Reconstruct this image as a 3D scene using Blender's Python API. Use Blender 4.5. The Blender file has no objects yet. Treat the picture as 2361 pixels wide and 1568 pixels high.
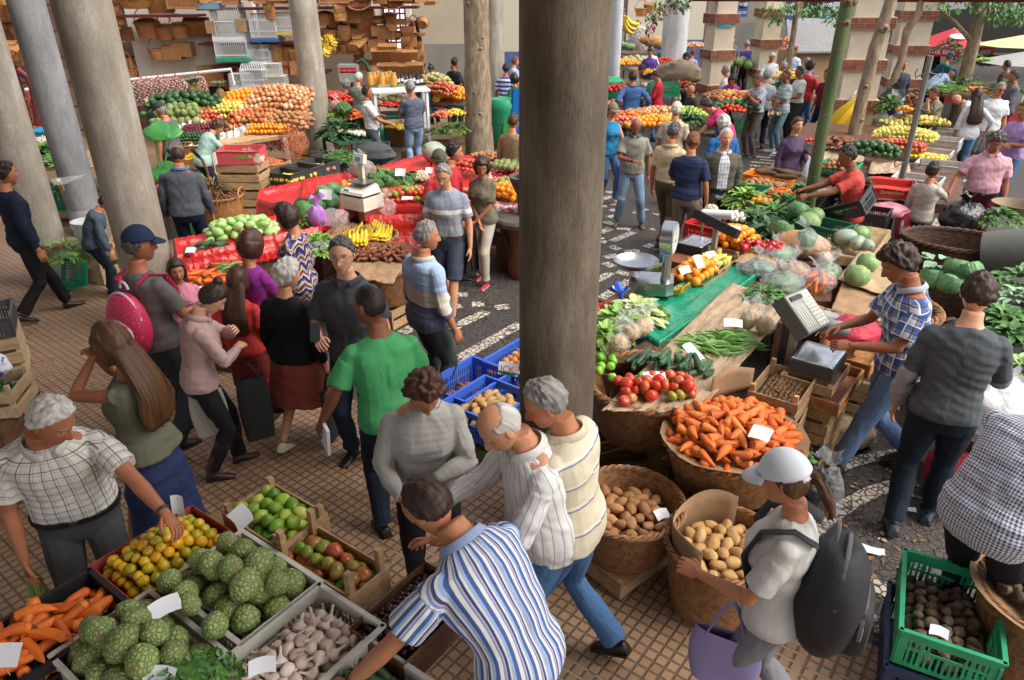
from math import sin,cos,exp,atan2,sqrt,degrees,floor,acos
rA=range;eN=enumerate
import bpy,math,random
import numpy as np
from mathutils import Vector as V,Matrix as M,Euler,noise
sc=bpy.context.scene;COL=sc.collection
R=math.radians;rnd=random.Random(11);PI=math.pi
AX=-38.0
CF,CH,TH,RO=1640.0,3.3,R(26.5),R(0.5);KW=3.3/3.7
def at(px,py,z=0.0):
 a=(px-1180.5)/CF;b=-(py-784)/CF
 a,b=a*cos(RO)+b*sin(RO),-a*sin(RO)+b*cos(RO)
 d=(a,cos(TH)+b*sin(TH),-sin(TH)+b*cos(TH));t=(z-CH)/d[2]
 return V((d[0]*t,d[1]*t,z))
def aty(px,py,Y,k=KW):
 Y=Y*k
 a=(px-1180.5)/CF;b=-(py-784)/CF
 a,b=a*cos(RO)+b*sin(RO),-a*sin(RO)+b*cos(RO)
 d=(a,cos(TH)+b*sin(TH),-sin(TH)+b*cos(TH));t=Y/d[1]
 return V((d[0]*t,Y,CH+d[2]*t))
cam=bpy.data.cameras.new('camera');co=bpy.data.objects.new('camera',cam);COL.objects.link(co)
cam.sensor_width=36;cam.lens=CF/2361*36;cam.clip_end=600;cam.clip_start=.1
co.matrix_world=M.Translation((0,0,CH))@M.Rotation(R(90)-TH,4,'X')@M.Rotation(-RO,4,'Z')
sc.camera=co
MATS={}
def nd(t,typ,**k):
 n=t.nodes.new(typ)
 for a,b in k.items():
  if a in n.inputs:n.inputs[a].default_value=b
  else:setattr(n,a,b)
 return n
def rgba(c):return(c[0],c[1],c[2],1)
def hexc(h):
 h=h.lstrip('#');f=lambda x:((x+.055)/1.055)**2.4 if x>.04045 else x/12.92
 return tuple(f(int(h[i:i+2],16)/255)for i in(0,2,4))
def C(c):return hexc(c)if isinstance(c,str)else tuple(c)
def nM(name):
 m=bpy.data.materials.new(name);m.use_nodes=True;t=m.node_tree
 return m,t,t.nodes['Principled BSDF']
def ramp(t,stops,iP='LINEAR'):
 r=t.nodes.new('ShaderNodeValToRGB');e=r.color_ramp;e.interpolation=iP
 while len(e.elements)<len(stops):e.elements.new(.5)
 for el,(p,c)in zip(e.elements,stops):el.position=p;el.color=rgba(c)
 return r
def mC(t,a,b,f,mode='MIX'):
 m=t.nodes.new('ShaderNodeMix');m.data_type='RGBA';m.blend_type=mode
 for i,x in((6,a),(7,b),(0,f)):
  if hasattr(x,'is_linked'):t.links.new(x,m.inputs[i])
  else:m.inputs[i].default_value=x if i==0 else rgba(x)
 return m.outputs[2]
def mM(t,op,a,b=None,c=None):
 m=t.nodes.new('ShaderNodeMath');m.operation=op
 for i,x in eN((a,b,c)):
  if x is None:continue
  if hasattr(x,'is_linked'):t.links.new(x,m.inputs[i])
  else:m.inputs[i].default_value=x
 return m.outputs[0]
def mat(name,c,rough=.6,c2=None,scale=12,bump=0,bZ=80,rand=0,metal=0,pal=None,detail=4,sT=(1,1,1),spec=.5,sub=0,coat=0,trans=0,alpha=1,lo=.38,hi=.62,bD=.01,emit=0,huev=0):
 if name in MATS:return MATS[name]
 m,t,p=nM(name);L=t.links
 tc=nd(t,'ShaderNodeTexCoord');mp=nd(t,'ShaderNodeMapping');mp.inputs['Scale'].default_value=sT
 L.new(tc.outputs['Object'],mp.inputs[0])
 c=C(c);outc=None
 if rand or pal:
  oi=nd(t,'ShaderNodeObjectInfo');ge=nd(t,'ShaderNodeNewGeometry')
  rv=mM(t,'FRACT',mM(t,'ADD',oi.outputs['Random'],mM(t,'MULTIPLY',ge.outputs['Random Per Island'],7.31)))
 if pal:
  r=ramp(t,[((i+.0)/max(len(pal)-1,1),C(x))for i,x in eN(pal)]);L.new(rv,r.inputs[0]);outc=r.outputs[0]
 if c2 is not None:
  n=nd(t,'ShaderNodeTexNoise',Scale=scale,Detail=detail);L.new(mp.outputs[0],n.inputs['Vector'])
  r=nd(t,'ShaderNodeMapRange');r.inputs[1].default_value=lo;r.inputs[2].default_value=hi;L.new(n.outputs[0],r.inputs[0])
  outc=mC(t,outc if outc is not None else c,C(c2),r.outputs[0])
 if rand:
  h=nd(t,'ShaderNodeHueSaturation');L.new(mM(t,'MULTIPLY_ADD',rv,2*rand,1-rand),h.inputs['Value'])
  if huev:L.new(mM(t,'MULTIPLY_ADD',mM(t,'FRACT',mM(t,'MULTIPLY',rv,13.7)),2*huev,.5-huev),h.inputs['Hue'])
  if outc is not None:L.new(outc,h.inputs['Color'])
  else:h.inputs['Color'].default_value=rgba(c)
  outc=h.outputs[0]
 if outc is not None:L.new(outc,p.inputs['Base Color'])
 else:p.inputs['Base Color'].default_value=rgba(c)
 p.inputs['Roughness'].default_value=rough;p.inputs['Metallic'].default_value=metal
 p.inputs['Specular IOR Level'].default_value=spec
 if sub:p.inputs['Subsurface Weight'].default_value=sub;p.inputs['Subsurface Radius'].default_value=(.02,.008,.004)
 if coat:p.inputs['Coat Weight'].default_value=coat;p.inputs['Coat Roughness'].default_value=.2
 if trans:p.inputs['Transmission Weight'].default_value=trans;p.inputs['IOR'].default_value=1.1
 if alpha<1:p.inputs['Alpha'].default_value=alpha
 if emit:p.inputs['Emission Color'].default_value=rgba(c);p.inputs['Emission Strength'].default_value=emit
 if bump:
  n=nd(t,'ShaderNodeTexNoise',Scale=bZ,Detail=5);L.new(mp.outputs[0],n.inputs['Vector'])
  b=nd(t,'ShaderNodeBump',Strength=bump,Distance=bD);L.new(n.outputs[0],b.inputs['Height']);L.new(b.outputs[0],p.inputs['Normal'])
 MATS[name]=m;return m
class MB:
 def __init__(s):s.v=[];s.f=[];s.m=[];s.n=0
 def add(s,v,f,mi=0,X=None):
  v=np.asarray(v,float).reshape(-1,3)
  if X is not None:
   A=np.array(X);v=v@A[:3,:3].T+A[:3,3]
  s.v.append(v);s.f+=[tuple(i+s.n for i in q)for q in f];s.m+=[mi]*len(f);s.n+=len(v);return s
 def box(s,c,d,rz=0,mi=0,X=None,rx=0,ry=0):
  h=np.array(d)/2;v=np.array([(x,y,z)for z in(-1,1)for y in(-1,1)for x in(-1,1)])*h
  if rz or rx or ry:v=v@np.array(Euler((R(rx),R(ry),R(rz))).to_matrix()).T
  return s.add(v+np.array(c),[(0,2,3,1),(4,5,7,6),(0,1,5,4),(2,6,7,3),(0,4,6,2),(1,3,7,5)],mi,X)
 def tube(s,pts,r,n=8,mi=0,X=None,closed=False,ry=None,up=None):
  pts=[V(p)for p in pts];k=len(pts);rs=r if hasattr(r,'__len__')else[r]*k
  rys=ry if hasattr(ry,'__len__')else([ry]*k if ry else rs)
  vs=[];prev=None
  for i,p in eN(pts):
   d=(pts[(i+1)%k]if closed or i<k-1 else p)-(pts[i-1]if closed or i>0 else p);d.normalize()
   if prev is None:
    a=V(up)if up else(V((0,0,1))if abs(d.z)<.9 else V((1,0,0)))
   else:a=prev
   b=d.cross(a)
   if b.length<1e-6:b=d.cross(V((.3,.9,.1)))
   b.normalize();a=b.cross(d);prev=a
   for j in rA(n):
    t=2*PI*j/n;vs.append(p+b*(cos(t)*rs[i])+a*(sin(t)*rys[i]))
  fs=[];kk=k if closed else k-1
  for i in rA(kk):
   for j in rA(n):
    a0=i*n+j;b0=i*n+(j+1)%n;c0=((i+1)%k)*n+(j+1)%n;d0=((i+1)%k)*n+j
    fs.append((a0,b0,c0,d0))
  if not closed:fs.append(tuple(rA(n-1,-1,-1)));fs.append(tuple(rA((k-1)*n,k*n)))
  return s.add(vs,fs,mi,X)
 def lathe(s,prof,n=24,mi=0,X=None,fn=None,sx=1,sy=1):
  vs=[];fs=[];k=len(prof)
  for i,(r,z)in eN(prof):
   for j in rA(n):
    t=2*PI*j/n;q=r*(fn(t,i,z)if fn else 1);vs.append((q*cos(t)*sx,q*sin(t)*sy,z))
  for i in rA(k-1):
   for j in rA(n):
    fs.append((i*n+j,i*n+(j+1)%n,(i+1)*n+(j+1)%n,(i+1)*n+j))
  if prof[0][0]>1e-4:fs.append(tuple(rA(n-1,-1,-1)))
  if prof[-1][0]>1e-4:fs.append(tuple(rA((k-1)*n,k*n)))
  return s.add(vs,fs,mi,X)
 def grid(s,nu,nv,fn,mi=0,X=None,wrap=False):
  vs=[fn(i/nu,j/nv)for i in rA(nu+(0 if wrap else 1))for j in rA(nv+1)];fs=[];w=nv+1;K=nu
  for i in rA(nu):
   for j in rA(nv):
    i2=(i+1)%nu if wrap else i+1
    fs.append((i*w+j,i2*w+j,i2*w+j+1,i*w+j+1))
  return s.add(vs,fs,mi,X)
 def ball(s,c,r,nu=12,nv=8,mi=0,X=None,fn=None,rot=None):
  r=r if hasattr(r,'__len__')else(r,r,r);vs=[];fs=[]
  for i in rA(nv+1):
   ph=PI*i/nv
   for j in rA(nu):
    t=2*PI*j/nu;d=V((sin(ph)*cos(t),sin(ph)*sin(t),-cos(ph)))
    q=fn(d)if fn else 1;p=V((d.x*r[0]*q,d.y*r[1]*q,d.z*r[2]*q))
    if rot:p=rot@p
    vs.append(p+V(c))
  for i in rA(nv):
   for j in rA(nu):fs.append((i*nu+j,i*nu+(j+1)%nu,(i+1)*nu+(j+1)%nu,(i+1)*nu+j))
  return s.add(vs,fs,mi,X)
 def poly(s,pts,mi=0,X=None):return s.add(pts,[tuple(rA(len(pts)))],mi,X)
 def mesh(s,name,mats,sM=True,ang=42):
  me=bpy.data.meshes.new(name);v=np.concatenate(s.v)if s.v else np.zeros((0,3))
  me.from_pydata(v.tolist(),[],s.f)
  for m in(mats if isinstance(mats,(list,tuple))else[mats]):me.materials.append(m)
  if any(s.m):me.polygons.foreach_set('material_index',s.m)
  if sM:me.shade_smooth();me.set_sharp_from_angle(angle=R(ang))
  me.update();return me
 def build(s,name,mats,parent=None,loc=None,rz=None,sM=True,ang=42):
  return ob(name,s.mesh(name,mats,sM,ang),parent,loc,rz)
def ob(name,me,parent=None,loc=None,rz=None):
 o=bpy.data.objects.new(name,me);COL.objects.link(o)
 if parent:o.parent=parent
 if loc is not None:o.location=loc
 if rz:o.rotation_euler=(0,0,R(rz))
 return o
def tag(o,lB=None,cat=None,group=None,kind=None):
 if lB:o['label']=lB
 if cat:o['category']=cat
 if group:o['group']=group
 if kind:o['kind']=kind
 return o
def T(name,lB,cat,loc=(0,0,0),rz=0,group=None):
 return tag(ob(name,None,None,loc,rz),lB,cat,group)
def sU(o):o['kind']='structure';return o
KIDS={}
def dup(r,loc,rz=0,lB=None,group=None,scale=None,rot=None):
 def cp(o,par):
  c=o.copy();COL.objects.link(c);c.parent=par
  for ch in o.children:cp(ch,c)
  return c
 c=cp(r,None);c.location=loc;c.rotation_euler=rot if rot else(0,0,R(rz))
 if scale:c.scale=scale if hasattr(scale,'__len__')else(scale,)*3
 if lB:c['label']=lB
 if group:c['group']=group
 return c
PROTO={}
def pL(key,maker,loc,rz=0,lB=None,group=None,scale=None,rot=None):
 if key not in PROTO:
  o=maker();PROTO[key]=o;o.location=loc;o.rotation_euler=rot if rot else(0,0,R(rz))
  if scale:o.scale=scale if hasattr(scale,'__len__')else(scale,)*3
  o['label']=lB
  if group:o['group']=group
  return o
 c=dup(PROTO[key],loc,rz,lB,group,scale or 1,rot)
 if not group and 'group' in c:del c['group']
 return c
def loc2(o,x,y,z=0):
 a=o.rotation_euler.z;return V((o.location.x+x*cos(a)-y*sin(a),o.location.y+x*sin(a)+y*cos(a),o.location.z+z))
def fbm(p,s=1.0):return noise.fractal(V(p)*s,1,2,4)
wood=mat('crate_wood',(.46,.30,.16),.75,(.33,.20,.10),6,.25,60,rand=.22,sT=(1,6,6))
wood2=mat('pale_wood',(.55,.40,.24),.75,(.40,.27,.15),5,.25,50,rand=.15,sT=(6,1,6))
dW=mat('dark_wood',(.16,.075,.04),.6,(.09,.04,.025),5,.2,50,sT=(6,1,6))
wick=mat('wicker',(.36,.17,.07),.55,(.20,.09,.035),30,.5,150,rand=.12)
wickd=mat('dark_wicker',(.12,.06,.03),.6,(.06,.03,.018),30,.5,150,rand=.1)
wL=mat('bright_wicker',(.50,.23,.085),.5,(.33,.135,.045),30,.4,150,rand=.2,huev=.012)
card=mat('cardboard',(.36,.22,.12),.85,(.29,.17,.09),7,.15,30)
kR=mat('brown_paper',(.42,.31,.20),.9,(.34,.24,.15),9,.5,14,bD=.03)
paper=mat('white_paper',(.78,.80,.84),.7,bump=.1,bZ=20)
wP=mat('white_plastic',(.62,.60,.54),.45,(.52,.50,.44),14,rand=.05)
redp=mat('red_sheet',(.60,.022,.018),.24,(.48,.014,.012),5,.55,22,bD=.025,spec=.6)
greenp=mat('green_sheet',(.012,.30,.17),.2,(.008,.22,.125),5,.5,22,bD=.03,spec=.6)
bL=mat('black_plastic',(.018,.018,.022),.4,bump=.1,bZ=30)
sL=mat('brushed_steel',(.55,.56,.58),.28,(.45,.46,.48),40,metal=1,sT=(1,1,12))
dgrey=mat('dark_grey_metal',(.06,.06,.065),.5)
cE=mat('clear_bag',(.80,.83,.86),.12,alpha=.2,bump=.9,bZ=20,bD=.04,spec=1.0)
gbag=mat('black_bag',(.012,.012,.016),.22,bump=.9,bZ=10,bD=.05,spec=.7)
bluec=mat('blue_crate_plastic',(.05,.14,.62),.4,rand=.06)
gC=mat('green_crate_plastic',(.03,.36,.17),.4,(.025,.29,.14),9)
tC=mat('teal_crate_plastic',(.02,.30,.18),.45,(.015,.23,.14),9)
dgreenc=mat('dark_green_crate_plastic',(.012,.11,.06),.45)
redc=mat('red_crate_plastic',(.55,.03,.02),.4)
orangec=mat('orange_crate_plastic',(.75,.24,.02),.4)
lM=mat('leaf_green',(.055,.16,.03),.5,(.11,.25,.05),9,.3,40,rand=.25,huev=.02)
lD=mat('leaf_dark',(.025,.085,.028),.45,(.06,.15,.045),9,.4,30,rand=.2)
lL=mat('leaf_light',(.30,.46,.10),.5,(.20,.36,.07),9,.4,30,rand=.15)
def pm(name,pal,rough=.4,c2=None,**k):return mat(name,pal[0],rough,c2,pal=pal,**k)
stemm=mat('stem',(.16,.15,.05),.7);rootm=mat('root_end',(.10,.07,.03),.9)
def custard_mat():
 m,t,p=nM('custard_skin');L=t.links
 tc=nd(t,'ShaderNodeTexCoord');v=nd(t,'ShaderNodeTexVoronoi',Scale=52);v.feature='DISTANCE_TO_EDGE';L.new(tc.outputs['Object'],v.inputs['Vector'])
 r=ramp(t,[(0,(.075,.10,.03)),(.09,(.22,.29,.085)),(.45,(.36,.43,.16))]);L.new(v.outputs[0],r.inputs[0])
 n=nd(t,'ShaderNodeTexNoise',Scale=9);L.new(tc.outputs['Object'],n.inputs['Vector'])
 rr=nd(t,'ShaderNodeMapRange');rr.inputs[1].default_value=.58;rr.inputs[2].default_value=.75;L.new(n.outputs[0],rr.inputs[0])
 oi=nd(t,'ShaderNodeObjectInfo');h=nd(t,'ShaderNodeHueSaturation');L.new(mM(t,'MULTIPLY_ADD',oi.outputs['Random'],.45,.78),h.inputs['Value'])
 L.new(mC(t,r.outputs[0],(.22,.15,.06),rr.outputs[0]),h.inputs['Color']);L.new(h.outputs[0],p.inputs['Base Color'])
 b=nd(t,'ShaderNodeBump',Strength=.9,Distance=.012);L.new(v.outputs[0],b.inputs['Height']);L.new(b.outputs[0],p.inputs['Normal'])
 p.inputs['Roughness'].default_value=.55;return m
PM={'carrot':pm('carrot_skin',['#dd6a20','#e8792a','#c95a1a','#ea8436'],.5,None,bump=.35,bZ=60,sT=(3,1,1)),'stubby_carrot':pm('stubby_carrot_skin',['#d8671e','#e0752c','#c45a1c','#e58440'],.5,None,bump=.5,bZ=60,sT=(4,1,1)),'tomato':pm('tomato_skin',['#c8281c','#d8402a','#b03a22','#d2553a','#b06a30','#a88a3c','#5fa028'],.22,None),'red_tomato':pm('red_tomato_skin',['#c8221c','#d23a22','#a83020'],.22),'green_tomato':pm('green_tomato_skin',['#6fae28','#8cc040','#5c9a24'],.22),'ripening_tomato':pm('ripening_tomato_skin',['#6a8a2a','#8f8a3c','#a06a34','#b0432c','#5f9a2a','#8a5a34'],.25,(.42,.10,.06),scale=9,lo=.55,hi=.75),'potato':pm('potato_skin',['#a87850','#96683f','#b5845a','#8d6140'],.8,(.22,.12,.06),scale=14,bump=.3,bZ=70,lo=.5,hi=.8),'pale_potato':pm('pale_potato_skin',['#c09a64','#b58a55','#cda873'],.75,(.30,.18,.08),scale=14,bump=.3,bZ=70,lo=.5,hi=.85),'earthy_tuber':pm('tuber_skin',['#76624e','#5f4c3c','#85735f','#6d5844'],.9,(.06,.035,.02),scale=12,bump=.5,bZ=70),'sweet_potato':pm('sweet_skin',['#9a5a3e','#8a4c34','#a86a48'],.8,(.16,.06,.03),scale=14,bump=.4,bZ=60),'orange':pm('orange_skin',['#f0921a','#f5a022','#ee8410'],.4,None,bump=.2,bZ=140),'lemon':pm('lemon_skin',['#e8c83c','#f0d450','#d8ba34'],.4,None,bump=.2,bZ=120),'tangerine':pm('tangerine_skin',['#e8a81c','#e0b824','#b8b024','#7f9c1e','#eaa018','#d8b428','#9aa822'],.3,(.55,.30,.02),scale=11,bump=.15,bZ=150,lo=.45,hi=.75),'guava':pm('guava_skin',['#8fb034','#a8bc44','#5f8f2c','#c0c254','#7aa432','#4f7f26'],.4,(.35,.30,.06),scale=13,bump=.3,bZ=60,lo=.55,hi=.8),'custard_apple':custard_mat(),'garlic_bulb':pm('garlic_skin',['#d8c8ba','#c8b0a2','#e0d4c6','#c0a090'],.6,(.50,.30,.28),scale=18,lo=.5,hi=.75),'onion':pm('onion_skin',['#cc8a50','#c07440','#dca878','#e6c8a8','#b86434'],.3,(.42,.16,.06),scale=12,sT=(3,3,.5),lo=.45,hi=.7),'walnut':pm('nut_skin',['#8a6848','#7a5a3c','#96744f'],.85,(.14,.08,.04),scale=40,bump=.6,bZ=90),'chestnut':pm('chestnut_skin',['#3a1d14','#4a2618','#2c1610','#5a3020'],.3),'cabbage':mat('cabbage_leaf',(.24,.36,.13),.5,(.14,.26,.09),8,.6,14,rand=.2,bD=.02),'dark_cabbage':mat('dark_cabbage_leaf',(.07,.18,.07),.5,(.12,.26,.10),8,.6,14,rand=.2,bD=.02),'cucumber':pm('cucumber_skin',['#2f5236','#26462c','#3d6340','#35583a'],.35,(.09,.16,.06),scale=14,bump=.3,bZ=70,lo=.55,hi=.8,sT=(1,4,4)),'bell_pepper':pm('pepper_skin',['#b01018','#c41c1c','#98101a'],.15),'banana':pm('banana_skin',['#e8c22c','#dcb428','#f0ce48'],.45,(.14,.09,.03),scale=26,lo=.62,hi=.75),'apple':pm('apple_skin',['#b8282a','#c8443a','#d87a4a','#a01c24'],.3,(.60,.40,.14),scale=10,lo=.5,hi=.8),'pear':pm('pear_skin',['#d8c860','#c8bc54','#e0d27a'],.4,(.40,.30,.10),scale=14,lo=.55,hi=.85),'avocado':pm('avocado_skin',['#2c5224','#24461e','#3a6430'],.4,None,bump=.5,bZ=60),'mango':pm('mango_skin',['#c86a38','#b84c34','#d8944a','#9a6a34'],.35,(.12,.25,.05),scale=8,lo=.45,hi=.7),'chayote':pm('chayote_skin',['#a4c878','#90b864','#b4d48c'],.45,None,bump=.3,bZ=30),'melon':pm('melon_skin',['#c8b67a','#b8a868','#8fa060'],.7,(.30,.34,.16),scale=20,bump=.3,bZ=40),'squash':pm('squash_skin',['#8f9c8c','#7f8f80','#9aa392'],.5,(.30,.36,.26),scale=14,bump=.3,bZ=14),'pumpkin':mat('pumpkin_skin',(.52,.24,.08),.5,(.42,.22,.10),6,.2,20),'plum':pm('plum_skin',['#6a1c30','#7a2a34','#50182a'],.3),'broccoli':mat('broccoli_head',(.05,.12,.035),.8,(.09,.19,.05),30,.8,120,rand=.15,bD=.01),'cauliflower':mat('cauliflower_head',(.70,.64,.46),.8,(.58,.50,.32),30,.8,90,bD=.01),'green_bean':pm('bean_skin',['#7fae5a','#6f9e4e','#94bc6c','#669448'],.5),'shallot':pm('shallot_skin',['#c06a40','#b05a38','#d08456'],.35),'radish':pm('radish_skin',['#e8e0d0','#d8d0bc'],.5),'cassava':pm('cassava_skin',['#6e4a30','#7c563a','#5e3e28'],.9,(.10,.06,.03),scale=14,bump=.6,bZ=40),}
def nz(amp,fr,seed):return lambda d:1+amp*noise.noise(d*fr+V((seed*3.1,seed*1.7,seed)))
def lobed(n,a,flat=.0):return lambda d:1+a*cos(n*atan2(d.y,d.x))*(1-d.z*d.z)
def mk_produce(kind,s):
 b=MB();g=random.Random(hash(kind)%999+s*17);mats=[PM[kind],stemm,rootm,lM]
 if kind in('carrot','stubby_carrot'):
  l=g.uniform(.13,.20);r=g.uniform(.019,.026)
  if kind!='carrot':l=g.uniform(.11,.16);r=g.uniform(.025,.034)
  be=g.uniform(-.02,.02);k=11;pts=[];rs=[]
  for i in rA(k):
   u=i/(k-1);pts.append((l*(u-.5),be*sin(PI*u),0));rs.append(max(.002,r*(min(1,u*9+.35))*(1-.15*u-.75*u**3)*(1+.05*g.uniform(-1,1))))
  b.tube(pts,rs,10);b.tube([(-l/2+.002,0,0),(-l/2-.010,0,0)],[r*.42,r*.25],7,2)
 elif kind in('tomato','red_tomato','green_tomato','ripening_tomato'):
  r=g.uniform(.033,.043);lb=g.choice([0,0,.03,.05]);fl=g.uniform(.78,.95)
  f=lambda d:(1+lb*cos(5*atan2(d.y,d.x))*(1-d.z*d.z))*(1-.18*max(0,d.z-.75)*4)
  b.ball((0,0,0),(r,r,r*fl),16,10,0,fn=f);b.ball((0,0,r*fl*.80),(.008,.008,.003),6,3,1)
 elif kind in('potato','pale_potato'):b.ball((0,0,0),(g.uniform(.045,.062),.034,.030),14,9,0,fn=nz(.16,1.6,s))
 elif kind=='earthy_tuber':b.ball((0,0,0),(.036,.030,.028),10,8,0,fn=nz(.25,2.2,s))
 elif kind in('sweet_potato','cassava'):
  l=.1 if kind=='sweet_potato' else .17
  b.ball((0,0,0),(l,.036,.034),14,9,0,fn=nz(.22,1.8,s))
 elif kind in('orange',):b.ball((0,0,0),.040*g.uniform(.92,1.08),14,10);b.ball((0,0,.0385),(.004,.004,.0025),5,3,1)
 elif kind=='tangerine':b.ball((0,0,0),(.026,.026,.023),12,8,0,fn=nz(.05,2,s));b.ball((0,0,.0225),(.003,.003,.003),5,3,1)
 elif kind in('lemon','guava'):
  r=.030 if kind=='lemon' else .033
  b.ball((0,0,0),(r,r,r*1.25),12,10,0,fn=lambda d:1+.22*max(0,abs(d.z)-.86)*4+.06*noise.noise(d*2+V((s,0,0))));b.ball((0,0,r*1.3),(.004,.004,.004),5,3,1)
 elif kind=='custard_apple':
  b.ball((0,0,0),(.056,.053,.066*g.uniform(.9,1.1)),20,14,0,fn=lambda d:(1+.10*noise.noise(d*1.5+V((s*5,0,0))))*(1-.10*max(0,-d.z))*(1+.02*noise.cell(d*6)))
 elif kind=='garlic_bulb':
  f=lambda t,i,z:1+.10*abs(sin(t*4.5+s))*(1 if z<.02 else .4)
  b.lathe([(0,-.018),(.014,-.018),(.026,-.008),(.027,.002),(.020,.014),(.010,.022),(.0055,.032),(.005,.05+.012*s%.02),(0,.06)],14,0,fn=f);b.ball((0,0,-.018),(.009,.009,.004),7,3,2)
 elif kind in('onion','shallot'):
  r=.037 if kind=='onion' else .02
  b.lathe([(0,-r*.95),(r*.5,-r*.88),(r*.95,-r*.35),(r,.1*r),(r*.8,.55*r),(r*.4,.9*r),(r*.14,1.12*r),(r*.1,1.5*r),(0,1.55*r)],14,0,fn=lambda t,i,z:1+.03*cos(3*t+s))
 elif kind in('walnut','chestnut'):
  b.ball((0,0,0),(.016,.015,.014)if kind=='walnut' else(.015,.014,.011),8,6,0,fn=nz(.18,3,s))
 elif kind in('cabbage','dark_cabbage'):
  r=.095;b.ball((0,0,0),(r,r,r*.92),18,12,0,fn=lambda d:1+.05*noise.noise(d*3+V((s,1,0))))
  for k in rA(8 if kind=='dark_cabbage' else 5):
   a=k*2.4+s;ext=1.35 if kind=='dark_cabbage' else 1.07
   def lf(u,v,a=a,ext=ext):
    th=a+(u-.5)*1.9;q=PI*(.03+.72*v);rr=r*(1.03+(ext-1.03)*v*v)*(1+.05*sin(9*u*v*3+a))
    return(rr*sin(q)*cos(th),rr*sin(q)*sin(th),-rr*cos(q)*.92)
   b.grid(8,7,lf)
 elif kind=='cucumber':
  l=g.uniform(.15,.2);be=g.uniform(-.02,.02);pts=[];rs=[]
  for i in rA(9):u=i/8;pts.append((l*(u-.5),be*sin(PI*u),0));rs.append(.026*max(.25,sin(PI*(.08+.84*u))**.45))
  b.tube(pts,rs,10)
 elif kind=='bell_pepper':
  b.ball((0,0,0),(.042,.042,.046),16,10,0,fn=lambda d:(1+.10*cos(4*atan2(d.y,d.x)+s)*(1-d.z*d.z))*(1-.3*max(0,d.z-.7)))
  b.tube([(0,0,.032),(.003,0,.05),(.012,0,.062)],[.012,.005,.006],6,3)
 elif kind=='banana':
  pts=[(.10*sin(a),0,.10*(1-cos(a))-.02)for a in np.linspace(-.85,.85,9)]
  b.tube(pts,[.005,.012,.0165,.0175,.0175,.0175,.0165,.012,.006],7);b.tube([pts[-1],(pts[-1][0]+.012,0,pts[-1][2]+.012)],[.005,.004],5,2)
 elif kind in('apple','plum'):
  r=.036 if kind=='apple' else .024
  b.ball((0,0,0),(r,r,r*.92),12,9,0,fn=lambda d:1-.22*max(0,abs(d.z)-.8)*2);b.tube([(0,0,r*.7),(.002,0,r*1.15)],.002,4,1)
 elif kind=='pear':b.lathe([(0,-.035),(.02,-.034),(.034,-.018),(.035,-.002),(.027,.018),(.017,.036),(.009,.046),(0,.049)],12);b.tube([(0,0,.046),(.004,0,.062)],.002,4,1)
 elif kind in('avocado','mango'):b.ball((0,0,0),(.055,.042,.042),12,9,0,fn=nz(.10,1.5,s))
 elif kind=='chayote':b.ball((0,0,0),(.066,.046,.040),14,9,0,fn=lambda d:(1+.05*cos(5*atan2(d.z,d.y)))*(1-.12*d.x))
 elif kind=='melon':b.ball((0,0,0),(.085,.072,.07),14,10)
 elif kind=='squash':b.ball((0,0,0),(.15,.11,.105),18,12,0,fn=lambda d:(1+.03*cos(8*atan2(d.z,d.y)))*(1-.15*d.x));b.tube([(-.145,0,0),(-.185,0,.02)],[.016,.011],6,1)
 elif kind=='pumpkin':
  b.ball((0,0,0),(.27,.17,.14),44,16,0,fn=lambda d:1+.045*abs(sin(7*atan2(d.z,d.y)))+.0*d.x);b.tube([(.25,0,.02),(.31,0,.05)],[.025,.016],7,1)
 elif kind in('broccoli','cauliflower'):
  for k in rA(26):
   ph=acos(1-(k+.5)/26*1.0);th=k*2.4;d=V((sin(ph)*cos(th),sin(ph)*sin(th),cos(ph)))
   b.ball(d*.062+V((0,0,-.01)),.026*g.uniform(.8,1.15),8,6,0,fn=nz(.35,4,k+s))
  b.ball((0,0,-.02),(.06,.06,.035),10,6);b.tube([(0,0,-.09),(0,0,-.02)],[.02,.03],8,3)
  for k in rA(5):
   a=k*1.3;b.grid(3,3,lambda u,v,a=a:((.03+.07*v)*cos(a+(u-.5)*1.1),(.03+.07*v)*sin(a+(u-.5)*1.1),-.06+.05*v),3)
 elif kind=='green_bean':
  l=g.uniform(.16,.23);be=g.uniform(.01,.04);pts=[(l*(u-.5),be*sin(PI*u),.006*sin(7*u+s))for u in np.linspace(0,1,8)]
  b.tube(pts,[.002,.007,.009,.009,.009,.008,.006,.0015],6,0,ry=[.0015,.003,.004,.004,.004,.004,.003,.001])
 elif kind=='radish':b.ball((0,0,0),(.038,.034,.03),10,8,0,fn=nz(.1,2,s));b.tube([(.03,0,0),(.07,.01,0),(.13,.0,.01)],[.006,.005,.003],5,3)
 return b.mesh(kind,mats)
PMESH={};PC={}
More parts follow.
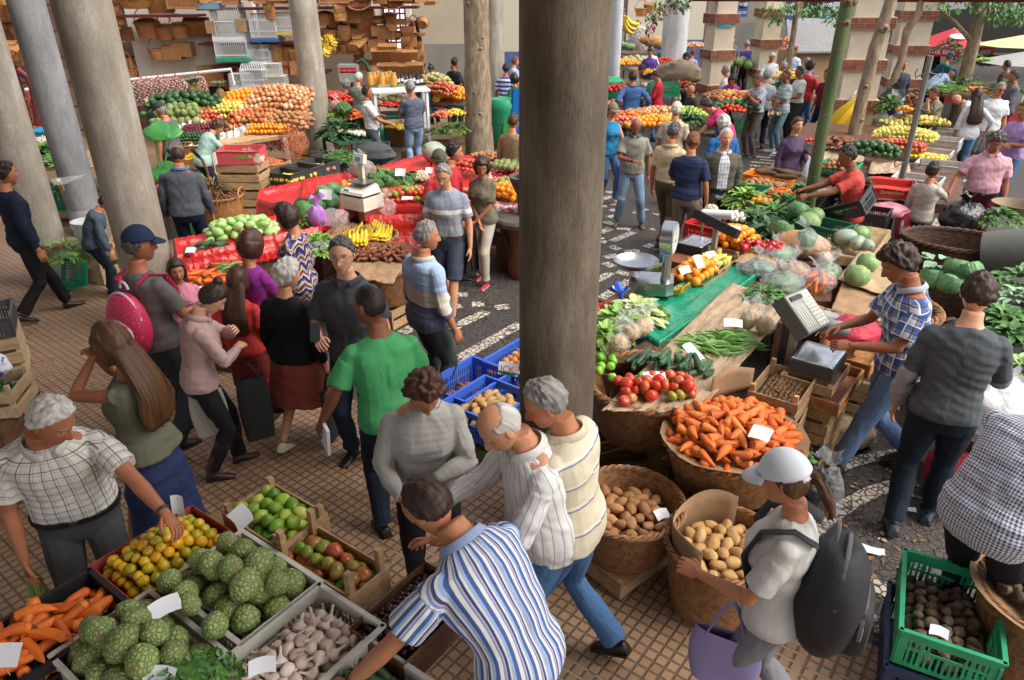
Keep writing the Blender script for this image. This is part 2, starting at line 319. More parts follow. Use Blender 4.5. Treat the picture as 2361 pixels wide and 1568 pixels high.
SP={'carrot':(.10,.05),'stubby_carrot':(.088,.058),'tomato':(.07,.07),'red_tomato':(.07,.07),'green_tomato':(.07,.07),'ripening_tomato':(.07,.07),'potato':(.085,.065),'pale_potato':(.085,.065),'earthy_tuber':(.06,.056),'sweet_potato':(.14,.07),'cassava':(.22,.08),'orange':(.074,.074),'lemon':(.064,.064),'tangerine':(.049,.049),'guava':(.066,.066),'custard_apple':(.106,.106),'garlic_bulb':(.05,.05),'onion':(.070,.07),'shallot':(.04,.04),'walnut':(.031,.031),'chestnut':(.028,.028),'cabbage':(.19,.19),'dark_cabbage':(.22,.22),'cucumber':(.16,.05),'bell_pepper':(.085,.085),'apple':(.07,.07),'plum':(.048,.048),'pear':(.07,.07),'avocado':(.10,.085),'mango':(.10,.085),'chayote':(.12,.09),'melon':(.15,.14),'squash':(.28,.22),'pumpkin':(.4,.3),'broccoli':(.15,.15),'cauliflower':(.16,.16),'green_bean':(.16,.022),'radish':(.07,.07),'banana':(.05,.035)}
LONG={'carrot','stubby_carrot','cucumber','green_bean','sweet_potato','cassava'}
FLAT={'potato','pale_potato','chayote','avocado','mango','melon','squash'}
LIM=295
def pM(kind,i):
 if kind not in PMESH:PMESH[kind]=[mk_produce(kind,s)for s in rA({'custard_apple':5,'cabbage':3,'pumpkin':1,'broccoli':2,'cauliflower':1}.get(kind,5))]
 return PMESH[kind][i%len(PMESH[kind])]
CATS={'garlic_bulb':'garlic','earthy_tuber':'root vegetable','tangerine':'fruit','custard_apple':'fruit','green_bean':'bean','bell_pepper':'pepper'}
def one(kind,loc,rot,lB,group=None,s=1,i=None):
 o=ob(kind,pM(kind,rnd.randrange(99)if i is None else i));o.location=loc;o.rotation_euler=rot;o.scale=(s,s,s)
 PC[kind]=PC.get(kind,0)+1
 return tag(o,lB,CATS.get(kind,kind.split('_')[-1]),group)
def hE(kind,x,y,z,w,d,rz,lB,dO=.05,lA=1,rnd_=False,s=1,ori=None,tx=0,ty=0,jit=.18,drop=0,stuff=False,keep=1.0,spread=1):
 sx,sy=SP[kind];sx*=s*spread;sy*=s*spread;items=[];ca,sa=cos(R(rz)),sin(R(rz));g=random.Random(int(abs(x*991+y*77)*10)+len(kind))
 hgt=min(sx,sy)*.5 if kind not in('green_bean',)else .006
 for L in rA(lA):
  nx=max(1,int(round(w/sx)));ny=max(1,int(round(d/sy)))
  if L%2:nx=max(1,nx-1);ny=max(1,ny-1)
  for j in rA(ny):
   for i in rA(nx):
    if g.random()>keep:continue
    u=((i+.5+(.25 if j%2 else-.25)*(nx>2))/nx-.5)*2*(nx*sx/w if L%2 else 1);v=((j+.5)/ny-.5)*2*(ny*sy/d if L%2 else 1)
    u+=g.uniform(-jit,jit)*2*sx/w;v+=g.uniform(-jit,jit)*2*sy/d
    if rnd_ and u*u+v*v>1.02:continue
    if max(abs(u),abs(v))>1.0 and not rnd_:u=max(-1,min(1,u));v=max(-1,min(1,v))
    q=(1-u*u)*(1-v*v)if not rnd_ else max(0,1-u*u-v*v)
    lx,ly=u*w/2,v*d/2
    pz=z+hgt+dO*q+L*hgt*1.35+lx*tx+ly*ty+g.uniform(-.1,.1)*hgt
    if kind in LONG:ro=((g.uniform(0,6.28)),g.uniform(-.25,.25),R(rz)+(g.uniform(0,6.28)if ori is None else R(ori)+g.gauss(0,.28)))
    elif kind in FLAT:ro=(g.uniform(-.5,.5),g.uniform(-.5,.5),g.uniform(0,6.28))
    elif kind=='garlic_bulb':ro=(g.uniform(-1.6,1.6),g.uniform(-1.6,1.6),g.uniform(0,6.28))
    elif kind in('cabbage','dark_cabbage','broccoli','cauliflower'):ro=(g.uniform(-.6,.6),g.uniform(-.6,.6),g.uniform(0,6.28))
    else:ro=(g.gauss(0,.8),g.gauss(0,.8),g.uniform(0,6.28))
    items.append(((x+lx*ca-ly*sa,y+lx*sa+ly*ca,pz),ro,s*g.uniform(.88,1.12)))
 rest=[]
 for it in items[::-1]if lA>1 else items:
  if stuff or PC.get(kind,0)>=LIM:rest.append(it)
  else:one(kind,it[0],it[1],lB,lB,it[2])
 if rest:
  b=MB()
  for k,(l,r,sc_)in eN(rest):
   me=pM(kind,k);X=M.LocRotScale(V(l),Euler(r),V((sc_,)*3));nv=len(me.vertices)
   a=np.empty(nv*3);me.vertices.foreach_get('co',a)
   b.add(a.reshape(-1,3),[tuple(p.vertices)for p in me.polygons],0,X);mi=[p.material_index for p in me.polygons];b.m[-len(mi):]=mi
  o=b.build(kind+'_heap',[PM[kind],stemm,rootm,lM]);tag(o,lB if len(lB.split())>3 else lB+' heaped together',CATS.get(kind,kind.split('_')[-1]),None,'stuff')
def leaf(b,p,d,l,w,mi=0,up=(0,0,1),curl=.3,n=4,fold=.2):
 d=V(d).normalized();s=d.cross(V(up));s=s.normalized()if s.length>1e-3 else V((1,0,0));nn=s.cross(d)
 p=V(p);vs=[];fs=[]
 for i in rA(n+1):
  u=i/n;ww=w*sin(PI*min(1,.06+u*.94))**.7*.5 if i<n else .001;c=p+d*(l*u)-nn*(curl*l*u*u)
  vs+=[c-s*ww+nn*(fold*ww),c,c+s*ww+nn*(fold*ww)]
 for i in rA(n):
  for j in rA(2):a=i*3+j;fs.append((a,a+1,a+4,a+3))
 b.add(vs,fs,mi)
def lY(name,lB,cat,loc,r=.15,h=.12,n=40,l=.12,w=.07,m=lM,group=None,up=.5,seed=0,rz=0,sx=1,core=None,stem=None,kind=None,sy=1):
 g=random.Random(seed+int(abs(loc[0])*331+abs(loc[1])*57));b=MB()
 for k in rA(int(n*2.4)):
  a=g.uniform(0,6.28);q=sqrt(g.random());p=V((r*q*cos(a)*.95*sx,r*q*sin(a)*.75*sy,h*(1-q*q)*g.uniform(.35,1)))
  d=V((cos(a)*(.3+q),sin(a)*(.3+q),up*(1.1-q)+g.uniform(-.15,.25)))
  leaf(b,p,d,l*g.uniform(.4,.85),w*g.uniform(.4,.85),0,curl=g.uniform(.1,.6),fold=g.uniform(.1,.5))
 if core:b.ball((0,0,h*.35),(r*.7*sx,r*.7*sy,h*.5),14,8,0,fn=nz(.25,2.5,seed))
 if stem:
  for k in rA(stem):a=g.uniform(-.35,.35);b.tube([(0,0,h*.3),(-r*1.1*cos(a),r*sin(a)*.8,.015)],[.008,.007],5,1)
 o=b.build(name,[m,lL],None,loc,rz);return tag(o,lB,cat,group,kind)
def sP(name,lB,cat,loc,r=.14,h=.1,n=160,m=lM,seed=0,group=None,kind=None,sx=1,l=.035):
 g=random.Random(seed);b=MB()
 for k in rA(n):
  a=g.uniform(0,6.28);q=sqrt(g.random());z=h*(1-q*q*.8)*g.uniform(.3,1)
  leaf(b,(r*q*cos(a)*sx,r*q*sin(a),z),(g.uniform(-1,1),g.uniform(-1,1),g.uniform(-.1,1)),l*g.uniform(.6,1.3),l*.8,0,n=2,fold=.5)
 b.ball((0,0,h*.2),(r*.8*sx,r*.8,h*.45),12,6)
 return tag(b.build(name,[m],None,loc),lB,cat,group,kind)
def bN(loc,rz,lB,n=12,group=None,tilt=0,s=1,rows=2):
 s=s*1.25;b=MB();g=random.Random(n)
 me=pM('banana',0);a0=np.empty(len(me.vertices)*3);me.vertices.foreach_get('co',a0);a0=a0.reshape(-1,3);fs=[tuple(p.vertices)for p in me.polygons];mi=[p.material_index for p in me.polygons]
 for k in rA(n):
  q=(k//rows);j=k%rows
  X=M.Translation((.018*j,(q-n/rows/2)*.034,.035*j+g.uniform(0,.01)))@M.Rotation(g.uniform(-.12,.12),4,'Z')@M.Rotation(R(-20+tilt)-.2*j,4,'Y')
  b.add(a0,fs,0,X);b.m[-len(mi):]=mi
 b.tube([(.09,-.02,.05),(.12,0,.07)],[.02,.014],7,1)
 o=b.build('banana_bunch',[PM['banana'],stemm,rootm],None,loc,rz);o.scale=(s,s,s);return tag(o,lB,'bananas',group)
def tK(loc,lB,rz=0,w=.11,h=.075,tilt=60,stick=True,group='white price tickets stuck in the produce'):
 o=T('price_ticket',lB,'price ticket',loc,rz,group);b=MB()
 b.grid(4,2,lambda u,v:((u-.5)*w,.012*sin(PI*u)+(v-.5)*h*cos(R(tilt)),.07+(v-.5)*h*sin(R(tilt))))
 b.build('card',paper,o)
 if stick:MB().tube([(0,.03,-.06),(.0,.022,.05)],.0025,5).build('stick',wood2,o)
 return o
def cL(name,c,pat=None,rough=.8,c2=None,bump=.25,bs=26,**k):
 if name in MATS:return MATS[name]
 if not c or c[0]not in '#' and isinstance(c,str):c='#808080'
 m,t,p=nM(name);L=t.links;c=C(c);k={a:C(b)if isinstance(b,(str,tuple))else b for a,b in k.items()}
 at_=nd(t,'ShaderNodeAttribute',attribute_name='pat');sep=nd(t,'ShaderNodeSeparateXYZ');L.new(at_.outputs['Vector'],sep.inputs[0])
 X,Y=sep.outputs[0],sep.outputs[1]
 def st(ax,per,stops,off=0):
  f=mM(t,'FRACT',mM(t,'MULTIPLY_ADD',ax,1/per,off));r=ramp(t,stops,'CONSTANT');L.new(f,r.inputs[0]);return r.outputs[0]
 def bw(ax,per,wd,off=0):return st(ax,per,[(0,(1,1,1)),(wd,(0,0,0))],off)
 col=None
 n=nd(t,'ShaderNodeTexNoise',Scale=6,Detail=3);L.new(at_.outputs['Vector'],n.inputs['Vector'])
 if pat=='v':col=st(X,k['per'],k['stops'])
 elif pat=='h':col=st(Y,k['per'],k['stops'])
 elif pat=='blocks':r=ramp(t,k['stops'],'CONSTANT');L.new(mM(t,'MULTIPLY_ADD',Y,1/1.6,0),r.inputs[0]);col=r.outputs[0]
 elif pat=='plaid':
  col=c
  for(ax,per,wd,off,cc,f)in k['lines']:col=mC(t,col,C(cc),mM(t,'MULTIPLY',bw(X if ax=='x' else Y,per,wd,off),f))
 elif pat=='gingham':
  a=bw(X,k['per'],.5);b=bw(Y,k['per'],.5);col=mC(t,(.80,.80,.82),k['cc'],mM(t,'MULTIPLY',mM(t,'ADD',a,b),.5))
 elif pat=='ikat':
  z=mM(t,'PINGPONG',mM(t,'MULTIPLY',X,9),.5);vv=mM(t,'ADD',mM(t,'MULTIPLY',Y,7),mM(t,'MULTIPLY',z,.9));vv=mM(t,'ADD',vv,mM(t,'MULTIPLY',n.outputs[0],1.2))
  r=ramp(t,[(0,(.02,.02,.07)),(.25,(.55,.42,.38)),(.38,(.20,.10,.16)),(.5,(.02,.025,.09)),(.62,(.45,.26,.03)),(.75,(.55,.5,.45)),(.85,(.07,.08,.22))],'CONSTANT');L.new(mM(t,'FRACT',vv),r.inputs[0]);col=r.outputs[0]
 elif pat=='dots':
  v=nd(t,'ShaderNodeTexVoronoi',Scale=k['per']);L.new(at_.outputs['Vector'],v.inputs['Vector']);v.inputs['Randomness'].default_value=.2
  col=mC(t,c,k['cc'],mM(t,'LESS_THAN',v.outputs['Distance'],.25))
 elif pat=='under':col=mC(t,c,k['cc'],mM(t,'MULTIPLY',mM(t,'GREATER_THAN',sep.outputs[2],.01),mM(t,'LESS_THAN',Y,1.17)))
 elif pat=='open':
  inn=mC(t,mC(t,(.70,.71,.74),(.16,.22,.38),mM(t,'MULTIPLY',bw(X,.05,.14),.8)),(.22,.30,.45),mM(t,'MULTIPLY',bw(Y,.05,.16),.8))if not k.get('plain')else k['plain']
  col=mC(t,c,inn,mM(t,'LESS_THAN',mM(t,'ADD',mM(t,'ABSOLUTE',X),mM(t,'MULTIPLY',sep.outputs[2],9)),k.get('gap',.075)))
 if pat is None:col=mC(t,c,C(c2)if c2 is not None else tuple(x*.82 for x in c),n.outputs[0])
 elif c2 is not None:col=mC(t,col,C(c2),mM(t,'MULTIPLY',n.outputs[0],.35))
 if hasattr(col,'is_linked'):L.new(col,p.inputs['Base Color'])
 else:p.inputs['Base Color'].default_value=rgba(col)
 p.inputs['Roughness'].default_value=rough;p.inputs['Specular IOR Level'].default_value=.25
 mp=nd(t,'ShaderNodeMapping');mp.inputs['Scale'].default_value=(1,.45,1);L.new(at_.outputs['Vector'],mp.inputs[0])
 b=nd(t,'ShaderNodeBump',Strength=bump,Distance=.02);nn=nd(t,'ShaderNodeTexNoise',Scale=bs,Detail=4);nn.inputs['Distortion'].default_value=.8
 L.new(mp.outputs[0],nn.inputs['Vector']);L.new(nn.outputs[0],b.inputs['Height']);L.new(b.outputs[0],p.inputs['Normal'])
 MATS[name]=m;return m
def skin_mat():
 m,t,p=nM('skin');L=t.links
 a=nd(t,'ShaderNodeAttribute',attribute_name='Col');tc=nd(t,'ShaderNodeTexCoord');n=nd(t,'ShaderNodeTexNoise',Scale=30,Detail=4);L.new(tc.outputs['Object'],n.inputs['Vector'])
 h=nd(t,'ShaderNodeHueSaturation');L.new(mM(t,'MULTIPLY_ADD',n.outputs[0],.35,.82),h.inputs['Value']);L.new(a.outputs['Color'],h.inputs['Color'])
 L.new(h.outputs[0],p.inputs['Base Color']);p.inputs['Roughness'].default_value=.5;p.inputs['Specular IOR Level'].default_value=.35
 p.inputs['Subsurface Weight'].default_value=.08;p.inputs['Subsurface Radius'].default_value=(.012,.004,.002);return m
SKIN=skin_mat()
SK=[hexc('#c98f6e'),hexc('#b67a58'),hexc('#a4684a'),hexc('#8a563c'),hexc('#d6a184')]
def hair_mat(name,c,c2=None):
 k='hair '+name
 if k in MATS:return MATS[k]
 m,t,p=nM(k);L=t.links;c=C(c);c2=C(c2)if c2 else tuple(x*.55 for x in c)
 at_=nd(t,'ShaderNodeAttribute',attribute_name='pat');mp=nd(t,'ShaderNodeMapping');mp.inputs['Scale'].default_value=(60,5,60);L.new(at_.outputs['Vector'],mp.inputs[0])
 n=nd(t,'ShaderNodeTexNoise',Scale=1,Detail=4);n.inputs['Distortion'].default_value=.6;L.new(mp.outputs[0],n.inputs['Vector'])
 r=nd(t,'ShaderNodeMapRange');r.inputs[1].default_value=.3;r.inputs[2].default_value=.7;L.new(n.outputs[0],r.inputs[0])
 L.new(mC(t,c,c2,r.outputs[0]),p.inputs['Base Color']);p.inputs['Roughness'].default_value=.5;p.inputs['Specular IOR Level'].default_value=.4
 b=nd(t,'ShaderNodeBump',Strength=.7,Distance=.006);L.new(n.outputs[0],b.inputs['Height']);L.new(b.outputs[0],p.inputs['Normal'])
 MATS[k]=m;return m
HC={'white':('#dcd8d0','#9c9890'),'grey':('#a5a09a','#5c5855'),'dgrey':('#6e6863','#35302d'),'black':('#2c2421','#120e0c'),'brown':('#5a3a28','#281810'),'dbrown':('#452d22','#1c120d'),'auburn':('#5e3024','#2a130c'),'lbrown':('#6a4628','#35200f'),'ginger':('#8a4f24','#4e2810'),'blonde':('#b59a6a','#7a6038'),'redbrown':('#5a3222','#2e160d')}
def sm(x):x=max(0.,min(1.,x));return x*x*(3-2*x)
RM=[(.80,.10,.085,0),(.86,.155,.11,-.005),(.93,.172,.122,-.01),(1.0,.165,.115,-.005),(1.08,.155,.108,.0),(1.18,.16,.112,.003),(1.28,.175,.122,.004),(1.36,.185,.120,0),(1.42,.182,.100,-.012),(1.46,.135,.080,-.018),(1.49,.075,.066,-.016),(1.53,.058,.060,-.008),(1.58,.056,.060,.004)]
RF=[(.80,.10,.085,0),(.86,.16,.11,-.008),(.93,.182,.126,-.014),(1.0,.168,.114,-.008),(1.08,.140,.098,0),(1.18,.143,.105,.006),(1.27,.158,.128,.018),(1.34,.162,.122,.008),(1.41,.160,.094,-.012),(1.455,.115,.074,-.018),(1.485,.064,.058,-.016),(1.53,.050,.052,-.008),(1.58,.048,.054,.004)]
HANDP={'down':(.09,.05,-.53),'fwd':(-.02,.34,-.30),'belly':(-.16,.26,-.26),'hip':(.16,-.02,-.40),'phone':(-.09,.13,.10),'reach':(-.02,.50,-.20),'cross':(-.24,.22,-.24),'low':(-.05,.36,-.44),'back':(-.10,-.16,-.44),'mouth':(-.16,.20,.06),'chest':(-.18,.25,-.08),'out':(.30,.28,-.25),'carry':(.05,.10,-.53),'face':(-.14,.22,.16),'clasp':(-.17,.16,-.47)}
def ik(S,Tg,l1,l2,pole):
 d=Tg-S;L=min(d.length,(l1+l2)*.999);d=d.normalized();Tg=S+d*L
 a=(l1*l1-l2*l2+L*L)/(2*L);h=sqrt(max(0,l1*l1-a*a));q=pole-d*pole.dot(d)
 q=q.normalized()if q.length>1e-4 else V((0,-1,0));return S+d*a+q*h,Tg
def head_pt(d,o=0.0,fem=False):
 x,y,z=.076*d.x,.096*d.y,.118*d.z
 t=max(0,-d.z)
 x*=1-.30*t**1.4;x*=1+.03*max(0,d.z)
 if d.y<0:y*=1-.34*t**1.3
 y+=.040*t*t-.004*max(0,d.z)
 if d.y>.2:
  f=sm((d.y-.2)/.5);y-=.006*f*(1-abs(d.z))
  ax=abs(x)
  y+=f*(.030*exp(-(x/.0105)**2)*(sm((.034-z)/.062)if z>-.030 else exp(-((z+.030)/.0085)**2)))
  y+=f*.010*exp(-((ax-.013)/.007)**2-((z+.033)/.008)**2)
  y-=f*.011*exp(-((ax-.031)/.016)**2-((z-.012)/.013)**2)
  y+=f*.0055*exp(-((ax-.028)/.022)**2-((z-.034)/.009)**2)*(.5 if fem else 1)
  y+=f*.0055*exp(-(x/.022)**2-((z+.058)/.005)**2)+f*.0055*exp(-(x/.019)**2-((z+.070)/.006)**2)
  y+=f*.007*exp(-(x/.022)**2-((z+.098)/.014)**2)
  y+=f*.005*exp(-((ax-.043)/.017)**2-((z+.018)/.02)**2)
 p=V((x,y,z))
 return p+d*o
NU,NV=56,44
def dirs():
 for i in rA(NV+1):
  ph=PI*i/NV
  for j in rA(NU):
   t=2*PI*j/NU;t=t+.32*sin(2*t-PI)*.5
   yield V((sin(ph)*cos(t),sin(ph)*sin(t),-cos(ph)))
DIRS=list(dirs());HF=[(i*NU+j,i*NU+(j+1)%NU,(i+1)*NU+(j+1)%NU,(i+1)*NU+j)for i in rA(NV)for j in rA(NU)]
HEADP={f:[head_pt(d,0,f)for d in DIRS]for f in(0,1)}
def hair_mask(style,d,p):
 y,z,ax=p.y,p.z,abs(p.x)
 if style in('long','bob','bun','pony','wavy'):
  line=.070 if y>.06 else(.070-(.06-y)*1.6 if y>0.0 else-.03-(-y)*1.2)
  if style in('bob','long','wavy')and y<.045:line=min(line,-.095)
  if style in('bun','pony')and y<.03:line=max(-.075,.03-(.03-y)*1.8)
 elif style=='curly':line=.066 if y>.055 else(.066-(.055-y)*1.5 if y>-.0 else max(-.08,-.016+y*1.6))
 else:
  line=.086-.10*max(0,.02-abs(ax-.0))*0 if y>.058 else(.086-(.058-y)*1.45 if y>.0 else max(-.066,.002+y*1.8))
 m=z-line
 if style=='bald':m=min(m,.075-z+.5*max(0,-y-.02))
 if style=='thin':m=min(m,.02+abs(ax)*.6+(.03-y)*.35)if z>.06 else m
 return m
def fold3(P,seed,f=1.0):
 g=np.random.RandomState(seed);s=np.zeros(len(P))
 for k in rA(7):
  v=g.normal(size=3)*np.array([24,24,26])*f*(.5+.25*k);v2=g.normal(size=3)*14*f;a,b=g.uniform(0,6.28,2)
  s+=np.sin(P@v+a+1.8*np.sin(P@v2+b))/(1+.35*k)
 return np.tanh(s/2.2)
PEND=[];NP=[0]
def person(px,py,H,yaw,lB,top=None,sl='s',bot=None,bt='long',hair=('short','dbrown'),sK=0,fem=0,w=1.0,bE=0,lE=0,slean=0,tw=0,hp=12,hy=0,hr=0,L='down',Rr='down',st='stand',sH='#1a1613',hem=.90,cO=None,belt=None,vox=None,gL=0,cap=None,at_=None,zt=None,sR=None,jacket=0,neck=0,socks=None,loose=0,kid=0,cat='person',watch=0,seat=0,hsc=1,rot=None,bO=None):
 if py<520 and at_ is None:H*=.945
 NP[0]+=1;seed=NP[0]*7;s=H/1.75;th=R(lE);tb=R(slean);tw_=R(tw);RT=[tuple(x)for x in(RF if fem else RM)]
 hs=-.13*sin(max(0,th))+(0 if not seat else 0);hz=-seat
 zs=np.linspace(.78,1.60,42);FR=[];c=V((0,hs,.78+hz));A=M.Identity(3)
 for i,z in eN(zs):
  q=sm((z-.88)/.42);A=(M.Rotation(-tb*q,3,'Y')if False else M.Rotation(tb*q,3,'Y'))@M.Rotation(-th*q,3,'X')@M.Rotation(tw_*q,3,'Z')
  if i:c=c+A@V((0,0,zs[1]-zs[0]))
  FR.append((c.copy(),A.copy()))
 def TF(z):
  u=(z-.78)/(zs[1]-zs[0]);i=int(max(0,min(40,floor(u))));f=u-i
  a,b=FR[i],FR[i+1];return a[0].lerp(b[0],f),a[1]
 def rI(z,hw,hd,yo,t=0,n=22,ex=2.4):
  c,A=TF(z)if z>=.78 else(V((0,hs,z+hz)),M.Identity(3));out=[]
  bl=bE*exp(-((z-1.06)/.12)**2)
  for j in rA(n):
   a=2*PI*j/n;ca,sa=cos(a),sin(a);q=(abs(ca)**ex+abs(sa)**ex)**(-1/ex)
   x=(hw*w+t+bl*.35)*ca*q;y=(hd*(.5+.5*w)+t)*sa*q+yo+(bl*1.1 if sa>0 else 0)*max(0,sa)
   if fem and 1.2<z<1.36 and sa>.2:y+=.030*sa*exp(-((abs(x)-.075)/.05)**2)*exp(-((z-1.275)/.05)**2)
   out.append(c+A@V((x,y,0)))
  return out
 def lO(b,rings):
  n=len(rings[0]);vs=[p for r in rings for p in r];fs=[]
  for i in rA(len(rings)-1):
   for j in rA(n):fs.append((i*n+j,i*n+(j+1)%n,(i+1)*n+(j+1)%n,(i+1)*n+j))
  fs.append(tuple(rA(n-1,-1,-1)));fs.append(tuple(rA((len(rings)-1)*n,len(rings)*n)));b.add(vs,fs)
 def rz(z):
  for a,b2 in zip(RT,RT[1:]):
   if a[0]<=z<=b2[0]:
    f=(z-a[0])/(b2[0]-a[0]);return tuple(a[i]+(b2[i]-a[i])*f for i in rA(4))
  return(z,)+(RT[0][1:]if z<RT[0][0]else RT[-1][1:])
 ARM={};sw=(.150 if fem else .170)*w
 for sd,hd in((-1,L),(1,Rr)):
  c,A=TF(1.405);S=c+A@V((sd*sw,-.012,0));o=HANDP[hd]if isinstance(hd,str)else hd
  Tg=S+V((sd*o[0],o[1],o[2]));
  if isinstance(hd,str)and hd in('down','carry'):Tg=S+V((sd*o[0],o[1],o[2]))
  pole=V((sd*(1.2 if o[0]<-.06 else .5),-.35 if o[0]<-.06 else-.55,-.55))if o[2]<.02 else V((sd*.6,.3,-.8))
  E,W=ik(S,Tg,.292,.255,pole);ARM[sd]=(S,E,W)
 SG={'stand':((-.105,.0,0,8),(.105,.03,0,-8)),'walk':((-.085,.27,.0,2),(.085,-.27,.07,-2)),'walk2':((-.085,-.27,.07,2),(.085,.27,0,-2)),'step':((-.10,.14,0,8),(.10,-.10,.02,-10)),'step2':((-.10,-.12,.02,8),(.10,.14,0,-10)),'wide':((-.2,.05,0,14),(.2,-.05,0,-14)),'close':((-.075,0,0,5),(.075,.01,0,-5)),'sit':((-.12,.42,0,6),(.12,.40,0,-6))}[st]
 LEG={}
 for sd,(fx,fy,fz,fr)in zip((-1,1),SG):
  Hj=V((sd*.088*w,hs,.90+hz));An=V((fx,fy,.085+fz));K,An=ik(Hj,An,.435,.415,V((sd*.08,1,0)));LEG[sd]=(Hj,K,An,fr,fz)
 vox=vox or .012
 def iP(pts,rs,n=4):
  P=[];Q=[]
  for i in rA(len(pts)-1):
   for k in rA(n):f=k/n;P.append(pts[i].lerp(pts[i+1],f));Q.append(rs[i]+(rs[i+1]-rs[i])*f)
  return P+[pts[-1]],Q+[rs[-1]]
 def lI(b,pts,rs):P,Q=iP([V(p)for p in pts],rs);b.tube(P,Q,12)
 fa=.86 if fem else 1
 b=MB();lO(b,[rI(z,hw*.84,hd*.84,yo)if z<1.44 else rI(z,hw,hd,yo)for z,hw,hd,yo in RT if z>.87 or sR])
 for sd in(-1,1):
  S,E,W=ARM[sd];lI(b,[S,S.lerp(E,.5),E,E.lerp(W,.35),W,W+(W-E).normalized()*.03],[.05*fa,.046*fa,.038*fa,.040*fa,.027*fa,.026*fa])
  Hj,K,An,fr,fz=LEG[sd];f2=fa if sR or bt in('shorts','capri')else .8
  lI(b,[Hj,Hj.lerp(K,.5),K,K.lerp(An,.35),An],[.085*f2,.076*f2,.054*f2,.056*f2,.036*f2])
 parts=[('body',b,SKIN,0)]
 if top is not None:
  tuck=bool(belt)or hem>=.955;b=MB();t=.014+loose;hz_=hem
  zz=[z for z in np.linspace(hz_,1.47,12)]
  lO(b,[rI(z,*rz(z)[1:],t=t+(0 if tuck else .012*(z<1.06)))for z in zz]+([rI(1.495,*rz(1.495)[1:],t=.006)]if not fem or sl!='n' else[]))
  for sd in(-1,1):
   S,E,W=ARM[sd]
   if sl=='n':lI(b,[S.lerp(E,-.05)+V((0,0,.0)),S.lerp(E,.02)],[.052,.05]);continue
   q=.022+loose;r=[.058*fa+q*.5,.054*fa+q*.6,.046*fa+q*.6,.044*fa+q*.6,.030*fa+q*.5]
   b.ball(S,(.064*fa+loose,.064*fa+loose,.058*fa+loose),12,8)
   if sl=='s':lI(b,[S,S.lerp(E,.42),S.lerp(E,.76)],[.062*fa+loose,r[1]+.006,r[1]+.010])
   elif sl=='3':lI(b,[S,S.lerp(E,.5),E,E.lerp(W,.4)],[r[0],r[1],r[2],r[3]])
   else:lI(b,[S,S.lerp(E,.5),E,E.lerp(W,.4),E.lerp(W,.95)],[r[0],r[1],r[2],r[3],r[4]])
  parts.append(('jacket' if jacket else('shirt' if not fem else 'blouse'),b,top,.0115))
 if sR:
  b=MB();n=12;zl,fl=sR
  rr=[]
  for k in rA(n+1):
   u=k/n;z=1.02-(1.02-zl)*u;hw,hd=.165+(fl-.165)*u**.8,.115+(fl-.06-.115)*u**.8
   if k<3:_,hw,hd,_y=rz(z)
   rr.append([p+V((0,0,0))for p in rI(z,hw,hd,0,t=.012)])
  lO(b,rr[::-1]);parts.append(('skirt',b,bot,.012))
 elif bot is not None:
  b=MB();tk=bool(belt)or hem>=.955;lO(b,[rI(z,*rz(z)[1:],t=.010 if z<.95 else(.019 if tk else-.004))for z in(.82,.87,.93,.98,1.005 if tk else 1.03)])
  e={'long':.97,'capri':.42,'shorts':.05}[bt]
  for sd in(-1,1):
   Hj,K,An,fr,fz=LEG[sd];wd=1.0 if not fem else .9
   if bt=='shorts':lI(b,[Hj,Hj.lerp(K,.5),K.lerp(Hj,.02)],[.104*wd,.102*wd,.094*wd])
   elif bt=='capri':lI(b,[Hj,Hj.lerp(K,.5),K,K.lerp(An,.42)],[.104*wd,.092*wd,.072*wd,.072*wd])
   else:lI(b,[Hj,Hj.lerp(K,.5),K,K.lerp(An,.45),K.lerp(An,e)],[.104*wd,.092*wd,.071*wd,.068*wd,.066*wd])
  parts.append(('shorts' if bt=='shorts' else 'trousers',b,bot,.011))
 if rot is None:rot=yaw
 root=T('person',lB,cat,(0,0,0),rot)
 cN,AN=TF(1.57);hsz=(1.05+kid*.7)*hsc
 A2=M.Rotation(R(hy),3,'Z')@M.Rotation(R(hr),3,'Y')@M.Rotation(-R(hp),3,'X')
 hc=cN+A2@V((0,.020,.105*hsz))
 htop=hc+A2@V((0,0,.12*hsz))
 zt_=htop.z*s
 if at_ is not None:loc=V((at_[0],at_[1],0))
 else:
  wp=at(px,py,zt_);yr=R(rot);hx,hyy=htop.x*s,htop.y*s
  loc=V((wp.x-(hx*cos(yr)-hyy*sin(yr)),wp.y-(hx*sin(yr)+hyy*cos(yr)),0))
 root.location=loc
 rec=dict(root=root,parts=[],s=s,seed=seed,FR=FR,zs=zs,ARM=ARM,RT=RT,w=w,LEG=LEG,hc=hc,A2=A2,hsz=hsz,sk=SK[sK]if isinstance(sK,int)else C(sK),fem=fem,hair=hair,TF=TF)
 for nm,b,m,amp in parts:
  me=b.mesh(nm,m,False);o=ob(nm,me,root)
  md=o.modifiers.new('r','REMESH');md.mode='VOXEL';md.voxel_size=vox;
  md2=o.modifiers.new('s','SMOOTH');md2.iterations=3 if nm!='body' else 2;md2.factor=.5
  rec['parts'].append((o,amp))
 for sd in(-1,1):
  if sH is None:break
  Hj,K,An,fr,fz=LEG[sd];b=MB();X=M.Translation(An)@M.Rotation(R(fr),4,'Z')@M.Rotation(-fz*4.5,4,'X')
  rg=[(-.062,.028,.055,-.02),(-.045,.034,.075,-.005),(0,.036,.070,-.0),(.05,.040,.048,-.0),(.10,.044,.036,0),(.145,.038,.028,0),(.175,.018,.016,0)]
  vs=[];fs=[];n=12
  for(y,hw,h,_)in rg:
   for j in rA(n):
    a=2*PI*j/n;vs.append((hw*cos(a)*(.98 if fem==0 else .86),y,-.083+(h*.5)+(h*.62)*max(-.8,sin(a))))
